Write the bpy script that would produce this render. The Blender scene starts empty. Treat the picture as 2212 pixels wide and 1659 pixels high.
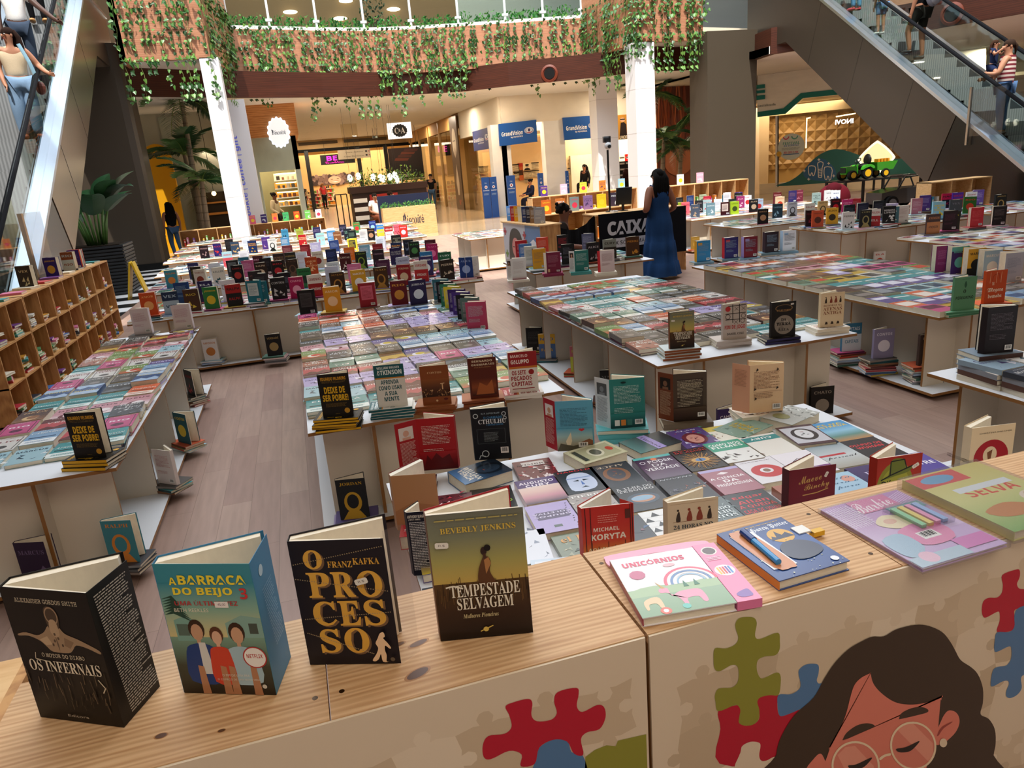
import bpy, bmesh, math, random
import numpy as np
from mathutils import Vector, Matrix
R = math.radians
S = bpy.context.scene
COL = S.collection
rnd = random.Random(7)

# ------------------------------------------------------------------ camera
HC = 1.84                                   # camera height
FX = 1566.0                                 # focal length in pixels of the 2212x1659 frame
CX, CY = 1106.0, 829.5
CAMR = np.array([[0.95473832, -0.15670995, 0.25281759],
                 [-0.28651048, -0.2561498, 0.92320043],
                 [-0.07991551, -0.95384971, -0.28945507]])
cam = bpy.data.cameras.new('camera'); cam.sensor_width = 36; cam.lens = 36 * FX / 2212
cam.clip_start = .05; cam.clip_end = 300
camo = bpy.data.objects.new('camera', cam); COL.objects.link(camo)
camo.matrix_world = Matrix([[CAMR[i][0], -CAMR[i][1], -CAMR[i][2], (0, 0, HC)[i]] for i in range(3)] + [[0, 0, 0, 1]])
S.camera = camo

# ------------------------------------------------------------------ sky, sun, exposure
S.view_settings.view_transform = 'Standard'; S.view_settings.look = 'None'
S.view_settings.exposure = 0.0; S.view_settings.gamma = 1
S.cycles.use_denoising = True
S.cycles.max_bounces = 6; S.cycles.diffuse_bounces = 3; S.cycles.glossy_bounces = 3
S.cycles.transmission_bounces = 4; S.cycles.transparent_max_bounces = 8
S.cycles.sample_clamp_indirect = 4; S.cycles.caustics_reflective = False; S.cycles.caustics_refractive = False
wd = bpy.data.worlds.new('sky'); S.world = wd; wd.use_nodes = True
bgn = wd.node_tree.nodes['Background']; bgn.inputs[0].default_value = (.90, .95, 1, 1); bgn.inputs[1].default_value = 3.5
sun = bpy.data.lights.new('sun', 'SUN'); sun.energy = 6.0; sun.angle = R(.6); sun.color = (1, .96, .88)
suno = bpy.data.objects.new('sun', sun); COL.objects.link(suno)
suno.rotation_euler = Vector((.16, .50, -1)).to_track_quat('-Z', 'Y').to_euler()

def area(name, loc, sx, sy, power, col, rot=(0, 0, 0)):
    l = bpy.data.lights.new(name, 'AREA'); l.shape = 'RECTANGLE'; l.size = sx; l.size_y = sy
    l.energy = power; l.color = col
    o = bpy.data.objects.new(name, l); COL.objects.link(o); o.location = loc; o.rotation_euler = rot
    return o
WARM = (1, .83, .62)
area('optician_lamp', (10.9, 29.5, 3.88), 5.5, 3.6, 1000, WARM)
area('cosmetics_lamp', (5.5, 53, 3.6), 9, 7, 900, WARM)
area('dentist_lamp', (21, 27, 3.2), 6, 4, 520, WARM)
area('bakery_lamp', (-1.2, 27.2, 3.0), 2.5, 3, 160, WARM)
area('counter_fill', (.6, -1.2, 4.8), 4, 3, 105, (1, .88, .74))  # fill light added behind the camera to brighten the counter front
area('upper_hall_lamp', (4, 31, 10.5), 14, 8, 700, WARM)

# ------------------------------------------------------------------ pixel -> place helpers (a depth is always given)
def ray(px, py):
    return CAMR @ np.array([px - CX, py - CY, FX])
def PZ(px, py, z):
    r = ray(px, py); t = (z - HC) / r[2]; return Vector((r[0] * t, r[1] * t, z))
def PY(px, py, y):
    r = ray(px, py); t = y / r[1]; return Vector((r[0] * t, y, HC + r[2] * t))
def PX(px, py, x):
    r = ray(px, py); t = x / r[0]; return Vector((x, r[1] * t, HC + r[2] * t))

# ------------------------------------------------------------------ colours and materials
def lin(c):
    return c / 12.92 if c <= .04045 else ((c + .055) / 1.055) ** 2.4
_hex = {}
def hx(h, k=1.0):
    if not isinstance(h, str): return h
    if (h, k) not in _hex:
        s = h.lstrip('#')
        if len(s) == 3: s = ''.join(c * 2 for c in s)
        _hex[h, k] = tuple(min(1, lin(int(s[i:i + 2], 16) / 255) * k) for i in (0, 2, 4)) + (1,)
    return _hex[h, k]
def newmat(name):
    m = bpy.data.materials.new(name); m.use_nodes = True
    return m, m.node_tree, m.node_tree.nodes['Principled BSDF']
def attr_mat(name, rough, spec=.5, metal=0, coat=0, emit=0, noise=0):
    m, t, b = newmat(name)
    a = t.nodes.new('ShaderNodeAttribute'); a.attribute_name = 'Col'
    src = a.outputs['Color']
    if noise:
        n = t.nodes.new('ShaderNodeTexNoise'); n.inputs['Scale'].default_value = noise
        n.inputs['Detail'].default_value = 4
        r = t.nodes.new('ShaderNodeMapRange'); r.inputs[3].default_value = .86; r.inputs[4].default_value = 1.1
        t.links.new(n.outputs[0], r.inputs[0])
        x = t.nodes.new('ShaderNodeMix'); x.data_type = 'RGBA'; x.blend_type = 'MULTIPLY'; x.inputs[0].default_value = 1
        t.links.new(src, x.inputs[6]); t.links.new(r.outputs[0], x.inputs[7]); src = x.outputs[2]
    t.links.new(src, b.inputs['Base Color'])
    b.inputs['Roughness'].default_value = rough; b.inputs['Specular IOR Level'].default_value = spec
    b.inputs['Metallic'].default_value = metal; b.inputs['Coat Weight'].default_value = coat
    b.inputs['Coat Roughness'].default_value = .12
    if emit:
        t.links.new(a.outputs['Color'], b.inputs['Emission Color']); b.inputs['Emission Strength'].default_value = emit
    return m
M = {}
M['print'] = attr_mat('printed_cover', .42, .28)
M['gloss'] = attr_mat('gloss_cover', .22, .6)
M['matte'] = attr_mat('matte_paint', .75, .25, noise=9)
M['satin'] = attr_mat('satin_paint', .4, .45)
M['cloth'] = attr_mat('cloth', .9, .15, noise=40)
M['skin'] = attr_mat('skin', .55, .35)
M['leaf'] = attr_mat('leaf', .42, .5, noise=14)
M['metal'] = attr_mat('metal', .28, .5, metal=1, noise=2)
M['glow'] = attr_mat('glow', .5, .2, emit=1)
M['lamp'] = attr_mat('lamp_face', .5, .2, emit=7)

def wood(name, c1, c2, scale, stretch, rough=.5, knots=0, bump=0):
    m, t, b = newmat(name); N = t.nodes.new; L = t.links.new
    tc = N('ShaderNodeTexCoord'); mp = N('ShaderNodeMapping'); mp.inputs['Scale'].default_value = stretch
    L(tc.outputs['Object'], mp.inputs[0])
    n = N('ShaderNodeTexNoise'); n.inputs['Scale'].default_value = scale; n.inputs['Detail'].default_value = 6; n.inputs['Distortion'].default_value = .6
    L(mp.outputs[0], n.inputs[0])
    w = N('ShaderNodeTexWave'); w.wave_type = 'RINGS'; w.inputs['Scale'].default_value = scale * .55; w.inputs['Distortion'].default_value = 5; w.inputs['Detail'].default_value = 3; w.inputs['Detail Scale'].default_value = 1.2
    L(mp.outputs[0], w.inputs[0])
    a = N('ShaderNodeMath'); a.operation = 'MULTIPLY_ADD'; L(w.outputs['Fac'], a.inputs[0]); a.inputs[1].default_value = .42; L(n.outputs[0], a.inputs[2])
    cr = N('ShaderNodeValToRGB'); cr.color_ramp.elements[0].position = .3; cr.color_ramp.elements[1].position = .95
    cr.color_ramp.elements[0].color = hx(c1); cr.color_ramp.elements[1].color = hx(c2); L(a.outputs[0], cr.inputs[0])
    out = cr.outputs[0]
    if knots:
        v = N('ShaderNodeTexVoronoi'); v.inputs['Scale'].default_value = knots; mk = N('ShaderNodeMapping'); mk.inputs['Scale'].default_value = tuple(max(.55, min(1, q * 2)) for q in stretch)
        L(tc.outputs['Object'], mk.inputs[0]); L(mk.outputs[0], v.inputs[0])
        r = N('ShaderNodeMapRange'); r.inputs[1].default_value = .02; r.inputs[2].default_value = .11; L(v.outputs['Distance'], r.inputs[0])
        x = N('ShaderNodeMix'); x.data_type = 'RGBA'; L(r.outputs[0], x.inputs[0]); x.inputs[6].default_value = hx('#5a3320'); L(out, x.inputs[7]); out = x.outputs[2]
    L(out, b.inputs['Base Color']); b.inputs['Roughness'].default_value = rough; b.inputs['Specular IOR Level'].default_value = .35
    if bump:
        bp = N('ShaderNodeBump'); bp.inputs['Strength'].default_value = bump; bp.inputs['Distance'].default_value = .002
        L(a.outputs[0], bp.inputs['Height']); L(bp.outputs[0], b.inputs['Normal'])
    return m
M['pine'] = wood('pine_board', '#c9955c', '#e8c08a', 5, (1, 6, 6), .5, 2.2, .3)
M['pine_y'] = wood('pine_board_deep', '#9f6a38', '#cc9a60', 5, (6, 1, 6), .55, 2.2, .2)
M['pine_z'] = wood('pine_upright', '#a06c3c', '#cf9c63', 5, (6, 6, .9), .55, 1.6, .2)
M['counter_top'] = wood('counter_plywood', '#b98a5e', '#ddb68a', 7, (.8, 11, 11), .48, 0, .3)
M['fascia'] = wood('cherry_cladding', '#a3694d', '#c08b6b', 2.2, (.5, .5, 7), .45)
M['darkwood'] = wood('dark_cladding', '#38190e', '#4f2717', 2.2, (.5, .5, 6), .45)
M['osb'] = wood('bakery_boarding', '#b5713b', '#d8975a', 3, (1, 1, 5), .6, 2.6)

def glass(name, col, rough=.02, alpha=.12):
    m, t, b = newmat(name); N = t.nodes.new
    nt = t.nodes; out = nt['Material Output']
    tr = N('ShaderNodeBsdfTransparent'); tr.inputs[0].default_value = hx(col)
    gl = N('ShaderNodeBsdfGlossy'); gl.inputs['Roughness'].default_value = rough
    fr = N('ShaderNodeFresnel'); fr.inputs[0].default_value = 1.45
    ad = N('ShaderNodeMath'); ad.operation = 'ADD'; ad.inputs[1].default_value = alpha * .3; ge = N('ShaderNodeNewGeometry'); iv = N('ShaderNodeMath'); iv.operation = 'SUBTRACT'; iv.inputs[0].default_value = 1; t.links.new(ge.outputs['Backfacing'], iv.inputs[1])
    mu = N('ShaderNodeMath'); mu.operation = 'MULTIPLY'; t.links.new(fr.outputs[0], mu.inputs[0]); t.links.new(iv.outputs[0], mu.inputs[1]); t.links.new(mu.outputs[0], ad.inputs[0])
    mx = N('ShaderNodeMixShader'); t.links.new(ad.outputs[0], mx.inputs[0]); t.links.new(tr.outputs[0], mx.inputs[1]); t.links.new(gl.outputs[0], mx.inputs[2])
    t.links.new(mx.outputs[0], out.inputs[0]); return m
M['glass'] = glass('clear_glass', '#e6efec')
M['shopglass'] = glass('shop_glass', '#f2efe6', alpha=.05)
M['plastic'] = glass('plastic_wrap', '#f4f4f6', .18, .3)

# ------------------------------------------------------------------ mesh building
class MB:
    """collects coloured faces; build() links them as ONE mesh object"""
    def __init__(s): s.v, s.f, s.m, s.c, s.slots = [], [], [], [], []
    def slot(s, mat):
        if mat not in s.slots: s.slots.append(mat)
        return s.slots.index(mat)
    def face(s, pts, col='#fff', mat='matte', cols=None):
        n = len(s.v); s.v.extend(tuple(p) for p in pts); s.f.append(tuple(range(n, n + len(pts)))); s.m.append(s.slot(mat))
        s.c.append([hx(c) for c in cols] if cols else hx(col))
    def mesh(s, vs, fs, col='#fff', mat='matte', X=None):
        n = len(s.v); s.v.extend(tuple(X @ Vector(p)) if X is not None else tuple(p) for p in vs); k = s.slot(mat); c = hx(col)
        for f in fs: s.f.append(tuple(i + n for i in f)); s.m.append(k); s.c.append(c)
    def box(s, x0, y0, z0, x1, y1, z1, col='#fff', mat='matte', X=None):
        v = [(x, y, z) for z in (z0, z1) for y in (y0, y1) for x in (x0, x1)]
        s.mesh(v, [(0, 2, 3, 1), (4, 5, 7, 6), (0, 1, 5, 4), (2, 6, 7, 3), (0, 4, 6, 2), (1, 3, 7, 5)], col, mat, X)
    def prism(s, poly, z0, z1, col='#fff', mat='matte', X=None, side=None, caps=True):
        n = len(poly); v = [(p[0], p[1], z0) for p in poly] + [(p[0], p[1], z1) for p in poly]
        if caps: s.mesh(v, [tuple(range(n))[::-1], tuple(range(n, 2 * n))], col, mat, X)
        s.mesh(v, [(i, (i + 1) % n, n + (i + 1) % n, n + i) for i in range(n)], side or col, mat, X)
    def tube(s, path, r, col='#fff', mat='matte', n=8, caps=True, X=None):
        P = [Vector(p) for p in path]; rs = r if isinstance(r, (list, tuple)) else [r] * len(P); v = []; up = None
        for i, p in enumerate(P):
            t = (P[min(i + 1, len(P) - 1)] - P[max(i - 1, 0)]).normalized()
            if up is None: up = t.orthogonal().normalized()
            up = (up - t * up.dot(t)); up = up.normalized() if up.length > 1e-6 else t.orthogonal().normalized()
            q = t.cross(up); rr = rs[i]; ra, rb = rr if isinstance(rr, (list, tuple)) else (rr, rr)
            v += [p + up * (ra * math.cos(a)) + q * (rb * math.sin(a)) for a in (2 * math.pi * k / n for k in range(n))]
        fs = [(i * n + k, i * n + (k + 1) % n, (i + 1) * n + (k + 1) % n, (i + 1) * n + k) for i in range(len(P) - 1) for k in range(n)]
        if caps: fs += [tuple(range(n))[::-1], tuple(range((len(P) - 1) * n, len(P) * n))]
        s.mesh(v, fs, col, mat, X)
    def lathe(s, prof, col='#fff', mat='matte', n=20, X=None, sx=1, sy=1):
        v = [(r * sx * math.cos(a), r * sy * math.sin(a), z) for r, z in prof for a in (2 * math.pi * k / n for k in range(n))]
        m = len(prof); fs = [(i * n + k, i * n + (k + 1) % n, (i + 1) * n + (k + 1) % n, (i + 1) * n + k) for i in range(m - 1) for k in range(n)]
        s.mesh(v, fs + [tuple(range(n))[::-1], tuple(range((m - 1) * n, m * n))], col, mat, X)
    def ball(s, c, r, col='#fff', mat='matte', n=12, X=None):
        rx, ry, rz = r if isinstance(r, (list, tuple)) else (r, r, r); m = max(5, n // 2 + 1)
        prof = [(math.sin(math.pi * i / m), -math.cos(math.pi * i / m)) for i in range(m + 1)]
        T = Matrix.Translation(c) @ Matrix.Diagonal((rx, ry, rz, 1))
        prof[0] = (1e-4, -1); prof[-1] = (1e-4, 1)
        s.lathe(prof, col, mat, n, (X @ T) if X is not None else T)
    def data(s, name, smooth=False):
        me = bpy.data.meshes.new(name); me.from_pydata(s.v, [], s.f); me.update()
        for k in s.slots: me.materials.append(M[k])
        me.polygons.foreach_set('material_index', np.array(s.m, np.int32))
        ca = me.color_attributes.new('Col', 'FLOAT_COLOR', 'CORNER')
        buf = np.empty((len(me.loops), 4), np.float32); i = 0
        for f, c in zip(s.f, s.c):
            k = len(f)
            buf[i:i + k] = c if isinstance(c, list) else (c,) * k
            i += k
        ca.data.foreach_set('color', buf.ravel())
        if smooth: me.polygons.foreach_set('use_smooth', np.ones(len(me.polygons), bool))
        return me
    def build(s, name, parent=None, smooth=False, loc=None, rz=0):
        return link(name, s.data(name, smooth), parent, loc, rz)
def link(name, me, parent=None, loc=None, rz=0):
    o = bpy.data.objects.new(name, me); COL.objects.link(o); o.parent = parent
    if loc is not None: o.location = loc
    if rz: o.rotation_euler = (0, 0, rz)
    return o
GRP = {'lying_book': 'books lying in rows on the tables', 'stacked_book': 'books in piles', 'standing_book': 'books standing upright on tables', 'shelf_book': 'books on the pine shelves', 'low_shelf_book': 'books on the low shelves of the tables', 'display_table': 'white display tables', 'spectacle_display': 'spectacle racks of the optician', 'display_totem': 'blue display panels', 'pine_shelf': 'pine cube shelves', 'palm_tree': 'palms', 'person': 'people', 'display_shelf': 'lit shop shelves', 'wall_shelf': 'bakery shelves', 'shop_sign': 'shop signs', 'wall_light': 'oval wall lamps', 'escalator': 'escalators', 'shop_poster': 'shop posters'}
def tag(o, label=None, cat=None, group=None, kind=None):
    if cat and not group: group = GRP.get(o.name.split('.')[0])
    for k, v in (('label', label), ('category', cat), ('group', group), ('kind', kind)):
        if v: o[k] = v
    return o
def thing(name, label, cat, loc=(0, 0, 0), rz=0, group=None):
    return tag(link(name, None, None, loc, rz), label, cat, group)
def struct(name, mb, smooth=False):
    return tag(mb.build(name, smooth=smooth), kind='structure')
def dup(o, loc=None, rz=None, label=None, group=None):
    r = o.copy(); COL.objects.link(r)
    if loc is not None: r.location = loc
    if rz is not None: r.rotation_euler = (0, 0, rz)
    if label: r['label'] = label
    if group: r['group'] = group
    for ch in o.children:
        c = ch.copy(); COL.objects.link(c); c.parent = r
        for g in ch.children:
            d = g.copy(); COL.objects.link(d); d.parent = c
    return r
ORD = 'first second third fourth fifth sixth seventh eighth ninth tenth eleventh twelfth thirteenth fourteenth fifteenth sixteenth seventeenth eighteenth nineteenth twentieth'.split()
O9 = ORD[:9]; ORD += ['twenty-' + o for o in O9] + ['thirtieth'] + ['thirty-' + o for o in O9] + ['fortieth'] + ['forty-' + o for o in O9] + ['fiftieth'] + ['fifty-' + o for o in O9]

# ------------------------------------------------------------------ lettering
_alpha = {'b': (0x1D5D4, 0x1D5EE, 0x1D7EC), 's': (0x1D400, 0x1D41A, 0x1D7CE), 'm': (0x1D670, 0x1D68A, 0x1D7F6), 'c': (0x1D4D0, 0x1D4EA, None),
          'f': (0x1D56C, 0x1D586, None), 'i': (0x1D468, 0x1D482, None), 'o': (0x1D608, 0x1D622, None)}
_tx = {}
def glyphs(t, st='n', bold=0):
    key = (t, st, bold)
    if key in _tx: return _tx[key]
    u = t
    if st in _alpha:
        A, a, d = _alpha[st]; u = ''
        for ch in t:
            if 'A' <= ch <= 'Z': u += chr(A + ord(ch) - 65)
            elif 'a' <= ch <= 'z': u += chr(a + ord(ch) - 97)
            elif ch.isdigit() and d: u += chr(d + ord(ch) - 48)
            else: u += ch
    cu = bpy.data.curves.new('t', 'FONT'); cu.body = u; cu.resolution_u = 2; cu.offset = bold; cu.fill_mode = 'FRONT'
    ob = bpy.data.objects.new('t', cu); me = ob.to_mesh()
    v = [(p.co.x, p.co.y) for p in me.vertices]; f = [tuple(p.vertices) for p in me.polygons]
    ob.to_mesh_clear(); bpy.data.objects.remove(ob); bpy.data.curves.remove(cu)
    if v:
        x0 = min(p[0] for p in v); x1 = max(p[0] for p in v); y0 = min(p[1] for p in v); y1 = max(p[1] for p in v)
        v = [((x - x0) / max(x1 - x0, 1e-6), (y - y0) / max(y1 - y0, 1e-6)) for x, y in v]; asp = (x1 - x0) / max(y1 - y0, 1e-6)
    else: asp = 1
    _tx[key] = (v, f, asp); return _tx[key]

class Art:
    """flat printed layers in a w x h rectangle (u, v from 0 to 1)"""
    def __init__(s, w, h, bg='#fff'):
        s.w, s.h, s.L = w, h, []; s.bg = bg
    def _add(s, pts, fs, col, cols=None): s.L.append((pts, fs, col, cols)); return s
    def poly(s, pts, col): return s._add([(u * s.w, v * s.h) for u, v in pts], [tuple(range(len(pts)))], col)
    def rect(s, a, b, c, d, col): return s.poly([(a, b), (c, b), (c, d), (a, d)], col)
    def grad(s, a, b, c, d, cols):
        n = len(cols) - 1
        for i in range(n):
            y0, y1 = b + (d - b) * i / n, b + (d - b) * (i + 1) / n
            s._add([(a * s.w, y0 * s.h), (c * s.w, y0 * s.h), (c * s.w, y1 * s.h), (a * s.w, y1 * s.h)], [(0, 1, 2, 3)], None, [cols[i], cols[i], cols[i + 1], cols[i + 1]])
        return s
    def ell(s, u, v, ru, rv=None, col='#000', n=20, rot=0):
        rx = ru * s.w; ry = rx if rv is None else rv * s.h; c, q = math.cos(rot), math.sin(rot)
        return s._add([(u * s.w + rx * math.cos(a) * c - ry * math.sin(a) * q, v * s.h + rx * math.cos(a) * q + ry * math.sin(a) * c) for a in (2 * math.pi * k / n for k in range(n))], [tuple(range(n))], col)
    def ring(s, u, v, ru, th, col, n=24, rv=None, a0=0, a1=2 * math.pi):
        rx = ru * s.w; ry = rx if rv is None else rv * s.h; p = []
        for k in range(n + 1):
            a = a0 + (a1 - a0) * k / n
            for q in (1, 1 - th): p.append((u * s.w + rx * q * math.cos(a), v * s.h + ry * q * math.sin(a)))
        return s._add(p, [(2 * k, 2 * k + 2, 2 * k + 3, 2 * k + 1) for k in range(n)], col)
    def line(s, pts, th, col):
        P = [Vector((u * s.w, v * s.h)) for u, v in pts]; th *= s.w * .5
        for a, b in zip(P, P[1:]):
            d = (b - a); n = Vector((-d.y, d.x)).normalized() * th if d.length else Vector((th, 0))
            s._add([tuple(a - n), tuple(b - n), tuple(b + n), tuple(a + n)], [(0, 1, 2, 3)], col)
        return s
    def text(s, t, u, v, wu, hv, col, st='b', bold=0, rot=0):
        """centred on (u, v), fitted into wu x hv"""
        vs, fs, asp = glyphs(t, st, bold); W, H = wu * s.w, hv * s.h; c, q = math.cos(rot), math.sin(rot)
        pts = []
        for x, y in vs:
            X, Y = (x - .5) * W, (y - .5) * H; pts.append((u * s.w + X * c - Y * q, v * s.h + X * q + Y * c))
        return s._add(pts, fs, col)
    def para(s, a, b, c, d, n, col, fill=.45, seed=1):
        r = random.Random(seed); st = (d - b) / n
        for i in range(n):
            y = d - (i + .5) * st; x = a; end = c - (r.random() * .12 + (.3 if r.random() < .15 else 0)) * (c - a)
            while x < end - .01:
                w = min(end - x, (c - a) * r.uniform(.05, .16)); s.rect(x, y - st * fill / 2, x + w, y + st * fill / 2, col); x += w + (c - a) * .02
        return s
    def barcode(s, a, b, c, d):
        s.rect(a, b, c, d, '#f2f0ec'); n = 11
        for i in range(n):
            x = a + (c - a) * (.1 + .8 * i / n); s.rect(x, b + (d - b) * .25, x + (c - a) * (.02 + .045 * ((i * 7) % 3) / 2), b + (d - b) * .9, '#222')
        return s
    def sticker(s, u, v, rot=.3, wu=.13):
        hv = wu * .5 * s.w / s.h; c, q = math.cos(rot), math.sin(rot)
        P = [(-.5, -.3), (-.4, -.5), (.4, -.5), (.5, -.3), (.5, .3), (.4, .5), (-.4, .5), (-.5, .3)]
        s._add([(u * s.w + (x * c * wu * s.w - y * q * hv * s.h), v * s.h + x * q * wu * s.w + y * c * hv * s.h) for x, y in P], [tuple(range(8))], '#e8e2d6')
        return s.text('R$', u, v, wu * .5, hv * .4, '#8a8078', 'n', rot=rot)
    def emit(s, mb, X, mat='print', z0=0., dz=.00012, bg=True):
        """X maps (x, y, up-from-surface) to the mesh"""
        if bg: mb.mesh([(0, 0, z0), (s.w, 0, z0), (s.w, s.h, z0), (0, s.h, z0)], [(0, 1, 2, 3)], s.bg, mat, X)
        last = {}
        for i, (pts, fs, col, cols) in enumerate(s.L):
            z = z0 + dz * (1 + i * .25)
            if cols:
                mb.face([X @ Vector((p[0], p[1], z)) for p in pts], mat=mat, cols=cols)
            else: mb.mesh([(p[0], p[1], z) for p in pts], fs, col, mat, X)
def frame(o, ex, ey, ez):
    ex, ey, ez, o = Vector(ex), Vector(ey), Vector(ez), Vector(o)
    return Matrix(((ex.x, ey.x, ez.x, o.x), (ex.y, ey.y, ez.y, o.y), (ex.z, ey.z, ez.z, o.z), (0, 0, 0, 1)))
def spline(pts, n=5, closed=True):
    out = []; N = len(pts)
    for i in range(N if closed else N - 1):
        g = lambda j: Vector(pts[j % N]) if closed else Vector(pts[max(0, min(N - 1, j))])
        a, b, c, d = g(i - 1), g(i), g(i + 1), g(i + 2)
        for k in range(n):
            t = k / n; out.append(tuple(.5 * ((2 * b) + (c - a) * t + (2 * a - 5 * b + 4 * c - d) * t * t + (3 * b - a - 3 * c + d) * t ** 3)))
    if not closed: out.append(tuple(pts[-1]))
    return out

# ================================================================== the building
def planks():
    m, t, b = newmat('vinyl_planks'); N = t.nodes.new; L = t.links.new
    tc = N('ShaderNodeTexCoord'); mp = N('ShaderNodeMapping'); mp.inputs['Rotation'].default_value = (0, 0, R(90)); L(tc.outputs['Object'], mp.inputs[0])
    br = N('ShaderNodeTexBrick'); br.inputs['Scale'].default_value = 1; br.inputs['Brick Width'].default_value = 1.25; br.inputs['Row Height'].default_value = .17
    br.inputs['Mortar Size'].default_value = .0012; br.inputs['Color1'].default_value = hx('#a4897b'); br.inputs['Color2'].default_value = hx('#92756a'); br.inputs['Mortar'].default_value = hx('#6f574c')
    L(mp.outputs[0], br.inputs[0])
    m2 = N('ShaderNodeMapping'); m2.inputs['Scale'].default_value = (14, 1.2, 1); L(tc.outputs['Object'], m2.inputs[0])
    n = N('ShaderNodeTexNoise'); n.inputs['Scale'].default_value = 2.2; n.inputs['Detail'].default_value = 6; L(m2.outputs[0], n.inputs[0])
    r = N('ShaderNodeMapRange'); r.inputs[1].default_value = .3; r.inputs[2].default_value = .7; r.inputs[3].default_value = .88; r.inputs[4].default_value = 1.1; L(n.outputs[0], r.inputs[0])
    x = N('ShaderNodeMix'); x.data_type = 'RGBA'; x.blend_type = 'MULTIPLY'; x.inputs[0].default_value = 1; L(br.outputs[0], x.inputs[6]); L(r.outputs[0], x.inputs[7])
    L(x.outputs[2], b.inputs['Base Color']); b.inputs['Roughness'].default_value = .38; b.inputs['Specular IOR Level'].default_value = .45
    n2 = N('ShaderNodeTexNoise'); n2.inputs['Scale'].default_value = 1.1; L(tc.outputs['Object'], n2.inputs[0])
    r2 = N('ShaderNodeMapRange'); r2.inputs[3].default_value = .3; r2.inputs[4].default_value = .5; L(n2.outputs[0], r2.inputs[0]); L(r2.outputs[0], b.inputs['Roughness'])
    return m
M['planks'] = planks()
def tiles():
    m, t, b = newmat('stone_tiles'); N = t.nodes.new; L = t.links.new
    tc = N('ShaderNodeTexCoord'); br = N('ShaderNodeTexBrick'); br.offset = 0; br.inputs['Scale'].default_value = 1; br.inputs['Brick Width'].default_value = .9; br.inputs['Row Height'].default_value = .9
    br.inputs['Mortar Size'].default_value = .006; br.inputs['Color1'].default_value = hx('#b9a284'); br.inputs['Color2'].default_value = hx('#ad9678'); br.inputs['Mortar'].default_value = hx('#857158')
    L(tc.outputs['Object'], br.inputs[0]); L(br.outputs[0], b.inputs['Base Color']); b.inputs['Roughness'].default_value = .16; return m
M['tiles'] = tiles()

f = MB(); f.box(-2.9, -6, -.2, 26, 21.5, 0, '#888', 'planks'); f.box(-14, -6, -.2, -2.9, 12.4, 0, '#888', 'planks'); struct('floor', f)
f = MB(); f.box(-14, 22, -.2, 34, 66, .0, '#888', 'tiles'); f.box(-2.9, 21.5, -.2, 34, 22, 0, '#888', 'tiles'); f.box(26, -6, -.2, 34, 21.5, 0, '#888', 'tiles'); struct('floor_tiled', f)
f = MB(); k = 0; y = 12.4
while y < 22:
    f.box(-14, y, -.2, -2.9, min(22, y + .48), 0, '#e9e9ea' if k % 2 == 0 else '#101012', 'satin'); y += .48; k += 1
struct('floor_striped', f)

# roof over the hall with its skylight opening, the floor above, the outer walls
WHT = '#b9b4aa'
f = MB()
f.box(-14, -9, 13, 34, 5.2, 13.4, WHT); f.box(-14, 24.5, 13, 34, 66, 13.4, WHT); f.box(-14, 5.2, 13, -7, 24.5, 13.4, WHT); f.box(15.5, 5.2, 13, 34, 24.5, 13.4, WHT)
struct('ceiling_atrium', f)
f = MB(); f.box(-14, -9, 4.9, 34, .6, 5.6, '#9a8c78'); struct('ceiling_gallery', f)
f = MB(); f.box(-14.3, -9, 0, -14, 66, 13.4, '#8f8474'); struct('wall_left', f)
f = MB(); f.box(34, -9, 0, 34.3, 66, 13.4, '#8f8474'); struct('wall_right', f)
f = MB(); f.box(-14, -9.3, 0, 34, -9, 13.4, '#8a7a64'); struct('wall_rear', f)
f = MB(); f.box(-14, 66, 0, 34, 66.3, 13.4, '#cdbb9e'); struct('wall_back', f)
f = MB(); f.box(-14, 33, 6, 8, 33.3, 13, '#8a735c'); f.box(8, 33, 6, 34, 33.3, 13, '#b9c3c6'); struct('wall_upper', f)

# curved balcony front (cherry cladding), dark band below, white ceiling of the concourse
FB = [PZ(x, y, 4.8) for x, y in ((512, 166), (600, 165), (700, 164), (800, 162), (900, 157), (1000, 150), (1100, 143), (1180, 137), (1262, 131))]
LP = [Vector((-3.25, 20, 4.82)), Vector((-1.28, 20, 4.82))]
RP = [Vector((10.05, 20.3, 4.82)), Vector((12.12, 20.3, 4.82))]
RF = [PZ(1668, 71, 4.8), PZ(1800, 50, 4.8), PZ(1990, 15, 4.8), PZ(2160, -17, 4.8), PZ(2330, -50, 4.8)]
ZT = 6.04
def wallstrip(mb, pts, z0, z1, mat, col='#fff', th=.14):
    P = [Vector((p.x, p.y, 0)) for p in pts]
    for a, b in zip(P, P[1:]):
        d = (b - a).normalized(); n = Vector((-d.y, d.x, 0)) * th
        mb.prism([(a.x, a.y), (b.x, b.y), (b.x + n.x, b.y + n.y), (a.x + n.x, a.y + n.y)], z0, z1, col, mat)
f = MB(); wallstrip(f, FB, 4.8, ZT, 'fascia'); wallstrip(f, RF, 4.8, 7.5, 'fascia')
wallstrip(f, LP, 4.82, 7.6, 'fascia'); wallstrip(f, [LP[1], FB[0]], 4.82, 7.6, 'fascia')
wallstrip(f, RP, 4.82, 7.6, 'fascia'); wallstrip(f, [FB[-1], RP[0]], 4.82, 7.6, 'fascia'); wallstrip(f, [RP[1], Vector((12.5, 23, 0))], 4.82, 7.6, 'fascia'); wallstrip(f, [Vector((-3.25, 23, 0)), LP[0]], 4.82, 7.6, 'fascia')
struct('trim_balcony', f)
f = MB(); wallstrip(f, FB, ZT, ZT + .09, 'satin', '#f2f0ee', .2); struct('trim_coping', f)
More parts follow.
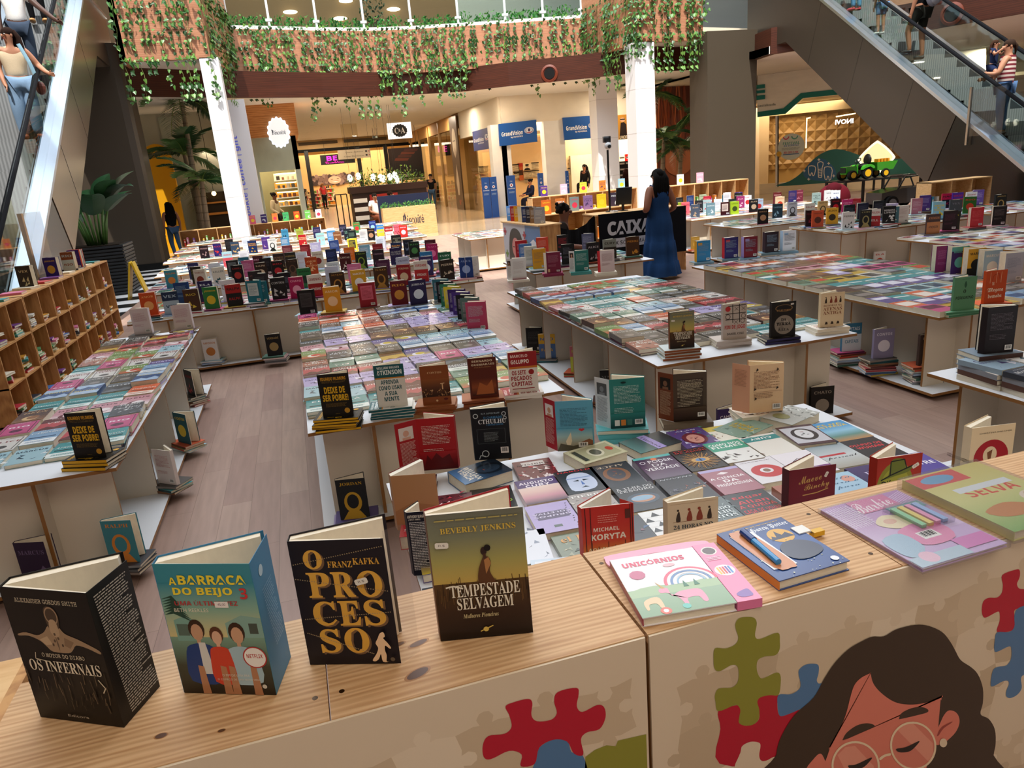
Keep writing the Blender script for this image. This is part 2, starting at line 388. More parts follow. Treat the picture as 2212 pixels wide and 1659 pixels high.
CE = [PZ(x, y, 4.2) for x, y in ((200, 205), (420, 208), (512, 209), (600, 209), (700, 208), (850, 205), (1000, 196), (1100, 184), (1262, 168), (1420, 150))] + [Vector((11.9, 21.6, 4.2)), Vector((13.9, 21.5, 4.2))] + [PZ(x, y, 4.2) for x, y in ((1665, 116), (1800, 95), (1985, 66), (2212, 26), (2400, -8))]
f = MB(); wallstrip(f, CE, 4.18, 4.86, 'darkwood', th=.12); struct('trim_band', f)
f = MB()
for a, b in zip(CE, CE[1:] + [Vector((34, 12, 4.2))]): f.prism([(a.x, a.y + .08), (b.x, b.y + .08), (b.x, 66), (a.x, 66)], 4.2, 4.4, '#f4f1ea', 'matte')
f.prism([(-3.2, 20.1), (-1.3, 20.1), (-.9, 23.3), (-1, 24.2), (-3.2, 24.2)], 4.84, 4.94, '#ddd8d0'); f.prism([(10.1, 20.4), (12.1, 20.4), (12.4, 24), (9.7, 24)], 4.84, 4.94, '#ddd8d0')
struct('ceiling', f)
f = MB(); f.prism([(p.x, p.y + .14) for p in FB] + [(34, 30), (34, 66), (-14, 66), (-14, 30)], 4.95, 5.9, '#d8cdb8'); f.box(-14, 24, 4.95, -2, 34, 5.9, '#d8cdb8'); struct('floor_upper', f)

# white columns of the balcony, taupe pillars of the escalators
JT = '#d2d0cf'
def column(name, x0, x1, y0, y1, h, col, joints=()):
    f = MB(); f.box(x0, y0, 0, x1, y1, h, col, 'satin')
    for z in joints: f.box(x0 - .002, y0 - .002, z, x1 + .002, y1 + .002, z + .012, JT, 'satin')
    struct(name, f)
a = PY(430, 128, 20); b = PY(471, 128, 20); column('column_left', a.x, b.x, 20, 20.75, 4.84, '#efeff0', (1.6, 3.2))
a = PY(1370, 91, 20.3); b = PY(1412.5, 85, 20.3); column('column_right', a.x, b.x, 20.3, 20.95, 4.84, '#efeff0', (1.2, 2.4, 3.6))
a = PY(1284, 131, 23.3); b = PY(1330, 131, 23.3); column('column_far', a.x, b.x, 23.3, 23.9, 4.84, '#efeff0', (1.2, 2.4, 3.6))
f = MB(); f.prism([(-5.4, 20.4), (-3.5, 20.4), (-3.36, 20.46), (-3.3, 20.6), (-3.3, 21.4), (-5.4, 21.4)], .16, 5.3, '#40372d', 'satin'); f.box(-5.42, 20.38, 0, -3.28, 21.42, .16, '#0d0d0d'); struct('pillar_left', f)
a = PY(1528, 75, 20); b = PY(1636, 73, 20); f = MB(); f.box(a.x, 20, 0, b.x, 21, 5.0, '#4c4337', 'satin'); f.box(a.x - .02, 19.98, 0, b.x + .02, 21.02, .16, '#0d0d0d'); struct('pillar_right', f)

# glass balustrade of the upper floor: posts and panes
pts = []
for a, b in zip(FB, FB[1:]):
    n = max(1, round((b - a).length / .74)); pts += [a.lerp(b, i / n) for i in range(n)]
pts.append(FB[-1])
rl = thing('balustrade', 'clear glass balustrade with white posts along the curved upper balcony', 'railing', (FB[4].x, FB[4].y, 0)); o0 = Vector((FB[4].x, FB[4].y, 0))
for i, p in enumerate(pts[::2]):
    q = p - o0; f = MB(); f.box(q.x - .03, q.y + .02, ZT + .08, q.x + .03, q.y + .08, ZT + 1.3, '#e9eef2', 'satin'); f.box(q.x - .09, q.y - .0, ZT + .22, q.x + .09, q.y + .1, ZT + .28, '#f4f6f8', 'satin'); f.build('post', rl)
for a, b in zip(pts[::2], pts[2::2]):
    f = MB(); wallstrip(f, [a - o0 + Vector((0, .06, 0)), b - o0 + Vector((0, .06, 0))], ZT + .1, ZT + 1.2, 'glass', th=.012); f.build('glass_pane', rl)

# round loudspeakers in the dark band, downlights in the ceiling
def speaker(px, py, label):
    i = min(range(len(CE) - 1), key=lambda i: abs(PZ(px, py, 4.45).x - (CE[i].x + CE[i + 1].x) / 2)); a, b = CE[i], CE[i + 1]
    d = (b - a); n = Vector((d.y, -d.x, 0)).normalized(); r = Vector(ray(px, py)); t = (a - Vector((0, 0, HC))).dot(n) / r.dot(n); c = Vector((0, 0, HC)) + r * t
    o = thing('ceiling_speaker', label, 'loudspeaker', c + n * .0)
    X = frame((0, 0, 0), d.normalized(), (0, 0, 1), n)
    f = MB(); f.lathe([(.26, -.01), (.26, .03), (.2, .05), (.19, .02)], '#6e2f1a', 'satin', 24, X); f.build('rim', o)
    f = MB(); f.lathe([(.001, .022), (.17, .024), (.16, .034), (.001, .036)], '#080808', 'matte', 24, X); f.build('grille', o)
speaker(1187, 159, 'round loudspeaker in the dark band, left of the white columns'); speaker(2057, 30, 'round loudspeaker in the dark band above the right escalator')
spots = [(699, 223), (688, 251), (679, 271), (671, 287), (667, 298), (655, 308), (824, 254), (799, 271), (766, 296), (877, 214), (935, 254), (898, 272), (980, 233), (1039, 204), (2074, 87), (2132, 99), (1348, 185), (690, 310)]
d0 = None
for i, (x, y) in enumerate(spots):
    p = PZ(x, y, 4.2)
    if p.y > 46: p = PZ(x, y, 4.2) * (46 / p.y); p.z = 4.2
    if d0 is None:
        d0 = thing('downlight', 'round white downlight in the white concourse ceiling', 'ceiling light', p, 0, 'downlights in the concourse ceiling')
        f = MB(); f.lathe([(.14, -.015), (.2, -.012), (.2, .0), (.14, .0)], '#f6f2ea', 'satin', 20); f.build('trim_ring', d0)
        f = MB(); f.lathe([(.001, -.012), (.14, -.012), (.14, -.002), (.001, -.002)], '#fff0d8', 'lamp', 20); f.build('lens', d0)
    else: dup(d0, p)
    area('downlight_lamp', (p.x, p.y, 4.17), .26, .26, 75, WARM)

# ================================================================== shops
def plane_pt(px, py, o, n):
    r = Vector(ray(px, py)); c = Vector((0, 0, HC)); t = (Vector(o) - c).dot(n) / r.dot(n); return c + r * t
def quadface(mb, pts, col, mat, th=.06, n=Vector((0, 1, 0))):
    """a slab whose front is the given polygon and which is th deep along n"""
    P = [Vector(p) for p in pts]; Q = [p + n * th for p in P]; k = len(P)
    mb.mesh(P + Q, [tuple(range(k)), tuple(range(k, 2 * k))[::-1]] + [(i, k + i, k + (i + 1) % k, (i + 1) % k) for i in range(k)], col, mat)
def signframe(tl, tr, bl):
    tl, tr, bl = Vector(tl), Vector(tr), Vector(bl); ex = tr - tl; ey = tl - bl
    return ex.length, ey.length, frame(bl, ex.normalized(), ey.normalized(), ex.cross(ey).normalized())
# ---- optician: cream wall that runs back along the concourse and turns to the front
CRM = '#efe4d0'
f = MB()
f.box(7.8, 26.9, 3.25, 14.6, 27.1, 4.2, CRM)                       # header of the front
for a, b in ((1064, 1104), (1178, 1222), (1288, 1300)):
    x0 = PY(a, 330, 26.9).x; x1 = PY(b, 330, 26.9).x; f.box(x0, 26.9, 0, x1, 27.35, 3.25, '#f2efea')
f.box(7.72, 27, 3.1, 7.92, 33.5, 4.2, CRM); f.box(7.72, 26.9, 0, 7.92, 27.5, 3.1, '#ece6dc')
f.box(7.72, 33.5, 3.6, 7.92, 48, 4.2, '#b98d55')
f.box(8, 31.6, 0, 14.5, 31.8, 4.2, '#dfc193'); f.box(14.4, 27.1, 0, 14.6, 31.7, 4.2, CRM)
struct('wall_optician', f)
f = MB(); f.box(8, 27.1, 3.9, 14.4, 31.6, 4.0, '#f0e2c6'); f.box(8.6, 28.2, 3.0, 12, 31.5, 3.12, '#efe0c2'); struct('ceiling_optician', f)
def gv_sign(tl, tr, bl, label, base='#1f57a5'):
    w, h, X = signframe(tl, tr, bl); o = thing('shop_sign', label, 'sign', X.translation)
    T = X.copy(); T.translation = (0, 0, 0)
    f = MB(); f.mesh([(x, y, z) for z in (-.08, 0) for y in (0, h) for x in (0, w)], [(0, 2, 3, 1), (4, 5, 7, 6), (0, 1, 5, 4), (2, 6, 7, 3), (0, 4, 6, 2), (1, 3, 7, 5)], base, 'satin', T); f.build('board', o)
    a = Art(w, h); a.text('GrandVision', .34, .52, .56, .2, '#fff', 'b'); a.text('by FOTOTICA', .46, .33, .32, .09, '#fff', 'b')
    a.ell(.79, .56, .13, .15, '#fff', 28)
    for k in range(26):
        t = 2 * math.pi * k / 26; a.line([(.79 + .075 * math.cos(t), .56 + .085 * math.sin(t)), (.79 + .135 * math.cos(t), .56 + .155 * math.sin(t))], .008, base)
    a.ell(.79, .56, .075, .09, '#e8edf4', 20); a.ell(.79, .58, .035, .07, '#2b2f63', 16); a.poly([(.7, .5), (.76, .455), (.83, .455), (.89, .51), (.83, .49), (.76, .49)], '#b3203a')
    f = MB(); a.emit(f, T, 'satin', .004, .001, bg=False); f.build('lettering', o)
Y0 = 26.8
gv_sign(PY(1077, 268, Y0), PY(1158.6, 258.5, Y0), PY(1080, 316, Y0), 'blue sign with white eye emblem over the desk where an optician sits')
gv_sign(PY(1216, 254, Y0), PY(1296, 248.5, Y0), PY(1220, 303, Y0), 'blue sign with white eye emblem, half behind the far white column')
gv_sign(PX(1020, 284.7, 7.7), PX(1058, 274, 7.7), PX(1024, 326.7, 7.7), 'dark blue sign with white eye emblem around the corner, facing the concourse', '#263a78')
f = MB(); f.box(7.83, 27.6, 0, 7.87, 33.3, 3.05, '#fff', 'shopglass'); 
tag(f.build('shop_window'), 'tall shop window facing the concourse beside the poster of a face', 'window')
# blue totems in the shop windows
def totem(a, b, top, bot, y, label):
    p = PY((a + b) / 2, top, y); w = (PY(b, top, y).x - PY(a, top, y).x); h = p.z; o = thing('display_totem', label, 'display stand', (p.x, y, 0))
    f = MB(); f.box(-w / 2, 0, 0, w / 2, .1, h, '#1e4f9c', 'satin'); f.build('panel', o)
    A = Art(w, h); A.text('Uau', .5, .86, .3, .03, '#cfe0f6', 'o'); A.ell(.5, .76, .2, None, '#e9eef6', 16); A.ell(.5, .76, .1, None, '#a03050', 12); A.text('GrandVision', .5, .68, .8, .03, '#dfe8f5', 'b'); A.para(.15, .56, .85, .61, 3, '#9db9df')
    f = MB(); A.emit(f, frame((-w / 2, -.003, 0), (1, 0, 0), (0, 0, 1), (0, -1, 0)), 'satin', 0, .001, bg=False); f.build('lettering', o)
totem(1040, 1056, 383, 455, 26.6, 'blue display panel in the shop window, left one of the touching pair'); totem(1057, 1072, 382, 455, 26.6, 'blue display panel in the shop window, right one of the touching pair')
totem(1094, 1112, 379, 440, 26.6, 'blue display panel standing left of the seated optician'); totem(1162, 1173, 374, 415, 26.6, 'blue display panel standing right of the seated optician')
totem(1222, 1228, 369, 410, 26.6, 'narrow blue display panel at the foot of the second blue sign'); totem(1287, 1295, 362, 410, 26.6, 'blue display panel beside the far white column')
# displays of spectacles on the back wall
r2 = random.Random(3)
for i, (a, b, c, d, kind) in enumerate(((1108, 354, 1121, 376, 0), (1130, 352, 1147, 368, 2), (1148, 350, 1163, 366, 0), (1110, 370, 1121, 386, 0), (1132, 369, 1147, 384, 0), (1149, 367, 1164, 383, 0), (1134, 386, 1147, 396, 0), (1122, 352, 1129, 390, 1), (1229, 344, 1239, 352, 0), (1227, 362, 1239, 380, 0), (1034, 358, 1054, 372, 0), (1036, 375, 1054, 386, 0))):
    y = 31.5; p, q = PY(a, d, y), PY(c, b, y); w, h = q.x - p.x, q.z - p.z
    o = thing('spectacle_display' if kind == 0 else 'shop_poster', ('cream wall rack of spectacles, %s from the corner of the optician' % ORD[i]) if kind == 0 else ('black and white portrait poster among the spectacle racks' if kind == 2 else 'tall brown and red poster between the spectacle racks'), 'display rack' if kind == 0 else 'poster', (p.x, y, p.z))
    f = MB(); f.box(0, 0, 0, w, .08, h, '#ecdcb8' if kind != 1 else '#a8562c', 'matte')
    if kind == 0:
        f.box(0, -.05, h * .88, w, 0, h, '#15110f')
        for r_ in range(4):
            for c_ in range(5): f.box(w * (.06 + .19 * c_), -.03, h * (.08 + .2 * r_), w * (.2 + .19 * c_), -.005, h * (.13 + .2 * r_), r2.choice(['#6b5136', '#3a2c22', '#8a6a48']))
    elif kind == 2:
        A = Art(w, h); A.ell(.5, .55, .2, .24, '#cdb79a'); A.ell(.5, .76, .24, .14, '#1c1715'); A.poly([(.1, 0), (.9, 0), (.75, .26), (.5, .32), (.25, .26)], '#1c1715'); A.rect(.32, .55, .68, .62, '#1c1715'); A.emit(f, frame((0, -.003, 0), (1, 0, 0), (0, 0, 1), (0, -1, 0)), 'matte', 0, .001, bg=False)
    else:
        f.box(0, -.01, h * .8, w, 0, h, '#a02a22'); f.box(.02, -.012, h * .3, w - .02, 0, h * .6, '#3a241a')
    f.build('rack' if kind == 0 else 'sheet', o)
for x, lab in ((1246, 'red and white fire sign on the grey wall, left one'), (1264, 'red and white fire sign on the grey wall, right one')):
    p = PY(x, 352, 31.5); o = thing('fire_sign', lab, 'sign', p); f = MB(); f.box(-.13, 0, -.13, .13, .02, .16, '#c22026', 'satin'); f.box(-.035, -.005, -.1, .035, 0, .12, '#f3efe8'); f.build('plate', o)
    f = MB(); f.prism([(-.12, -.2), (.12, -.2), (0, -.32)], 0, .02, '#b01f24', 'satin', frame((0, .02, 0), (1, 0, 0), (0, 0, 1), (0, -1, 0))); f.build('arrow', o)
f = MB(); p = PY(1231, 334, 31.4); q = PY(1291, 345, 31.4); f.box(p.x, 31.35, 0, q.x + .5, 31.55, p.z - .05, '#c9c3b2'); struct('wall_optician_rear', f)
# poster of eyewear models (above the second entrance) and red lit brand sign
p, q = PY(1334, 302, 26.78), PY(1372, 246, 26.78)
o = thing('shop_poster', 'ochre poster of two models in sunglasses between the white columns', 'poster', (p.x, 26.78, p.z)); w, h = q.x - p.x, q.z - p.z
A = Art(w, h, '#b9822f'); A.ell(.3, .8, .13, .09, '#d0a184'); A.poly([(.1, 0), (.52, .0), (.5, .6), (.38, .7), (.2, .68)], '#2a201f'); A.rect(.17, .79, .43, .84, '#111'); A.ell(.72, .76, .14, .1, '#caa07e'); A.poly([(.5, .1), (1, .1), (1, .6), (.8, .66), (.62, .62)], '#57406f'); A.rect(.6, .76, .86, .8, '#1a1a1a'); A.text('UNOFFICIAL', .55, .09, .85, .13, '#f0e0c2', 'b')
f = MB(); f.box(0, .0, 0, w, .115, h, '#b9822f'); A.emit(f, frame((0, -.003, 0), (1, 0, 0), (0, 0, 1), (0, -1, 0)), 'satin', 0, .001); f.build('sheet', o)
p, q = PY(1352, 348, 27.27), PY(1378, 331, 27.27); zs = p.z
o = thing('lit_sign', 'small red lit sign with white script between the white columns', 'sign', (p.x, 27.27, p.z)); w, h = q.x - p.x, q.z - p.z
f = MB(); f.box(0, 0, 0, w, .1, h, '#e0231c', 'glow'); f.build('lightbox', o)
A = Art(w, h); A.text('Ray-Ban', .5, .5, .86, .6, '#fff', 'c', rot=.12); f = MB(); A.emit(f, frame((0, -.004, 0), (1, 0, 0), (0, 0, 1), (0, -1, 0)), 'glow', 0, .001, bg=False); f.build('lettering', o)
f = MB(); p, q = PY(1335, 420, 27.3), PY(1380, 350, 27.3); f.box(p.x, 27.25, 0, q.x + .6, 27.4, zs, '#1b1815')
for i in range(4):
    for j in range(6): f.box(p.x + .1 + i * .26, 27.2, .6 + j * .22, p.x + .28 + i * .26, 27.25, .66 + j * .22, '#9b948a')
tag(f.build('spectacle_cabinet'), 'dark cabinet of spectacles below the small red lit sign', 'cabinet')
# grey face poster and the glass shop front beyond it, along the concourse
p = PX(983, 255, 7.7); q = PX(1008, 450, 7.7); 
o = thing('shop_poster', 'tall sepia poster of a woman at the corner of the shop window', 'poster', (7.58, 33.4, 0))
A = Art(1.5, 4.1, '#54402c'); A.ell(.5, .78, .3, .14, '#cdbba0'); A.ell(.5, .8, .36, .2, '#5b4430', 20); A.ell(.5, .73, .27, .15, '#d6c6ae'); A.poly([(.33, .62), (.5, .56), (.67, .62), (.5, .68)], '#b39c82'); A.poly([(.3, .3), (.5, .5), (.7, .3), (.6, .16), (.4, .16)], '#bda88e'); A.ell(.4, .745, .06, .008, '#2a1e16'); A.ell(.6, .745, .06, .008, '#2a1e16'); A.text('C', .6, .08, .3, .06, '#b7412c', 'c')
f = MB(); f.box(0, 0, .0, .06, 1.5, 4.1, '#54402c'); A.emit(f, frame((-.004, 1.5, 0), (0, -1, 0), (0, 0, 1), (-1, 0, 0)), 'satin', 0, .001); f.build('sheet', o)
f = MB(); f.box(7.72, 35.2, 0, 7.76, 47.8, 3.6, '#fff', 'shopglass'); tag(f.build('shop_window'), 'long glass shop front along the right of the concourse behind the man in black', 'window')
f = MB()
for y in (35.1, 38, 41, 44, 47): f.box(7.66, y, 0, 7.8, y + .14, 4.1, '#b08a55', 'satin')
struct('trim_shopfront', f)
# ---- cosmetics shop at the end of the concourse
YB = 48
f = MB(); f.box(-1, YB, 3.66, 9, YB + .2, 4.2, '#b99a6c'); f.box(.4, YB - .02, 3.5, 8.4, YB, 3.68, '#0d0b0a')
for a, b in ((645, 729), (744, 836)):
    p, q = PY(a, 315, YB), PY(b, 306, YB); f.box(p.x, YB - .03, 3.92, q.x, YB, 4.1, '#4a3c2b')
f.box(-1, 56, 0, 16, 56.2, 4.2, '#d9b377'); f.box(-1.2, YB, 0, -1, 56, 4.2, '#d9b377'); struct('wall_cosmetics', f)
f = MB()
for x in (672, 783, 842, 922): q = PY(x, 400, YB); f.box(q.x - .12, YB - .05, 0, q.x + .12, YB + .1, 3.6, '#0d0b0a', 'satin')
struct('trim_mullion', f)
def board(name, label, cat, a, b, c, d, y, bg, fn, mat='satin', th=.08):
    p, q = PY(a, d, y), PY(c, b, y); w, h = q.x - p.x, q.z - p.z; o = thing(name, label, cat, (p.x, y, p.z))
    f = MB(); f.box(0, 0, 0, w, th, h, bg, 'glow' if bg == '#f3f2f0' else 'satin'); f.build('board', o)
    A = Art(w, h, bg); fn(A); f = MB(); A.emit(f, frame((0, -.004, 0), (1, 0, 0), (0, 0, 1), (0, -1, 0)), mat, 0, .002, bg=False); f.build('lettering', o)
    if name in ('lit_sign', 'exit_sign') or y == 40:
        for x in (w * .15, w * .85): f = MB(); f.tube([(x, th / 2, h), (x, th / 2, 4.2 - p.z)], .01, '#2a2622', 'satin', 6); f.build('hanging_rod', o)
    return o
board('lit_sign', 'black board with pink lit letters hanging in the far shop front', 'sign', 694, 330, 765, 357, YB - .2, '#0a0a0a', lambda A: (A.text('BE', .33, .62, .3, .46, '#ff2fd2', 'b'), A.text('Cosméticos', .4, .22, .55, .24, '#c41f9c', 'c')), 'glow')
board('lit_sign', 'black board with pink lit letters seen behind the shop glass on the right', 'sign', 941, 311, 971, 338, 41.5, '#120a10', lambda A: (A.text('BE', .5, .6, .6, .5, '#e02ab8', 'b'),), 'glow')
def face(A):
    A.rect(0, 0, 1, 1, '#5f4a45'); r = random.Random(5)
    for k in range(70): A.ell(r.random(), r.random(), r.uniform(.03, .06), None, r.choice(['#74594f', '#3d2d2b', '#8d7468']), 8)
    A.ell(.52, .45, .15, .42, '#d9a98d', 24); A.ell(.46, .55, .03, .03, '#3b241e'); A.ell(.6, .58, .03, .03, '#3b241e'); A.poly([(.45, .28), (.53, .2), (.61, .3), (.53, .32)], '#f3e8e0'); A.poly([(.46, .32), (.62, .36), (.6, .4), (.5, .35)], '#b86a5c')
board('shop_poster', 'wide poster of a smiling woman with curly brown hair, far back', 'poster', 676, 374, 765, 402, 55.9, '#5f4a45', face)
def choc(A):
    A.grad(0, .35, 1, 1, ['#140a06', '#2a120a']); 
    for k in range(4): A.poly([(.15 + .1 * k, .62 + .09 * k), (.55 + .1 * k, .6 + .09 * k), (.6 + .1 * k, .67 + .09 * k), (.2 + .1 * k, .7 + .09 * k)], ['#6b2d14', '#4f1f0e'][k % 2])
    A.para(.1, .1, .6, .2, 3, '#c9bfb2'); A.rect(0, .03, 1, .05, '#b8aa9a')
board('shop_poster', 'large black advertising panel with brown chocolate at the cafe', 'poster', 846, 316, 910, 392, 40, '#120b08', choc)
f = MB()
for k, (a, b, c, d) in enumerate(((705, 402, 722, 450), (738, 405, 752, 445))):
    pass
rr = random.Random(11)
for k, (a, b, c, d) in enumerate(((648, 408, 664, 450), (668, 414, 692, 452), (693, 408, 704, 446), (705, 402, 722, 450), (930, 398, 940, 445), (955, 395, 975, 440))):
    y = (50.5, 51.4, 52.3, 53.2, 42, 43.2)[k]; p, q = PY(a, d, y), PY(c, b, y); w = q.x - p.x; p.x += .4 * (k > 3); o = thing('display_shelf', 'lit shop shelf of colourful goods, %s from the bakery' % ORD[k], 'shelf', (p.x, y, 0))
    f = MB(); f.box(0, .3, 0, w, .36, q.z, '#e8cf9f'); 
    for j in range(5): f.box(0, 0, q.z * (.1 + .2 * j), w, .3, q.z * (.1 + .2 * j) + .03, '#efe0c4')
    f.build('frame', o); f = MB()
    for j in range(5):
        x = .05
        while x < w - .1: g = rr.uniform(.06, .14); f.box(x, .05, q.z * (.1 + .2 * j) + .03, x + g, .2, q.z * (.1 + .2 * j) + rr.uniform(.14, .24), rr.choice(['#b3222a', '#d88a2c', '#e9d8b8', '#3c2a22', '#c7616a', '#6a8a3a'])); x += g + .02
    tag(f.build('goods', o), kind='stuff')
# hanging signs of the concourse
def hang(a, b, c, d, y, label, bg, fn, mat='satin'):
    o = board('hanging_sign', label, 'sign', a, b, c, d, y, bg, fn, mat, .14); w = o.children[0].dimensions.x or 1; top = 4.2 - o.location.z; h = PY(a, b, y).z - o.location.z; w = PY(c, d, y).x - PY(a, d, y).x
    f = MB(); f.box(w * .2, .05, h, w * .72, .06, top, '#cfc3ae', 'shopglass'); f.build('hanger', o); f = MB(); f.box(w * .2, .05, -.22 * h, w * .78, .06, 0, '#cfc3ae', 'shopglass'); f.build('lower_pane', o)
def ca(A):
    A.poly([(.5 + (.33 if k % 2 else .3) * math.cos(t), .5 + (.42 if k % 2 else .375) * math.sin(t)) for k in range(32) for t in [2 * math.pi * k / 32]], '#0c0c0c'); A.text('C', .36, .5, .16, .36, '#fff', 's'); A.text('A', .63, .5, .2, .36, '#fff', 's'); A.text('&', .49, .52, .09, .18, '#fff', 's')
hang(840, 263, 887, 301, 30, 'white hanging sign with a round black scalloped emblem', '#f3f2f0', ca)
hang(732, 320, 799, 345, 36, 'grey hanging direction sign with small symbols and arrows', '#cdbfa6', lambda A: (A.text('Cinema | Banheiros', .5, .7, .55, .16, '#4a3b2c', 'n'), A.text('Caixas Eletrônicos', .48, .28, .62, .16, '#4a3b2c', 'n'), A.rect(.84, .62, .9, .8, '#2b241c'), A.rect(.84, .2, .9, .38, '#2b241c'), A.poly([(.94, .64), (.98, .71), (.94, .78)], '#b3222a'), A.poly([(.94, .22), (.98, .29), (.94, .36)], '#b3222a')))
board('exit_sign', 'small black and green direction sign under the ceiling', 'sign', 805, 293, 816, 299, 40, '#16201a', lambda A: A.rect(.5, .2, .9, .8, '#dff0e4'))
# ---- bakery on the left: boarded band, sage wall, lit shelves
YK = 25
p0 = PY(505, 240, YK); p1 = PY(637, 240, YK); zb = PY(570, 296, YK).z
x0, x1 = p0.x, p1.x
f = MB(); f.box(x0 - .3, YK, zb, x1, YK + 3.5, 4.2, '#fff', 'osb'); struct('trim_bakery', f)
xa = PY(548, 330, YK + .3).x; xo = PY(560, 372, YK + .3).x; zo = PY(600, 369, YK + .3).z
f = MB(); f.box(x0 - .2, YK + .3, 0, xa, YK + .5, zb, '#d8d0c0'); f.box(xa, YK + .3, zo, x1 - .1, YK + .5, zb, '#b5bda9'); f.box(x1 - .25, YK + .3, 0, x1 - .1, YK + 3.5, zb, '#b9c0b2'); f.box(xa, YK + .3, 0, xo, YK + .5, zo, '#b5bda9')
f.box(x0 - .2, YK + 3.4, 0, x1 - .1, YK + 3.6, zb, '#8f8a63'); struct('wall_bakery', f)
p = PY(602, 286, YK - .1); r_ = .42
o = thing('shop_sign', 'white scalloped lit sign on the boarded front of the bakery', 'sign', p)
X = frame((0, 0, 0), (1, 0, 0), (0, 0, 1), (0, -1, 0))
def scal(r, sx=.74): return [((r * (1 + .055 * math.cos(16 * t))) * math.cos(t) * sx, (r * (1 + .055 * math.cos(16 * t))) * math.sin(t)) for t in (2 * math.pi * k / 96 for k in range(96))]
f = MB(); f.prism(scal(r_ * 1.06), -.1, .0, '#e6f0ff', 'glow', X); f.build('glowing_rim', o)
f = MB(); f.prism(scal(r_ * .95), -.02, .03, '#e0e0e0', 'glow', X); f.build('plate', o)
A = Art(1, 1); A.text('Biscoité', .5, .5, .42, .13, '#2a3550', 'i'); A.line([(.31, .6), (.31, .5)], .015, '#2a3550'); A.line([(.29, .57), (.335, .57)], .015, '#2a3550'); f = MB(); A.emit(f, frame((-.5, -.035, -.5), (1, 0, 0), (0, 0, 1), (0, -1, 0)), 'satin', 0, .001, bg=False); f.build('lettering', o)
for i, (a, b, c, d) in enumerate(((592, 371, 641, 390), (594, 391, 643, 408), (597, 411, 646, 428), (600, 430, 650, 446))):
    y = YK + 2.6; p, q = PY(a, d, y), PY(c, b, y); w, h = q.x - p.x, q.z - p.z; o = thing('wall_shelf', 'lit bakery shelf of boxes and tins, %s from the top' % ORD[i], 'shelf', (p.x, y, p.z))
    f = MB(); f.box(0, 0, -.03, w, .4, 0, '#d7d5cf'); f.box(0, .4, 0, w, .44, h, '#c98a3c' if i else '#e2d5b4'); f.build('board', o); f = MB(); f.box(.05, .3, h - .04, w - .05, .36, h - .01, '#ffe9b0', 'lamp'); f.build('light_strip', o)
    for j in range(4):
        g = rr.uniform(.08, .14); x = .08 + j * (w - .15) / 4; f = MB(); f.lathe([(g * .5, 0), (g * .5, g), (g * .45, g * 1.15), (.001, g * 1.2)], rr.choice(['#3a322c', '#7a4630', '#bfae96', '#55504b']), 'satin', 10)
        b_ = f.build('biscuit_tin', None, False, o.location + Vector((x + .06, .18, 0))); tag(b_, 'biscuit tin on the %s bakery shelf, %s from the left' % (ORD[i], ORD[j]), 'tin', 'tins on the bakery shelves')
# blue vertical lettering on a grey upright beside the white column
p = PY(545, 470, 22.2); q = PY(527, 330, 22.2); a = PY(520, 350, 22.2)
f = MB(); xm = PY(538, 420, 22.2).x; f.box(xm - .16, 22.2, 0, xm + .3, 22.4, 4.1, '#d9d8dc', 'satin'); struct('column_sign', f)
A = Art(2.3, .22); A.text('cookie | coffee | gift', .5, .5, .98, .8, '#6a72e8', 'b')
f = MB(); A.emit(f, frame((xm + .02, 22.19, .9), (0, 0, 1), (-1, 0, 0), (0, -1, 0)), 'satin', 0, .001, bg=False); tag(f.build('wall_lettering'), 'blue lettering running up the grey upright by the white column', 'lettering')
# shop left of the palms: yellow arch, sage wall, lit counter
f = MB(); f.box(-6.6, 26, 0, -1.9, 26.2, 4.2, '#b9b6a2'); f.box(-3.5, 25.95, 0, -3.0, 26, 4.1, '#aeb4a2'); struct('wall_cafe', f)
A = [(-4.6, 0), (-3.8, 0), (-3.8, 2.9)] + [(-4.2 + .4 * math.cos(t), 2.9 + .4 * math.sin(t)) for t in (math.pi * k / 10 for k in range(1, 10))] + [(-4.6, 2.9)]
p = PY(330, 300, 25.5); f = MB(); f.prism([(x + 4.2 + p.x, z + .0) for x, z in A], 0, .2, '#e5a313', 'satin', frame((0, 25.7, 0), (1, 0, 0), (0, 0, 1), (0, -1, 0))); tag(f.build('arched_panel'), 'tall yellow arched panel behind the left palms', 'panel')
f = MB(); p, q = PY(430, 462, 25.6), PY(506, 400, 25.6); f.box(p.x, 25.55, 0, q.x, 25.9, 1.75, '#30261b'); f.box(p.x, 25.5, 1.05, q.x, 25.9, 1.12, '#c98238'); f.box(p.x, 25.5, 1.4, q.x, 25.9, 1.45, '#b57a3a')
rr2 = random.Random(8)
for z in (1.12, 1.45):
    for k in range(9): f.lathe([(.05, z), (.05, z + .13), (.02, z + .17)], rr2.choice(['#e8dcc0', '#f2b65a', '#8a5a30']), 'satin', 8, Matrix.Translation((p.x + .12 + k * (q.x - p.x - .2) / 9, 25.65, 0)))
tag(f.build('bar_counter'), 'dark bar counter with rows of jars behind the left palms', 'counter')
p = PY(462, 418, 25.3); o = thing('pendant_lamp', 'small glowing globe lamp hanging over the bar behind the palms', 'lamp', p); f = MB(); f.ball((0, 0, 0), .07, '#ffd58a', 'lamp'); f.build('globe', o); f = MB(); f.tube([(0, 0, .06), (0, 0, 4.2 - p.z)], .008, '#2a2622'); f.build('cord', o)
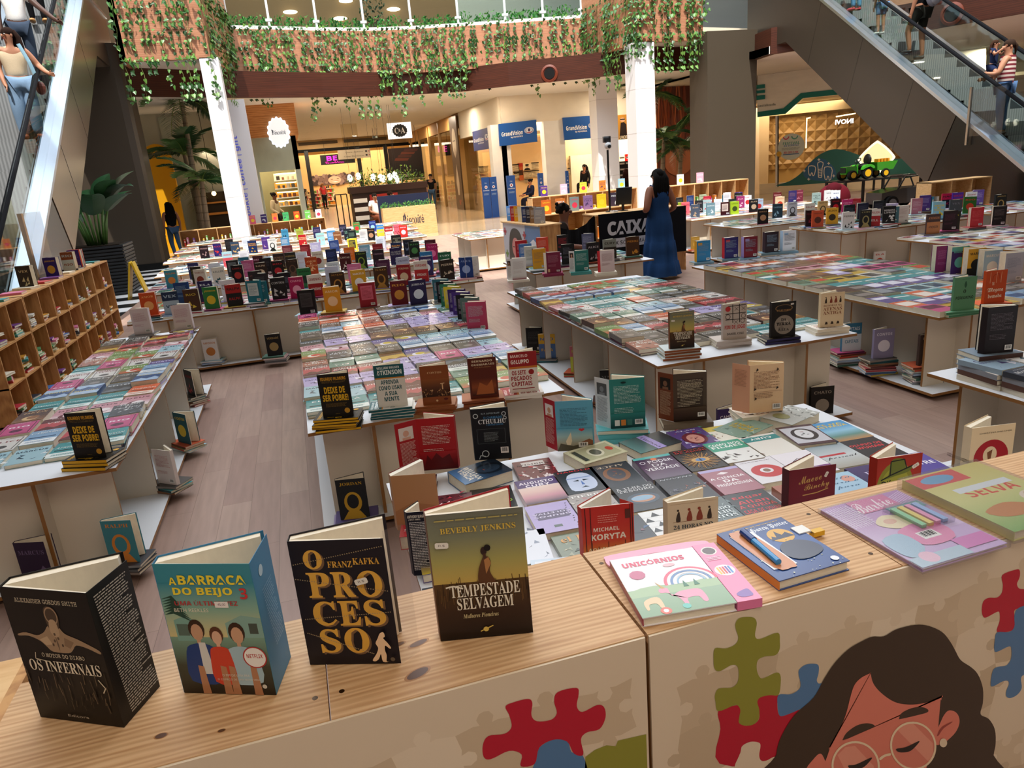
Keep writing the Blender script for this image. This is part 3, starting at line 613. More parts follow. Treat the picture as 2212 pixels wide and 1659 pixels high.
# ---- dentist on the right, behind the escalator
DA, DB = PZ(1640, 162, 4.2), PZ(2110, 104, 4.2); dx = (DB - DA).normalized(); dn = Vector((-dx.y, dx.x, 0))
D = lambda px, py, off=0: plane_pt(px, py, DA + dn * off, dn)
f = MB()
quadface(f, [D(1636, 163), D(1900, 130), D(2130, 100), D(2130, 165), D(1900, 190), D(1805, 203), D(1732, 208), D(1692, 238), D(1636, 246)], '#ece5d6', 'matte', .1, dn)
struct('wall_dentist', f)
f = MB(); quadface(f, [D(1636, 242, -.05), D(1692, 234, -.05), D(1730, 201, -.05), D(1805, 193, -.05), D(2130, 158, -.05), D(2130, 169, -.05), D(1805, 205, -.05), D(1734, 212, -.05), D(1696, 246, -.05), D(1636, 253, -.05)], '#12736a', 'satin', .12, dn)
struct('trim_dentist', f)
w_ = (DB - DA).length; X = frame(DA - Vector((0, 0, 4.2)) + dn * 3.6, dx, Vector((0, 0, 1)), -dn)
f = MB(); f.box(-1, 0, -.05, w_ + 3, 4.2, 0, '#c9a56a', 'satin', X)
for i in range(13):                                                 # relief of folded triangles
    for j in range(5):
        cx, cy, s_ = .1 + i * .4, .95 + j * .4, .2
        for k in range(8):
            t0, t1 = k * math.pi / 4, (k + 1) * math.pi / 4; g = lambda t, r: (cx + r * math.cos(t) * min(1.42, 1 / max(abs(math.cos(t)), abs(math.sin(t)))), cy + r * math.sin(t) * min(1.42, 1 / max(abs(math.cos(t)), abs(math.sin(t)))))
            a, b = g(t0, s_), g(t1, s_); z = .03 if k % 2 else .12
            f.face([X @ Vector((cx, cy, .1)), X @ Vector((*a, .12 if k % 2 == 0 else .01)), X @ Vector((*b, .01 if k % 2 == 0 else .12))], '#b8935c', 'satin')
f.box(-1, 2.85, 0, w_ + 3, 4.2, .4, '#e2cba4', 'matte', X); f.box(5.2, 0, -.02, 6.2, 2.3, .05, '#b9a86a', 'satin', X); f.box(5.3, 0, .02, 6.1, 2.2, .08, '#d8c88c', 'satin', X)
struct('wall_dentist_rear', f)
f = MB(); P4 = [DA + dn * .1 - dx, DB + dn * .1 + dx * 2, DB + dn * 3.7 + dx * 2, DA + dn * 3.7 - dx]; f.prism([(p.x, p.y) for p in P4], 3.25, 3.35, '#e8d8b8'); struct('ceiling_dentist', f)
f = MB(); quadface(f, [D(1640, 410, .02), D(1640, 250, .02), D(1700, 246, .02), D(1736, 214, .02), D(2130, 170, .02), D(2130, 400, .02)], '#fff', 'shopglass', .012, dn); tag(f.build('shop_window'), 'large front window of the dentist behind the right escalator', 'window')
f = MB(); a, b = D(1675, 250), D(1675, 404); quadface(f, [a, a + dx * .07, b + dx * .07, b], '#e9e4da', 'satin', .08, dn); quadface(f, [a + dx * .07, a + dx * .11, b + dx * .11, b + dx * .07], '#151515', 'satin', .08, dn); struct('trim_mullion_right', f)
f = MB(); quadface(f, [D(1640, 398), D(1990, 372), D(1990, 420), D(1640, 450)], '#efd9b4', 'matte', .1, dn); struct('baseboard_dentist', f)
# teal hill decal with tooth drawings
cur = spline([(1680, 402), (1706, 391), (1730, 374), (1756, 345), (1780, 329), (1804, 322), (1830, 326), (1860, 336), (1890, 341), (1930, 343), (1975, 345), (1976, 380), (1900, 388), (1800, 394)], 4)
f = MB(); f.face([D(x, y, -.004) for x, y in cur], '#2f6b63', 'satin')
f.face([D(x, y, -.006) for x, y in spline([(1735, 375), (1750, 352), (1775, 342), (1800, 360), (1806, 378), (1790, 390), (1750, 388)], 4)], '#35648a', 'satin')
def dline(pts, col='#f1e6d4', w=1.6, off=-.009):
    for (xa_, ya_), (xb_, yb_) in zip(pts, pts[1:]):
        l = math.hypot(xb_ - xa_, yb_ - ya_) or 1; nx, ny = -(yb_ - ya_) / l * w / 2, (xb_ - xa_) / l * w / 2
        f.face([D(xa_ + nx, ya_ + ny, off), D(xb_ + nx, yb_ + ny, off), D(xb_ - nx, yb_ - ny, off), D(xa_ - nx, ya_ - ny, off)], col, 'satin')
tooth = [(1746, 364), (1747, 359), (1753, 358), (1760, 359), (1762, 364), (1761, 370), (1759, 378), (1756, 380), (1755, 374), (1753, 373), (1751, 379), (1748, 378), (1746, 369), (1746, 364)]
dline(tooth); dline([(x + 34 + (x - 1746) * .12, y + 2 + (y - 358) * .35) for x, y in tooth]); dline([(1766, 355), (1767, 351), (1773, 349), (1778, 351), (1778, 356), (1776, 362), (1775, 383), (1768, 383), (1767, 362), (1766, 355)]); 
for k in range(5): dline([(1768, 366 + k * 3.4), (1775, 365 + k * 3.4)], w=1.2)
for x, y in ((1769, 345), (1790, 353), (1801, 380), (1737, 369), (1747, 387)): dline([(x - 3, y), (x + 3, y)]); dline([(x, y - 3), (x, y + 3)])
dline([(1842 + 8 * math.cos(t), 366 + 9 * math.sin(t)) for t in (2 * math.pi * k / 16 for k in range(17))], w=1.2)
tag(f.build('window_decal'), 'teal hill shaped window sticker with white tooth drawings', 'decal')
f = MB(); c = D(1709, 317, -.004); rr_ = (D(1738, 317, -.004) - c).length; Xd = frame(c, dx, (0, 0, 1), -dn)
A = Art(2 * rr_, 2 * rr_); A.ell(.5, .5, .5, None, '#cfd6cb', 40); A.ring(.3, .9, .12, .35, '#c33a5a', 12, a0=math.pi, a1=2 * math.pi); A.ring(.62, .9, .13, .35, '#4f9c86', 12, a0=math.pi, a1=2 * math.pi)
A.text('FESTIVAL', .5, .64, .62, .1, '#3f8f80', 'b'); A.text('DO SORRISO', .5, .55, .55, .07, '#3d6fae', 'b'); A.para(.15, .38, .85, .48, 3, '#8a978c'); A.text('20% OFF E 25X', .5, .29, .55, .08, '#c8345c', 'b'); A.rect(.2, .2, .8, .23, '#4d77a8'); A.ell(.05, .26, .1, None, '#d9a83a', 14)
A.emit(f, frame(c - dx * rr_ - Vector((0, 0, rr_)), dx, (0, 0, 1), -dn), 'satin', 0, .001, bg=False); tag(f.build('window_decal'), 'round pale window sticker with coloured lettering at the dentist', 'decal')
A = Art(1, 1); f = MB(); a = D(1636, 235, -.06)
for y0_, y1_ in ((183, 192), (195, 202), (206, 216)): quadface(f, [D(1634, y0_ + 1, -.06), D(1652, y0_ - 1, -.06), D(1652, y1_ - 2, -.06), D(1634, y1_, -.06)], '#12736a', 'satin', .05, dn)
p, q = D(1636, 231, -.012), D(1674, 226, -.012); A = Art((q - p).length, .12); A.text('especializada', .42, .5, 1.25, .95, '#54635e', 'n'); A.emit(f, frame(p - Vector((0, 0, .04)), dx, (0, 0, 1), -dn), 'satin', 0, .001, bg=False)
tag(f.build('shop_lettering'), 'teal letter and small dark lettering on the dentist fascia', 'lettering')
p, q = D(1804, 270, 1.5), D(1842, 255, 1.5); A = Art((q - p).length, abs(q.z - p.z)); A.text('INOVI', .5, .5, -1.0, .9, '#dfe9ff', 'n', bold=.02); f = MB(); A.emit(f, frame(p, dx, (0, 0, 1), -dn), 'lamp', 0, .001, bg=False); tag(f.build('lit_lettering'), 'white glowing mirrored letters inside the dentist window', 'lettering')
for i, (a, b, c, d) in enumerate(((1806, 252, 1848, 245), (1742, 256, 1751, 254), (1743, 256, 1741, 320))):
    f = MB(); p, q = D(a, b, 2), D(c, d, 2); f.tube([p, q], .02, '#ffe8b8', 'lamp', 6); tag(f.build('light_strip'), ['slanting white light strip above the mirrored letters', 'short light strip at the top of the upright strip', 'upright warm light strip behind the round sticker'][i], 'lamp')
c = plane_pt(1893, 342, DA - dn * 1.2, dn); o = thing('lit_sign', 'glowing diamond shaped sign behind the green toy tractor', 'sign', c); s_ = .34; X = frame((0, 0, 0), dx, (0, 0, 1), -dn)
def rdiam(r): return [(r * 1.1 * (abs(math.cos(t)) ** 1.7) * (1 if math.cos(t) >= 0 else -1), r * 1.1 * (abs(math.sin(t)) ** 1.7) * (1 if math.sin(t) >= 0 else -1)) for t in (2 * math.pi * k / 40 for k in range(40))]
f = MB(); f.prism(rdiam(.52), -.06, .0, '#fff6e2', 'glow', X); f.build('glowing_rim', o); f = MB(); f.prism(rdiam(.45), 0, .012, '#f7dfa6', 'glow', X); f.build('face', o)
f = MB(); f.box(-.03, .02, -c.z, .03, .06, -.4, '#222', 'satin'); f.build('post', o)
# large hair poster right of the white columns
p, q = PY(1421, 395, 26.7), PY(1502, 184, 26.7); w, h = q.x - p.x + .15, q.z
o = thing('shop_poster', 'tall poster of a woman with auburn hair behind the right palms', 'poster', (p.x, 26.7, 0))
A = Art(w, h, '#8a4526'); A.grad(0, 0, 1, 1, ['#7a3d22', '#8f4a2c', '#5d2a15']); r5 = random.Random(2)
for k in range(40):
    x = r5.random(); A.line([(x, 1), (x + r5.uniform(-.1, .1), .7), (x + r5.uniform(-.25, .25), .35)], .03, r5.choice(['#7a3417', '#5d2411', '#a8592f', '#8d4220']))
A.ell(.5, .36, .36, .15, '#b06a45', 28); A.poly(spline([(.2, .0), (.3, .22), (.5, .16), (.72, .22), (.85, .0)], 3), '#8a4a2c'); A.ell(.5, .44, .2, .022, '#8a3a2a', 18); A.poly([(.0, .0), (.12, .0), (.2, .5), (.05, .6), (0, .6)], '#5d2411'); A.poly([(1, .0), (.9, .0), (.8, .5), (.95, .6), (1, .6)], '#5d2411')
f = MB(); f.box(0, 0, 0, w, .06, h, '#7a4a2e'); A.emit(f, frame((0, -.004, 0), (1, 0, 0), (0, 0, 1), (0, -1, 0)), 'satin', 0, .0015); f.build('sheet', o)
f = MB(); p, q = PY(1500, 395, 26.72), PY(1510, 184, 26.72); f.box(p.x + .14, 26.8, 0, p.x + .3, 27, 4.2, '#0f0d0c'); f.box(p.x + .3, 26.85, 0, p.x + 3.5, 26.95, 4.2, '#e3c8a4'); struct('wall_poster', f)
# upstairs: lamps and plant seen through the balustrade glass
for i, (x, y) in enumerate(((747, 2), (627, 26), (735, 40), (850, 20))):
    p = PY(x, y, 32.8); o = thing('wall_light', 'glowing oval lamp on the brown upper wall, %s from the left' % ORD[[1, 0, 2, 3][i]] if i != 2 else 'glowing oval lamp lowest on the brown upper wall', 'lamp', p); f = MB(); f.ball((0, 0, 0), (.28, .05, .08), '#ffe9c2', 'lamp'); f.build('globe', o)

# ================================================================== people
def skinmesh(name, V, Ed, Rd, root, col, parent, mat='skin', lv=2, extra=None):
    idx = {k: i for i, k in enumerate(V)}
    me = bpy.data.meshes.new('sk'); me.from_pydata([V[k] for k in V], [(idx[a], idx[b]) for a, b in Ed], []); me.update()
    ob = bpy.data.objects.new('sk', me); COL.objects.link(ob); ob.modifiers.new('s', 'SKIN')
    sv = me.skin_vertices[0].data
    for k, i in idx.items():
        r = Rd[k]; sv[i].radius = r if isinstance(r, tuple) else (r, r); sv[i].use_root = (k == root)
    m = ob.modifiers.new('u', 'SUBSURF'); m.levels = lv; m.render_levels = lv
    dg = bpy.context.evaluated_depsgraph_get(); ev = ob.evaluated_get(dg); em = ev.to_mesh()
    f = MB(); f.mesh([tuple(v.co) for v in em.vertices], [tuple(p.vertices) for p in em.polygons], col, mat)
    ev.to_mesh_clear(); bpy.data.objects.remove(ob); bpy.data.meshes.remove(me)
    if extra: extra(f)
    return f.build(name, parent, True)
JD = dict(pel=(0, 0, .525), sp=(0, .004, .62), ch=(0, .01, .735), nk=(0, .005, .825), hb=(0, -.004, .868), hc=(0, -.008, .915), hd=(0, -.004, .955),
          ls=(.1, .01, .80), le=(.135, .02, .635), lw=(.14, -.02, .49), rs=(-.1, .01, .80), re=(-.135, .02, .635), rw=(-.14, -.02, .49),
          lp=(.05, 0, .505), lk=(.056, -.012, .285), la=(.056, .012, .045), lt=(.064, -.075, .018), rp=(-.05, 0, .505), rk=(-.056, -.012, .285), ra=(-.056, .012, .045), rt=(-.064, -.075, .018))
RD = dict(pel=(.078, .06), sp=(.068, .052), ch=(.078, .056), nk=.03, hb=(.036, .042), hc=(.045, .054), hd=(.04, .046), ls=.037, le=.026, lw=.018, rs=.037, re=.026, rw=.018,
          lp=.056, lk=.036, la=.023, lt=.02, rp=.056, rk=.036, ra=.023, rt=.02)
ED = [('pel', 'sp'), ('sp', 'ch'), ('ch', 'nk'), ('nk', 'hb'), ('hb', 'hc'), ('hc', 'hd'), ('ch', 'ls'), ('ls', 'le'), ('le', 'lw'), ('ch', 'rs'), ('rs', 're'), ('re', 'rw'),
      ('pel', 'lp'), ('lp', 'lk'), ('lk', 'la'), ('la', 'lt'), ('pel', 'rp'), ('rp', 'rk'), ('rk', 'ra'), ('ra', 'rt')]
def person(label, h, loc, rz, skin, pose={}, hair=None, top=None, bottom=None, shoes=None, fat=1.0, hands={}, drop=()):
    o = thing('person', label, 'person', loc, rz)
    J = {k: Vector(pose.get(k, JD[k])) * h for k in JD if k not in drop}; Rr = {k: tuple(q * h * fat for q in (RD[k] if isinstance(RD[k], tuple) else (RD[k], RD[k]))) for k in J}
    for k in ('nk', 'hb', 'hc', 'hd'):
        if k in Rr: Rr[k] = tuple(q / fat for q in Rr[k])
    E_ = [e for e in ED if e[0] in J and e[1] in J]; V, Rb, Eb = dict(J), dict(Rr), list(E_)
    for s in 'lr':                                                       # hands: palm, four fingers, thumb
        if s + 'w' not in J: continue
        w = J[s + 'w']; d = Vector(hands.get(s, tuple((w - J[s + 'e']).normalized()))).normalized(); sg = 1 if s == 'l' else -1
        side = d.cross(Vector((sg, 0, 0))); side = side.normalized() if side.length > .2 else Vector((0, 1, 0)); nn = d.cross(side).normalized()
        V[s + 'm'] = w + d * .04 * h; Rb[s + 'm'] = (.017 * h, .014 * h); Eb.append((s + 'w', s + 'm'))
        for i in range(4):
            a = V[s + 'm'] + side * (.0095 * h * (1.5 - i)) + d * .012 * h; L = (.034, .042, .044, .036)[::-1][i] * h
            V[s + 'f%d' % i] = a; V[s + 'g%d' % i] = a + d * L * .55 + nn * .004 * h * sg; V[s + 'h%d' % i] = a + d * L + nn * .014 * h * sg
            for q in 'fgh': Rb[s + q + str(i)] = (.0052 * h, .0052 * h)
            Eb += [(s + 'm', s + 'f%d' % i), (s + 'f%d' % i, s + 'g%d' % i), (s + 'g%d' % i, s + 'h%d' % i)]
        t = w + d * .018 * h + side * .014 * h; V[s + 't1'] = t; V[s + 't2'] = t + d * .022 * h + side * .016 * h; Rb[s + 't1'] = Rb[s + 't2'] = (.006 * h, .006 * h); Eb += [(s + 'w', s + 't1'), (s + 't1', s + 't2')]
    def facebits(f):
        if 'hc' not in J: return
        c = J['hc']; u = (J['hd'] - J['hb']).normalized(); fw = Vector(pose.get('face', (0, -1, 0))).normalized(); fw = (fw - u * fw.dot(u)).normalized(); sd = fw.cross(u)
        X = frame(c, sd, -fw, u) 
        for s in (-1, 1):
            f.ball((s * .02 * h, -.049 * h, .004 * h), (.0095 * h, .006 * h, .0055 * h), '#f2ece6', 'satin', 8, X); f.ball((s * .02 * h, -.0535 * h, .004 * h), (.0048 * h, .003 * h, .005 * h), '#1c120d', 'satin', 8, X)
            f.ball((s * .02 * h, -.051 * h, .017 * h), (.013 * h, .005 * h, .003 * h), '#1c120d', 'matte', 8, X); f.ball((s * .046 * h, .002 * h, -.002 * h), (.006 * h, .012 * h, .018 * h), skin, 'skin', 8, X)
        f.ball((0, -.056 * h, -.01 * h), (.009 * h, .014 * h, .016 * h), skin, 'skin', 8, X); f.ball((0, -.047 * h, -.032 * h), (.017 * h, .007 * h, .006 * h), '#9a4a40', 'skin', 8, X)
    skinmesh('body', V, Eb, Rb, 'pel', skin, o, extra=facebits)
    def shell(name, keys, col, grow, parent=o, cut={}, mat='cloth'):
        v, r = {}, {}
        for k in keys: v[k] = J[k]; r[k] = tuple(q * grow + .004 for q in Rr[k])
        for k, (a, b, t) in cut.items():
            v[k] = J[a].lerp(J[b], t); r[k] = tuple((p * (1 - t) + q * t) * grow + .006 for p, q in zip(Rr[a], Rr[b]))
        e = [x for x in ED if x[0] in v and x[1] in v]
        for k, (a, b, t) in cut.items(): e.append((a, k))
        return skinmesh(name, v, e, r, 'pel' if 'pel' in v else keys[0], col, parent, mat)
    if top:
        col, sl = top; cut = {}; keys = ['pel', 'sp', 'ch', 'ls', 'rs']; keys = [k for k in keys if k in J]
        if sl == 'short': cut = {'lc': ('ls', 'le', .55), 'rc': ('rs', 're', .55)}
        elif sl == 'long': keys += [k for k in ('le', 'lw', 're', 'rw') if k in J]
        elif sl == 'none': cut = {}; 
        cut = {k: c for k, c in cut.items() if c[1] in J}
        shell('top', keys, col, 1.14, cut=cut)
    if bottom:
        col, ln = bottom; keys = ['pel', 'lp', 'rp']; cut = {}
        if ln == 'long': keys += ['lk', 'la', 'rk', 'ra']
        elif ln == 'short': cut = {'lq': ('lp', 'lk', .85), 'rq': ('rp', 'rk', .85)}
        elif ln == 'wide':
            keys += ['lk', 'la', 'rk', 'ra']
            for k in ('lk', 'la', 'rk', 'ra'): Rr[k] = tuple(q * 1.5 for q in Rr[k])
            for k in ('lp', 'rp'): Rr[k] = tuple(q * 1.08 for q in Rr[k])
        shell('trousers' if ln != 'short' else 'shorts', keys, col, 1.12, cut=cut)
    if shoes and 'la' in J:
        f = MB()
        for s in 'lr':
            a, t = J[s + 'a'], J[s + 't']; m = a.lerp(t, .5); d = (t - a); d.z = 0; X = frame((m.x, m.y, max(0, min(a.z, t.z) - .018 * h) + .026 * h + .002), d.normalized().cross(Vector((0, 0, 1))), d.normalized(), (0, 0, 1))
            f.ball((0, 0, 0), (.03 * h, .078 * h, .026 * h), shoes, 'satin', 12, X)
        f.build('shoes', o, True)
    if hair and 'hc' in J:
        col, st = hair; f = MB(); c, u = J['hc'], (J['hd'] - J['hb']).normalized(); fw = Vector(pose.get('face', (0, -1, 0))).normalized(); fw = (fw - u * fw.dot(u)).normalized(); X = frame(c, fw.cross(u), -fw, u)
        f.ball((0, .012 * h, .02 * h), (.054 * h, .06 * h, .052 * h), col, 'cloth', 16, X)
        if st == 'long':
            for k in range(-3, 4): f.tube([X @ Vector((k * .014 * h, .03 * h, .04 * h)), X @ Vector((k * .017 * h, .062 * h, -.02 * h)), X @ Vector((k * .02 * h, .062 * h, -.1 * h)), X @ Vector((k * .018 * h, .058 * h, -.19 * h)), X @ Vector((k * .014 * h, .05 * h, -.235 * h))], [.018 * h, .024 * h, .025 * h, .02 * h, .006 * h], col, 'cloth', 8)
        if st == 'bun': f.ball((0, .065 * h, .045 * h), .026 * h, col, 'cloth', 12, X)
        if st == 'pony': f.tube([X @ Vector((0, .06 * h, .03 * h)), X @ Vector((0, .085 * h, 0)), X @ Vector((0, .08 * h, -.09 * h))], [.016 * h, .02 * h, .006 * h], col, 'cloth', 8)
        if st == 'curly':
            rq = random.Random(4)
            for k in range(26): t = rq.random() * 6.28; z = rq.uniform(-.01, .07); f.ball((.045 * h * math.cos(t), .012 * h + .05 * h * max(-.2, math.sin(t)), z * h), .016 * h, col, 'cloth', 8, X)
        f.build('hair', o, True)
    return o, J

# woman in the long blue dress at the cash desk, seen from behind
SK1 = '#8d5a43'
po = dict(le=(.16, .05, .64), lw=(.075, -.11, .62), re=(-.165, .03, .63), rw=(-.09, -.09, .575), face=(0, -1, -.25))
wo, J = person('person in a long blue strappy dress with black hair, holding a small book', 1.63, (5.2, 9.98, 0), R(188), SK1, po, ('#0b0908', 'long'), fat=1.16, hands={'l': (-.6, -.5, .2), 'r': (.6, -.6, .1)})
H_ = 1.63; f = MB(); prof = [(.80, .085, .062), (.76, .098, .075), (.72, .105, .082), (.66, .098, .075), (.61, .1, .078), (.55, .115, .1), (.5, .122, .112), (.42, .125, .118), (.345, .13, .122), (.34, .138, .128), (.25, .148, .138), (.16, .155, .145), (.155, .165, .154), (.08, .182, .17), (.035, .195, .182)]
nn = 64; v = []
for i, (z, a, b) in enumerate(prof):
    am = .0 if z > .6 else .10 * min(1, (.6 - z) / .35)
    for k in range(nn):
        t = 2 * math.pi * k / nn; q = 1 + am * (.6 * math.sin(9 * t + i * .3) + .4 * math.sin(14 * t + 2)); v.append((a * q * math.cos(t) * H_, (b * q * math.sin(t) + .006) * H_, z * H_))
f.mesh(v, [(i * nn + k, i * nn + (k + 1) % nn, (i + 1) * nn + (k + 1) % nn, (i + 1) * nn + k) for i in range(len(prof) - 1) for k in range(nn)], '#1c3a63', 'cloth'); f.build('dress', wo, True)
f = MB()
for s in (-1, 1): f.tube([Vector((s * .06, -.07, .77)) * H_, Vector((s * .066, -.02, .845)) * H_, Vector((s * .062, .045, .83)) * H_, Vector((s * .05, .078, .76)) * H_], .007 * H_, '#16305a', 'cloth', 6)
f.build('shoulder_strap', wo); f = MB(); f.tube([Vector((s_ * .047, -.03 - .02 * (1 - abs(s_)), .915)) * H_ for s_ in (-1, 1)], .003, '#111', 'satin', 6); f.ball((-.02 * H_, -.055 * H_, .92 * H_), (.018 * H_, .004, .012 * H_), '#22252a', 'gloss'); f.ball((.02 * H_, -.055 * H_, .92 * H_), (.018 * H_, .004, .012 * H_), '#22252a', 'gloss'); f.build('spectacles', wo)
bk = thing('book', 'small pale book held in both hands by the person in the blue dress', 'book', wo.matrix_basis @ (Vector((0.0, -.145, .645)) * H_), R(170))
f = MB(); X = Matrix.Rotation(R(-50), 4, 'X'); f.box(-.07, 0, 0, .07, .016, .19, '#d9dcd6', 'print', X); f.box(-.07, -.004, 0, .07, 0, .19, '#7fa9b0', 'print', X); f.build('cover', bk); f = MB(); f.box(-.066, .001, .004, .068, .015, .188, '#eee4cc', 'matte', X @ Matrix.Translation((.004, 0, .004))); f.build('page_block', bk)
# cashier, mostly hidden behind the black cloth
person('person with short black hair seated behind the black cloth of the cash desk', 1.72, (3.84, 10.35, -.46), R(70), '#7c5140', dict(lk=(.06, -.24, .5), la=(.06, -.25, .28), lt=(.06, -.33, .26), rk=(-.06, -.24, .5), ra=(-.06, -.25, .28), rt=(-.06, -.33, .26), lw=(.08, -.2, .6), rw=(-.08, -.2, .6)), ('#100c0a', 'curly'), ('#2a211d', 'short'), ('#20222a', 'long'), '#222')
# far concourse
sit = dict(lk=(.06, -.22, .51), la=(.06, -.23, .27), lt=(.06, -.31, .25), rk=(-.06, -.22, .51), ra=(-.06, -.23, .27), rt=(-.06, -.31, .25))
person('person in black shirt and jeans standing by the shop glass far back', 1.73, (PZ(937, 452, 0).x, PZ(937, 452, 0).y, 0), R(-15), '#8a5f49', dict(lw=(.12, .03, .5), rw=(-.12, -.03, .5), face=(-.5, -1, 0)), ('#15100d', 'short'), ('#0d0d10', 'short'), ('#37506e', 'long'), '#151515')
p = PY(592, 424, 26.3); person('person in cream shirt with hair in a bun inside the bakery', 1.6, (p.x, 26.3, 0), R(60), '#6a4232', dict(lw=(.1, -.12, .55), rw=(-.1, -.12, .55), face=(0, -1, -.2)), ('#120c0a', 'bun'), ('#d9c3a0', 'long'), ('#3b3a3c', 'long'), '#222')
p = PY(808, 423, 25.4); person('person in white blouse seated at the cafe with one hand at the chin', 1.64, (p.x, 25.4, p.z - 1.52), R(25), '#9a6a50', dict(sit, lw=(.03, -.09, .83), le=(.12, -.08, .68), rw=(-.02, -.13, .56), face=(-.5, -1, 0)), ('#1b120e', 'bun'), ('#efe9df', 'short'), ('#6e3d2a', 'long'), '#3a2a20')
for nm_, x_, y_, z_ in (('white blouse', p.x, 25.4, p.z - .7), ('grey top', PY(843, 424, 26.4).x, 26.4, PY(843, 424, 26.4).z - .66)):
    o = thing('cafe_chair', 'dark wooden cafe chair under the person in ' + nm_, 'chair', (x_, y_, 0)); f = MB(); f.box(-.2, -.12, z_ - .04, .2, .24, z_, '#3a2418', 'satin'); f.build('seat', o); f = MB(); f.box(-.2, .24, z_, .2, .27, z_ + .42, '#3a2418', 'satin'); f.build('backrest', o)
    for a_ in (-.18, .18):
        for b_ in (-.1, .22): f = MB(); f.box(a_ - .02, b_ - .02, 0, a_ + .02, b_ + .02, z_ - .04, '#3a2418', 'satin'); f.build('leg', o)
p = PY(843, 424, 26.4); person('person in grey top bending at the cafe beside the white blouse', 1.7, (p.x, 26.4, p.z - 1.5), R(95), '#a06e52', dict(sit, face=(0, -1, -.3)), ('#2a1a12', 'short'), ('#565a56', 'short'), ('#2a2a2e', 'long'), '#222')
p = PY(1145, 390, 28.6); person('person in navy jacket seated at a screen inside the optician', 1.65, (p.x, 28.6, p.z - 1.55), R(-80), '#a87458', dict(sit, lw=(.08, -.2, .62), rw=(-.08, -.2, .62), le=(.12, -.04, .66), re=(-.12, -.04, .66)), ('#17110e', 'bun'), ('#1c2340', 'long'), ('#20243a', 'long'), '#222')
p = PY(1262, 358, 29.5); person('person with long black hair sitting at the counter below the fire signs', 1.65, (p.x, 29.5, p.z - 1.56), R(-60), '#8a5a44', dict(sit), ('#0c0a0a', 'long'), ('#17171b', 'long'), ('#17171b', 'long'), '#222')
p = PY(1352, 366, 25.6); person('person in black with long dark hair between the two white columns', 1.66, (p.x, 25.6, p.z - 1.6), R(160), '#a3745c', {}, ('#2a120c', 'long'), ('#0e0c0d', 'long'), ('#0e0c0d', 'long'), '#111')
p = PZ(372, 555, 0); person('person in black strappy top and jeans walking past the left pillar', 1.62, (-3.35, 23.2, 0), R(205), '#a8735a', dict(lk=(.05, -.06, .29), la=(.05, .03, .05), rk=(-.05, .02, .285), ra=(-.05, .1, .06), rt=(-.05, .03, .02)), ('#15100e', 'long'), ('#101014', 'none'), ('#47658c', 'long'), '#e8e6e2')
for lab, x, y, yy, c in (('person in red top among the shelves of the far shop', 697, 403, 50, '#c2383a'), ('person in black among the shelves of the far shop', 653, 410, 49.5, '#15151a')):
    p = PY(x, y, yy); person(lab, 1.66, (p.x, yy, max(0, p.z - 1.6)), R(30), '#a0705a', {}, ('#8a5a30' if 'red' in lab else '#1a1210', 'long'), (c, 'short'), ('#141418', 'long'), '#222')

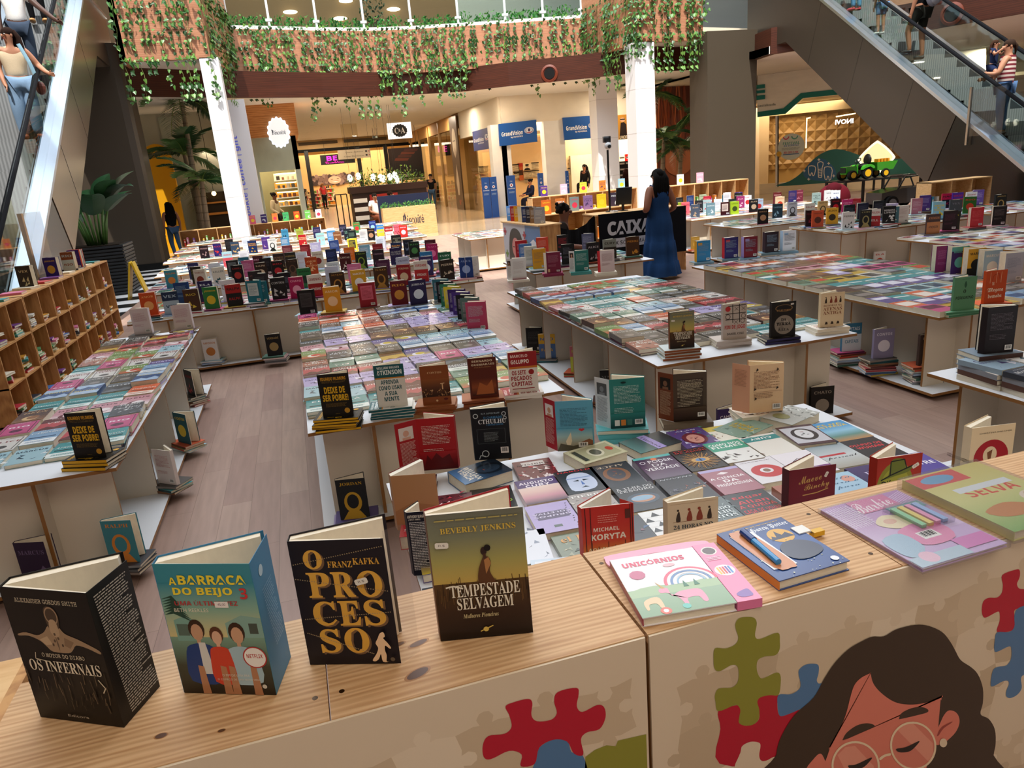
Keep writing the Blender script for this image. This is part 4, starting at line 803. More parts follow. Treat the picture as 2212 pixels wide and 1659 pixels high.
# ================================================================== escalators
def escalator(label, base, head, side, tip, hpan, panel, pmat, ztop=5.9, riders=None):
    """base: foot of the outer side panel; side +1: the stairs lie to the right of it"""
    h = R(head); u = Vector((math.sin(h), math.cos(h), 0)); n = Vector((u.y, -u.x, 0)) * side; k = .577
    o = thing('escalator', label, 'escalator', (base[0], base[1], 0)); W = 1.5
    P = lambda s, z, l=0: u * s + n * l + Vector((0, 0, z))
    L = ztop / k; E_ = L + 2.6
    def side_poly(mb, pts, l, th, col, mat):
        A = [P(s, z, l) for s, z in pts]; B = [P(s, z, l + th) for s, z in pts]; m = len(pts)
        mb.mesh(A + B, [tuple(range(m)), tuple(range(m, 2 * m))[::-1]] + [(i, (i + 1) % m, m + (i + 1) % m, m + i) for i in range(m)], col, mat)
    dk = lambda s: k * max(0, min(s, L)) + .1
    ct = (tip[0] - hpan * .433, tip[1] + hpan * .75)
    kx = tip[0] + (ztop - hpan + .1 - tip[1]) / k
    for l, th in ((0, .05), (W - .05, .05)):
        f = MB(); side_poly(f, [tip, (kx, ztop - hpan + .1), (E_, ztop - hpan + .1), (E_, ztop + .1), (L, ztop + .1), (ct[0], dk(ct[0]) - .0)], l, th, panel, pmat)
        for j in range(5):
            s0 = tip[0] + 1.2 + j * 1.9
            if s0 < L - 1: side_poly(f, [(s0, tip[1] + k * (s0 - tip[0])), (s0 + .02, tip[1] + k * (s0 - tip[0])), (s0 - hpan * .35 + .02, dk(s0 - hpan * .35)), (s0 - hpan * .35, dk(s0 - hpan * .35))], l - .003 if l == 0 else l + th, .003, '#2f2922', 'satin')
        f.build('side_panel', o)
        f = MB(); side_poly(f, [(-1.1, 0), (tip[0] + .02, 0), (tip[0] - .02, tip[1]), (ct[0], dk(ct[0]) - .02), (0, .1), (-1.1, .1)], l + .01, th - .02, '#101010', 'gloss'); f.build('skirt_panel', o)
    f = MB(); A = [P(s, z, l) for l in (.05, W - .05) for s, z in (tip, (kx, ztop - hpan + .1), (E_, ztop - hpan + .1))]; f.mesh(A, [(0, 1, 4, 3), (1, 2, 5, 4)], '#55493c', 'satin'); f.build('underside', o)
    for l0, l1 in ((-.03, .24), (W - .24, W + .03)):
        f = MB(); side_poly(f, [(-1.15, .1), (0, .1), (L, ztop + .1), (E_, ztop + .1), (E_, ztop + .17), (L, ztop + .17), (0, .17), (-1.15, .17)], l0, l1 - l0, '#cfd9ea', 'metal'); f.build('deck', o)
    for l in (.1, W - .1):
        f = MB(); side_poly(f, [(-.9, .17), (0, .17), (L, ztop + .17), (E_, ztop + .17), (E_, ztop + 1.0), (L - .1, ztop + 1.0), (-.15, .95), (-.75, .9), (-1.0, .6)], l - .006, .012, '#fff', 'glass'); f.build('glass_balustrade', o)
        path = [P(-.9, .25, l), P(-1.08, .45, l), P(-1.1, .7, l), P(-.9, .92, l), P(-.45, .98, l), P(-.1, 1.0, l), P(.3, 1.0 + k * .3, l)] + [P(s, 1.0 + k * s, l) for s in (2, 5, 8, L)] + [P(E_, ztop + 1.02, l)]
        f = MB(); f.tube(path, [(.036, .034)] * len(path), '#0c0d12', 'cloth', 10); f.build('handrail', o)
    N = int(L / .4)
    f = MB()
    for i in range(N):
        s, z = i * .4, i * .4 * k; q = 40
        for j in range(q):
            a, b = .27 + (W - .54) * j / q, .27 + (W - .54) * (j + 1) / q
            f.face([P(s, z, a), P(s, z, b), P(s, z + .4 * k, b), P(s, z + .4 * k, a)], '#96989a' if j % 2 else '#7c7e80', 'satin')
            f.face([P(s, z + .4 * k, a), P(s, z + .4 * k, b), P(s + .4, z + .4 * k, b), P(s + .4, z + .4 * k, a)], '#2e3033' if j % 2 else '#222427', 'satin')
    tag(f.build('steps', o))
    f = MB()
    for a in (.25, W - .27): side_poly(f, [(-1, 0), (0, .0), (L, ztop), (L, ztop + .14), (0, .2), (-1, .15)], a, .02, '#7d8288', 'metal')
    f.build('skirting', o)
    f = MB(); f.mesh([P(-1.4, .02, .2), P(0, .02, .2), P(0, .02, W - .2), P(-1.4, .02, W - .2)], [(0, 1, 2, 3)], '#8b8f94', 'metal'); f.mesh([P(L, ztop, .05), P(E_, ztop, .05), P(E_, ztop, W - .05), P(L, ztop, W - .05)], [(0, 1, 2, 3)], '#8b8f94', 'metal'); f.build('landing_plate', o)
    return lambda s, l: Vector((base[0], base[1], 0)) + P(s, (int(s / .4) + 1) * .4 * k + .006, l)
EL = escalator('escalator rising away on the left, behind the long pine shelves', (-3.03, 8.62), -2.5, -1, (3.78, 1.1), 1.22, '#a39684', 'metal', ztop=5.9)
ER = escalator('escalator rising away on the right, in front of the dentist', (11.63, 8.15), 10.2, 1, (4.1, .79), 1.6, '#3a3128', 'satin', ztop=5.9)
# people riding
hold = dict(lw=(.25, -.2, .58), le=(.17, -.04, .62))
p = EL(4.7, .36)
wl, J = person('person in beige vest and wide pale jeans holding the left escalator rail', 1.6, p, R(20), '#b07a5e', dict(lw=(.24, -.1, .575), le=(.19, .02, .66), face=(-.8, -.6, 0), rw=(-.12, -.06, .5)), ('#24140e', 'long'), ('#cdb89a', 'none'), ('#7f9ab8', 'wide'), '#8a4a36', fat=1.1, hands={'l': (.5, -.7, -.2)})
b_ = thing('shoulder_bag', 'pale blue bag strap with a brown pouch on the person in wide jeans', 'bag', p + Vector((.2, -.05, .78))); f = MB(); f.tube([(-.06, -.05, .55), (.02, -.03, .3), (.07, 0, .02)], [(.03, .012)] * 3, '#8fb4c6', 'cloth', 8); f.build('strap', b_); f = MB(); f.ball((.08, 0, -.06), (.07, .05, .1), '#5a2c20', 'satin'); f.build('pouch', b_)
p = EL(6.2, .5); person('person in white T-shirt reaching for the left escalator rail', 1.8, p, R(15), '#4a2f25', dict(lw=(.3, -.28, .52), le=(.2, -.1, .66)), ('#15100e', 'short'), ('#e9e6e3', 'short'), ('#3a4658', 'long'), '#222', hands={'l': (.5, -.7, -.3)})
p = EL(8.4, .6); person('person in black trousers and tan shoes high on the left escalator', 1.72, p, R(10), '#8a5f49', {}, ('#15100e', 'short'), ('#2a2a2e', 'long'), ('#131316', 'long'), '#c08a52')
p = ER(2.78, .42)
w2, J = person('person in striped T-shirt and jeans carrying a child on the right escalator', 1.64, p, R(205), '#b37f63', dict(le=(.17, -.03, .64), lw=(.08, -.16, .66), re=(-.16, -.05, .65), rw=(-.02, -.19, .62), face=(.8, -.7, 0)), ('#33231a', 'pony'), None, ('#4d6a92', 'long'), '#5a4a40')
f = MB(); rz_ = 14
for i in range(rz_):
    z0, z1 = .52 + i * .3 / rz_, .52 + (i + 1) * .3 / rz_
    g = lambda z: (.083 + .03 * math.sin((z - .5) * 9), .066 + .014 * math.sin((z - .5) * 9))
    a, b = g(z0), g(z1); f.mesh([(a[0] * 1.64 * math.cos(t), a[1] * 1.64 * math.sin(t), z0 * 1.64) for t in (2 * math.pi * k / 24 for k in range(24))] + [(b[0] * 1.64 * math.cos(t), b[1] * 1.64 * math.sin(t), z1 * 1.64) for t in (2 * math.pi * k / 24 for k in range(24))], [(k, (k + 1) % 24, 24 + (k + 1) % 24, 24 + k) for k in range(24)], '#7d2f3a' if i % 2 else '#d9c9c2', 'cloth')
f.build('top', w2, True)
c_ = w2.matrix_basis @ Vector((.06, -.2, .98)); person('small child in navy carried in the arms of a person on the right escalator', .95, c_ + Vector((0, 0, -.28)), R(20), '#b37f63', dict(lw=(.12, -.16, .8), le=(.14, -.06, .72), rw=(-.1, -.16, .8), re=(-.13, -.06, .72), lk=(.12, -.1, .42), la=(.13, -.08, .22), rk=(-.12, -.1, .42), ra=(-.13, -.08, .22), lt=(.14, -.12, .17), rt=(-.14, -.12, .17)), ('#3a2418', 'long'), ('#1f2a4a', 'short'), ('#1f2a4a', 'short'), '#ddd')
p = ER(5.3, .42); mb_, J = person('person in black with a grey backpack climbing the right escalator', 1.8, p, R(190), '#9a6a50', dict(lk=(.07, -.1, .33), la=(.07, -.06, .11), lt=(.075, -.14, .09), rw=(-.26, -.16, .6), re=(-.18, -.05, .68)), ('#15100e', 'short'), ('#121216', 'short'), ('#22241f', 'short'), '#1a1a1c')
b_ = thing('backpack', 'grey speckled backpack on the person in black on the escalator', 'bag', mb_.matrix_basis @ Vector((0, .24, 1.2))); f = MB(); f.ball((0, 0, 0), (.17, .12, .24), '#8f93a2', 'cloth', 16); f.build('bag_body', b_, True); f = MB(); f.ball((0, .06, -.09), (.13, .1, .12), '#9ea2b0', 'cloth', 14); f.build('front_pocket', b_, True); b_.rotation_euler = (0, 0, R(190))
p = ER(6.5, .3); person('child in green shirt and denim shorts riding the right escalator', 1.16, p, R(175), '#a97a60', dict(face=(0, -1, 0)), ('#2a1a12', 'short'), ('#7d9673', 'short'), ('#5f7fa8', 'short'), '#c8c4be')
p = ER(7.7, .4); person('person in blue jeans and red shoes highest on the right escalator', 1.62, p, R(185), '#a97a60', {}, ('#2a1a12', 'long'), ('#e0ddd6', 'short'), ('#5f8fb8', 'long'), '#c23a48')
# clear barrier at the foot of the left escalator
o = thing('barrier', 'clear acrylic barrier on a steel post at the foot of the left escalator', 'barrier', (-2.925, 9.6, 0))
f = MB(); f.box(-.022, -.03, 0, .022, .03, 1.75, '#b9a795', 'metal'); f.build('post', o); f = MB(); f.box(-.02, .03, 1.0, -.005, .75, 1.75, '#fff', 'plastic'); f.build('pane', o)
o = thing('barrier', 'clear acrylic barrier on a pale post on the right escalator', 'barrier', ER(3.0, -.052) - Vector((0, 0, ER(3.0, .1).z)))
zz = ER(3.0, .1).z - .1; f = MB(); f.box(-.02, -.02, zz - .25, .02, .02, zz + .75, '#d8d2c6', 'metal'); f.build('post', o); f = MB(); f.box(0, -.7, zz - .1, .012, -.02, zz + .7, '#fff', 'plastic'); f.build('pane', o)

# ================================================================== tables of white board
LAM, EDG = '#d9cfbe', '#8f6230'
def panel(mb, x0, y0, z0, x1, y1, z1, col=LAM, edge=EDG, mat='satin'):
    d = [x1 - x0, y1 - y0, z1 - z0]; ax = d.index(min(d)); v = [(x, y, z) for z in (z0, z1) for y in (y0, y1) for x in (x0, x1)]
    for k, fs in ((2, [(0, 2, 3, 1), (4, 5, 7, 6)]), (1, [(0, 1, 5, 4), (2, 6, 7, 3)]), (0, [(0, 4, 6, 2), (1, 3, 7, 5)])): mb.mesh(v, fs, col if k == ax else edge, mat)
TZ = .60
def table(label, x0, x1, y0, y1, nx=2, group=None):
    cx, cy = (x0 + x1) / 2, (y0 + y1) / 2; o = thing('display_table', label, 'table', (cx, cy, 0)); w, d = (x1 - x0) / 2, (y1 - y0) / 2
    f = MB(); panel(f, -w, -d, TZ - .018, w, d, TZ, '#dde0e6'); f.build('tabletop', o)
    f = MB(); panel(f, -w + .0, -d + .0, .03, w - .0, d - .0, .05, '#dfe2e6'); f.box(-w + .1, -d + .1, 0, w - .1, d - .1, .03, '#5a4632'); f.build('base_board', o)
    ny = max(2, round(2 * d / .82) + 1)
    for i in range(ny):
        y = -d + .16 + (2 * d - .32) * i / (ny - 1); f = MB(); panel(f, -w + .07, y, .05, w - .07, y + .018, TZ - .018); f.build('cross_panel', o)
    for j in range(nx):
        x = -w + .07 + (2 * w - .14) * (j + .5 + (.08 if j else -.08) * (nx > 1)) / nx
        f = MB()
        for i in range(ny - 1):
            ya = -d + .178 + (2 * d - .32) * i / (ny - 1); yb = -d + .16 + (2 * d - .32) * (i + 1) / (ny - 1); panel(f, x - .009, ya, .05, x + .009, yb, TZ - .018)
        panel(f, x - .009, -d + .05, .05, x + .009, -d + .16, TZ - .018)
        f.build('long_panel', o)
    return o
T1 = (-1.76, -1.0, 3.66, 7.28); T2 = (-.1, 1.31, 3.68, 7.2); T3 = (1.97, 3.42, 3.83, 7.08); T4 = (4.12, 5.56, 3.86, 7.15); T5 = (3.1, 4.5, .6, 2.95); T6 = (.2, 2.26, 1.32, 2.86)
TABS = dict(T1=T1, T2=T2, T3=T3, T4=T4, T5=T5, T6=T6, B1=(-1.77, 1.97, 8.04, 9.35), B2=(-2.0, 2.1, 10.2, 11.5), B3=(-2.2, 2.3, 12.4, 13.7), B4=(-2.4, 2.5, 14.6, 15.9), B5=(-2.5, 2.7, 16.8, 18.1), B6=(-2.5, 2.9, 18.9, 19.9),
            T9=(2.58, 4.12, 8.04, 9.35), T10=(2.95, 4.4, 12.9, 14.3), C1=(7.0, 9.3, 8.15, 9.35), C2=(6.62, 8.9, 9.95, 11.1), C3=(6.9, 10.2, 11.95, 13.3), C4=(6.92, 8.4, 3.9, 7.2), C5=(9.6, 11.2, 8.15, 9.3), C6=(7.4, 9.5, 14.0, 15.0))
TL = dict(T1='narrow white table of books beside the long left shelves', T2='white table of books in the middle, with cut-away aisle on its left', T3='white table of books reaching toward the cash desk', T4='white table of books right of the one by the cash desk', T5='white table at the right edge with tall piles of books', T6='white table of books right behind the front counter',
          B1='wide white table across the end of the left aisle', B2='white table, second behind the end of the left aisle', B3='white table, third behind the end of the left aisle', B4='white table, fourth behind the end of the left aisle', B5='white table, fifth behind the end of the left aisle', B6='white table in front of the sunlit pine shelves',
          T9='white table with upright books in front of the cash desk', T10='white table far left of the puzzle panel', C1='white table with a low corner, right of the blue dress', C2='white table of books behind the low cornered one on the right', C3='white table below the right pine shelves', C4='white table at the right edge beyond the orange book', C5='white table at the right edge in front of the escalator', C6='far white table in front of the toy cars')
for k, (a, b, c, d) in TABS.items(): table(TL[k], a, b, c, d, 1 if b - a < 1 else max(2, round((b - a) / .75)))

# ================================================================== books
TITLES = 'VEX RIO JORDAN RALPH MARCUS KELLER COSTA ATKINSON NAPOLEON|HILL CURY|AUGUSTO PIERRE ALICE VERDADE FERINOS NAO|FACA MARCELO|GALUPPO NUVENS|GLORIA CAMINHO CHATO CAPITAIS CONTOS HOMENS|LIVROS ELA DEUS AMOR|E|TEMPO'.split()
PAL = [('#5a4d8c', '#e9e4f2', '#c9b037'), ('#b8434a', '#f2e9e4', '#5c1f22'), ('#3f8f93', '#e8f2ee', '#173f45'), ('#3d4046', '#d8d8d8', '#8f959c'), ('#d9d5cf', '#8a2f33', '#4a4a4a'), ('#6f8f4f', '#f2eeda', '#c8402e'), ('#c7a23c', '#2a2622', '#7a4a1e'), ('#7fa3c4', '#f2f4f6', '#2f4f78'), ('#a86a58', '#efe4d8', '#5a2f2a'), ('#4a4542', '#f0ece6', '#8a7f78'), ('#c98f9a', '#6a1f35', '#f2e4e6'), ('#2f4f7f', '#e0c860', '#a9c0dc'), ('#d8603a', '#f4e6d8', '#6a2415'), ('#b5a7d6', '#3a2f63', '#efeaf6'), ('#e6e3de', '#3a3a3d', '#b03a44'), ('#4a2f2a', '#d9b27c', '#8c5a3a'), ('#24282c', '#c9ccd0', '#5b6168'), ('#5f8878', '#f0f4ee', '#2d5a4a'), ('#9fc4cf', '#2b4a5c', '#f4f6f4'), ('#c24a7c', '#f6e4ee', '#57163a')]
def gen_art(seed, w, h, bg=None):
    r = random.Random(seed); p = list(PAL[seed % len(PAL)]); 
    if bg: p[0] = bg
    A = Art(w, h, p[0]); t = TITLES[(seed * 7 + 3) % len(TITLES)].split('|'); st = 'bsbibmob'[seed % 8]; k = seed % 5
    if k == 0: A.grad(0, 0, 1, .5, [p[2], p[0]]); A.ell(.5, .28, .26, None, p[1], 18); A.ell(.58, .32, .2, None, p[2], 18)
    elif k == 1: A.rect(0, .66, 1, 1, p[2]); A.poly([(0, .1), (.3, .34), (.55, .2), (.8, .4), (1, .22), (1, 0), (0, 0)], p[2])
    elif k == 2: A.rect(0, 0, 1, .3, p[1]); A.para(.12, .1, .88, .22, 3, p[0]); A.rect(.1, .42, .9, .47, p[2])
    elif k == 3:
        for i in range(7): x, y = r.random(), r.uniform(.05, .5); A.poly([(x, y), (x + r.uniform(.05, .3), y + r.uniform(-.1, .1)), (x + r.uniform(-.1, .2), y + r.uniform(.05, .2))], r.choice(p[1:]))
    else: A.rect(.07, .05, .93, .95, p[2]); A.rect(.1, .07, .9, .93, p[0]); A.ell(.5, .3, .2, .12, p[2], 16)
    ty = r.choice([.62, .7, .78]); n = len(t)
    for i, q in enumerate(t): A.text(q, .5, ty + (.07 * (n - 1)) - i * .14, min(.86, .17 * len(q) + .1), .115, p[1], st)
    A.text(TITLES[(seed * 5 + 1) % len(TITLES)].split('|')[0], .5, .93, .5, .04, p[1], 'o')
    return A
def lying_mesh(A, t, spine=None, mat='gloss'):
    w, h = A.w, A.h; s = spine or A.bg; f = MB(); c = .0016
    f.box(-w / 2, -h / 2, t - c, w / 2, h / 2, t, A.bg, mat); f.box(-w / 2, -h / 2, 0, w / 2, h / 2, c, A.bg, mat); f.box(-w / 2, -h / 2, c, -w / 2 + c, h / 2, t - c, s, mat)
    A.emit(f, frame((-w / 2, -h / 2, t), (1, 0, 0), (0, 1, 0), (0, 0, 1)), mat, .0001, bg=False)
    g = MB(); g.box(-w / 2 + c, -h / 2 + .003, c, w / 2 - .003, h / 2 - .003, t - c, '#e6dcc6', 'matte'); return f.data('cover'), g.data('page_block')
def lay(name, me, label, loc, rz, group=None, cat='book'):
    o = link(name, me[0], None, loc, rz); tag(o, label, cat, group); link('page_block', me[1], o); return o

def upright_mesh(A, t=.02, spine=None, back=None, mir=False, ang=28, frac=.5, flap=None, inner='#efe4cf', art_back=None, mat='print', one=False, spine_t=None):
    """a book standing open like a V; the visible cover is in the plane y = 0; mir puts the spine on the right; flap = (Art, angle)"""
    w, h = A.w, A.h; g = -1 if mir else 1; a = R(ang); c = .0008; s = spine or A.bg; bk = back or A.bg
    Sx = Vector((-w / 2, 0)); q = Vector((math.cos(a / 2 + math.pi / 2), math.sin(a / 2 + math.pi / 2))); S2 = Sx + q * t; d = Vector((math.cos(a), math.sin(a))); nn = Vector((math.sin(a), -math.cos(a)))
    m = lambda p: (p[0] * g, p[1]); f = MB()
    def wallp(mb, p, r, col, z0=0, z1=h, th=c, ma=mat):
        p, r = Vector(p), Vector(r); e = (r - p).normalized(); n = Vector((-e.y, e.x)) * th; mb.prism([m(p), m(r), m(r + n), m(p + n)], z0, z1, col, ma)
    wallp(f, Sx, (w / 2, 0), A.bg); wallp(f, Sx, S2, s); wallp(f, S2, S2 + d * w, bk)
    A.emit(f, frame((-w / 2, -.0003, 0), (1, 0, 0), (0, 0, 1), (0, -1, 0)), mat, 0, bg=False)
    if spine_t:
        e = S2 - Sx; ex = Vector((e.x * g, e.y, 0)).normalized(); B = spine_t; o0 = Vector((Sx.x * g, Sx.y, 0))
        if not mir: o0 = Vector((S2.x, S2.y, 0)); ex = -ex
        X = frame(o0 + Vector((0, -.0004, 0)), ex, (0, 0, 1), ex.cross(Vector((0, 0, 1)))); B.emit(f, X, mat, .0008, bg=False)
    if flap:
        F, fa = flap; fa = R(fa); E0 = Vector((w / 2, 0)); E1 = E0 + Vector((math.cos(fa), math.sin(fa))) * F.w; wallp(f, E0, E1, F.bg)
        if mir: o0, ex = Vector((-E1.x, E1.y, 0)), Vector((math.cos(fa), -math.sin(fa), 0))
        else: o0, ex = Vector((E0.x, E0.y, 0)), Vector((math.cos(fa), math.sin(fa), 0))
        F.emit(f, frame(o0, ex, (0, 0, 1), ex.cross(Vector((0, 0, 1)))), mat, .0004, bg=False)
    k = f if one else MB(); M_ = Sx + q * t * frac; z0, z1 = .0015, h - .003
    t1, t2 = t * frac, t * (1 - frac)
    if t1 > .001: k.prism([m(p) for p in (Sx + Vector((.001, c)), Vector((w / 2 - .005, c)), Vector((w / 2 - .006, t1 * .75)), M_ + d * .004 * 0 + Vector((.001, 0)))], z0, z1, inner, 'matte')
    if t2 > .001: k.prism([m(p) for p in (M_ + Vector((.001, .0002)), S2 + d * (w - .006) + nn * t2 * .75, S2 + d * (w - .005) + nn * .0002, S2 + d * .001)], z0, z1, inner, 'matte')
    return (f.data('cover'), None) if one else (f.data('cover'), k.data('page_block'))
def stand(me, label, loc, rz, group=None, name='standing_book'):
    if me[1] is None: return tag(link(name, me[0], None, loc, rz), label, 'book', group)
    o = thing(name, label, 'book', loc, rz, group); link('cover', me[0], o); link('page_block', me[1], o); return o
BW, BH = .156, .23

# ================================================================== front counter
CZ, CY0, CY1 = 1.09, .92, 1.205
def unit(label, x0, x1, seams):
    o = thing('pine_counter', label, 'counter', (0, 0, 0)); xs = [x0] + seams + [x1]
    for a, b in zip(xs, xs[1:]):
        f = MB(); f.box(a + .0012, CY0 + .005, CZ - .018, b - .0012, CY1, CZ, '#fff', 'counter_top'); tb = f.build('top_board', o)
        for sx in (a + .02, b - .02):
            for sy in (CY0 + .06, CY1 - .05):
                if (sx - a < .03 and a != x0) or (b - sx < .03 and b != x1) or a == .445:
                    f = MB(); f.lathe([(.0001, CZ + .0004), (.0045, CZ + .0004), (.0045, CZ - .001)], '#4a3a2c', 'metal', 10, Matrix.Translation((sx, sy, 0))); f.build('screw', tb)
    f = MB(); f.box(x0 + .002, CY0, 0, x1 - .002, CY0 + .0045, CZ - .002, '#dcc9ae', 'satin'); f.box(x0 + .002, CY0 + .0045, 0, x1 - .002, CY0 + .02, CZ - .018, '#a87a48', 'satin'); f.build('front_panel', o)
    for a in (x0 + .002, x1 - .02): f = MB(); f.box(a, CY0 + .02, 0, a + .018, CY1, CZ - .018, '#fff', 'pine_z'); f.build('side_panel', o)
    f = MB(); f.box(x0 + .02, CY0 + .02, .5, x1 - .02, CY1 - .005, .518, '#fff', 'pine'); f.build('shelf', o)
    return o
ua = unit('pine counter unit with four upright books, red puzzle pieces on its front', -.548, .442, [-.062]); ub = unit('pine counter unit with children\'s books, a woman in glasses printed on its front', .445, 1.62, [.955])
# knots of the left top
f = MB()
for x, y, a, b, r_ in ((.075, .975, .019, .009, .4), (.089, 1.05, .016, .006, .3), (.055, 1.06, .012, .005, .2), (-.3, .985, .008, .005, 0), (-.215, .962, .005, .003, 0)):
    for q, c, z in ((1.25, '#a9743f', .0003), (1, '#5d3a22', .0005)): f.face([(x + a * q * math.cos(t) * math.cos(r_) - b * q * math.sin(t) * math.sin(r_), y + a * q * math.cos(t) * math.sin(r_) + b * q * math.sin(t) * math.cos(r_), CZ + z) for t in (2 * math.pi * k / 18 for k in range(18))], c, 'satin')
f.build('knots', ua)
# printed puzzle on the fronts: faint jigsaw, then the coloured pieces and the portrait
def jig(mb, x0, x1, z1, y, n, m, s, rot, seed):
    r = random.Random(seed); c, q = math.cos(rot), math.sin(rot); tab = {}
    def edge(p, d, sg):
        out = []; nx, ny = -d[1], d[0]
        for t, o in ((0, 0), (.3, .06), (.4, .04), (.36, .16), (.42, .26), (.5, .28), (.58, .26), (.64, .16), (.6, .04), (.7, .06)): out.append((p[0] + d[0] * t + nx * o * sg, p[1] + d[1] * t + ny * o * sg))
        return out
    for i in range(n):
        for j in range(m):
            e = lambda k: tab.setdefault(k, r.choice([-1, 1])); P = edge((i, j), (1, 0), e((i, j, 0))) + edge((i + 1, j), (0, 1), e((i + 1, j, 1))) + edge((i + 1, j + 1), (-1, 0), -e((i, j + 1, 0))) + edge((i, j + 1), (0, -1), -e((i, j, 1)))
            W = [(x0 + (a * c - b * q) * s, z1 - 1.2 + (a * q + b * c) * s) for a, b in P]
            if min(p[0] for p in W) < x0 + .001 or max(p[0] for p in W) > x1 - .001 or max(p[1] for p in W) > z1 - .004: continue
            mb.face([(a, y, b) for a, b in W], r.choice(['#c4ae90', '#d2bd9f', '#e2d0b6', '#cbb597', '#dcc9ae']), 'satin')
def tr(mb, ox, oy, s, pts, col, k, smooth=True):
    P = spline(pts, 4) if smooth else pts; mb.face([PY(ox + s * x, oy + s * y, CY0 - .0004 - .0002 * k) for x, y in P], col, 'satin')
f = MB(); jig(f, -.53, .44, CZ - .02, CY0 - .0002, 10, 13, .1, .05, 4)
rd, bl, gr = '#b80d2c', '#4f78a3', '#8e8c30'
tr(f, 0, 0, 1, [(1262, 1680), (1265, 1635), (1285, 1620), (1310, 1610), (1330, 1612), (1335, 1600), (1396, 1586), (1399, 1680)], gr, 1, False)
tr(f, 0, 0, 1, [(1155, 1680), (1158, 1640), (1165, 1615), (1195, 1598), (1225, 1600), (1235, 1625), (1258, 1630), (1262, 1680)], bl, 1)
tr(f, 0, 0, 1, [(1092, 1526), (1110, 1517), (1140, 1510), (1150, 1518), (1148, 1545), (1160, 1558), (1190, 1555), (1203, 1540), (1197, 1515), (1205, 1495), (1245, 1486), (1250, 1500), (1246, 1525), (1258, 1538), (1290, 1523), (1305, 1528), (1308, 1550), (1295, 1575), (1268, 1582), (1255, 1597), (1260, 1630), (1240, 1628), (1225, 1602), (1195, 1598), (1165, 1615), (1155, 1650), (1125, 1655), (1127, 1630), (1100, 1622), (1060, 1640), (1045, 1635), (1043, 1610), (1055, 1590), (1090, 1585), (1105, 1570), (1100, 1545)], rd, 2)
f.build('printed_puzzle', ua)
f = MB(); jig(f, .45, 1.62, CZ - .02, CY0 - .0002, 12, 13, .1, .05, 9); K = .28933; c8 = (1572, 1180, K); c7 = (1200, 1100, K)
tr(f, *c7, [(1215, 1508), (1330, 1468), (1370, 1470), (1382, 1510), (1372, 1580), (1410, 1616), (1480, 1605), (1520, 1565), (1520, 1500), (1507, 1440), (1530, 1405), (1600, 1388), (1665, 1385), (1655, 1450), (1665, 1530), (1700, 1540), (1800, 1500), (1850, 1540), (1800, 1800), (1700, 1900), (1225, 1900), (1232, 1640)], rd, 1)
tr(f, *c7, [(1420, 805), (1480, 810), (1503, 850), (1490, 930), (1500, 965), (1540, 965), (1660, 922), (1675, 990), (1672, 1050), (1640, 1090), (1560, 1100), (1510, 1130), (1503, 1200), (1530, 1260), (1570, 1255), (1640, 1222), (1675, 1230), (1682, 1290), (1665, 1385), (1600, 1388), (1530, 1405), (1507, 1440), (1522, 1500), (1515, 1570), (1470, 1610), (1410, 1615), (1370, 1595), (1372, 1550), (1380, 1500), (1360, 1465), (1330, 1465), (1215, 1508), (1195, 1440), (1190, 1390), (1210, 1345), (1250, 1335), (1320, 1330), (1360, 1290), (1368, 1220), (1355, 1170), (1310, 1165), (1230, 1208), (1190, 1195), (1180, 1130), (1190, 1040), (1270, 1040), (1340, 1010), (1365, 960), (1345, 890), (1345, 850), (1370, 815)], gr, 2)
tr(f, *c8, [(95, 1540), (110, 1490), (170, 1460), (230, 1465), (245, 1490), (235, 1560), (250, 1600), (290, 1600), (360, 1575), (365, 1700), (60, 1700)], '#dcc9ae', 3)
tr(f, *c8, [(380, 1110), (470, 1105), (530, 1070), (545, 1030), (530, 960), (535, 920), (580, 885), (640, 877), (678, 890), (678, 950), (665, 1000), (680, 1025), (720, 1030), (640, 1160), (520, 1225), (420, 1265), (385, 1260), (372, 1190)], bl, 2)
tr(f, *c8, [(2050, 215), (2150, 175), (2180, 180), (2180, 230), (2160, 280), (2175, 315), (2212, 320), (2280, 330), (2260, 440), (2150, 470), (2140, 520), (2145, 590), (2120, 630), (2012, 640), (2030, 560), (2030, 500), (2010, 490), (1930, 532), (1905, 520), (1897, 470), (1910, 410), (1950, 385), (2010, 383), (2045, 350), (2055, 290)], rd, 1)
tr(f, *c8, [(2012, 643), (2100, 640), (2140, 600), (2140, 520), (2160, 470), (2212, 445), (2300, 430), (2300, 940), (2212, 960), (2190, 990), (2195, 1060), (2160, 1110), (2110, 1133), (2080, 1120), (2080, 1080), (2100, 1030), (2090, 1005), (2050, 1010), (1970, 1048), (1968, 980), (1985, 920), (2020, 900), (2080, 890), (2115, 840), (2118, 770), (2100, 748), (2010, 788), (1990, 770), (1995, 700)], bl, 2)
tr(f, *c8, [(360, 1760), (362, 1560), (400, 1420), (500, 1260), (640, 1130), (720, 990), (800, 870), (900, 770), (1000, 710), (1080, 675), (1166, 672), (1260, 620), (1400, 587), (1500, 595), (1600, 640), (1660, 710), (1700, 780), (1740, 850), (1820, 905), (1870, 960), (1905, 1060), (1905, 1170), (1888, 1254), (1950, 1290), (1995, 1370), (2000, 1480), (1985, 1560), (1960, 1760)], '#3a2a1b', 5)
SKN = '#dc7c68'
tr(f, *c8, [(590, 1680), (640, 1590), (695, 1548), (735, 1620), (770, 1700)], SKN, 6); tr(f, *c8, [(1572, 1350), (1630, 1240), (1680, 1228), (1720, 1260), (1730, 1320), (1700, 1390), (1640, 1450), (1600, 1475), (1552, 1475)], SKN, 6)
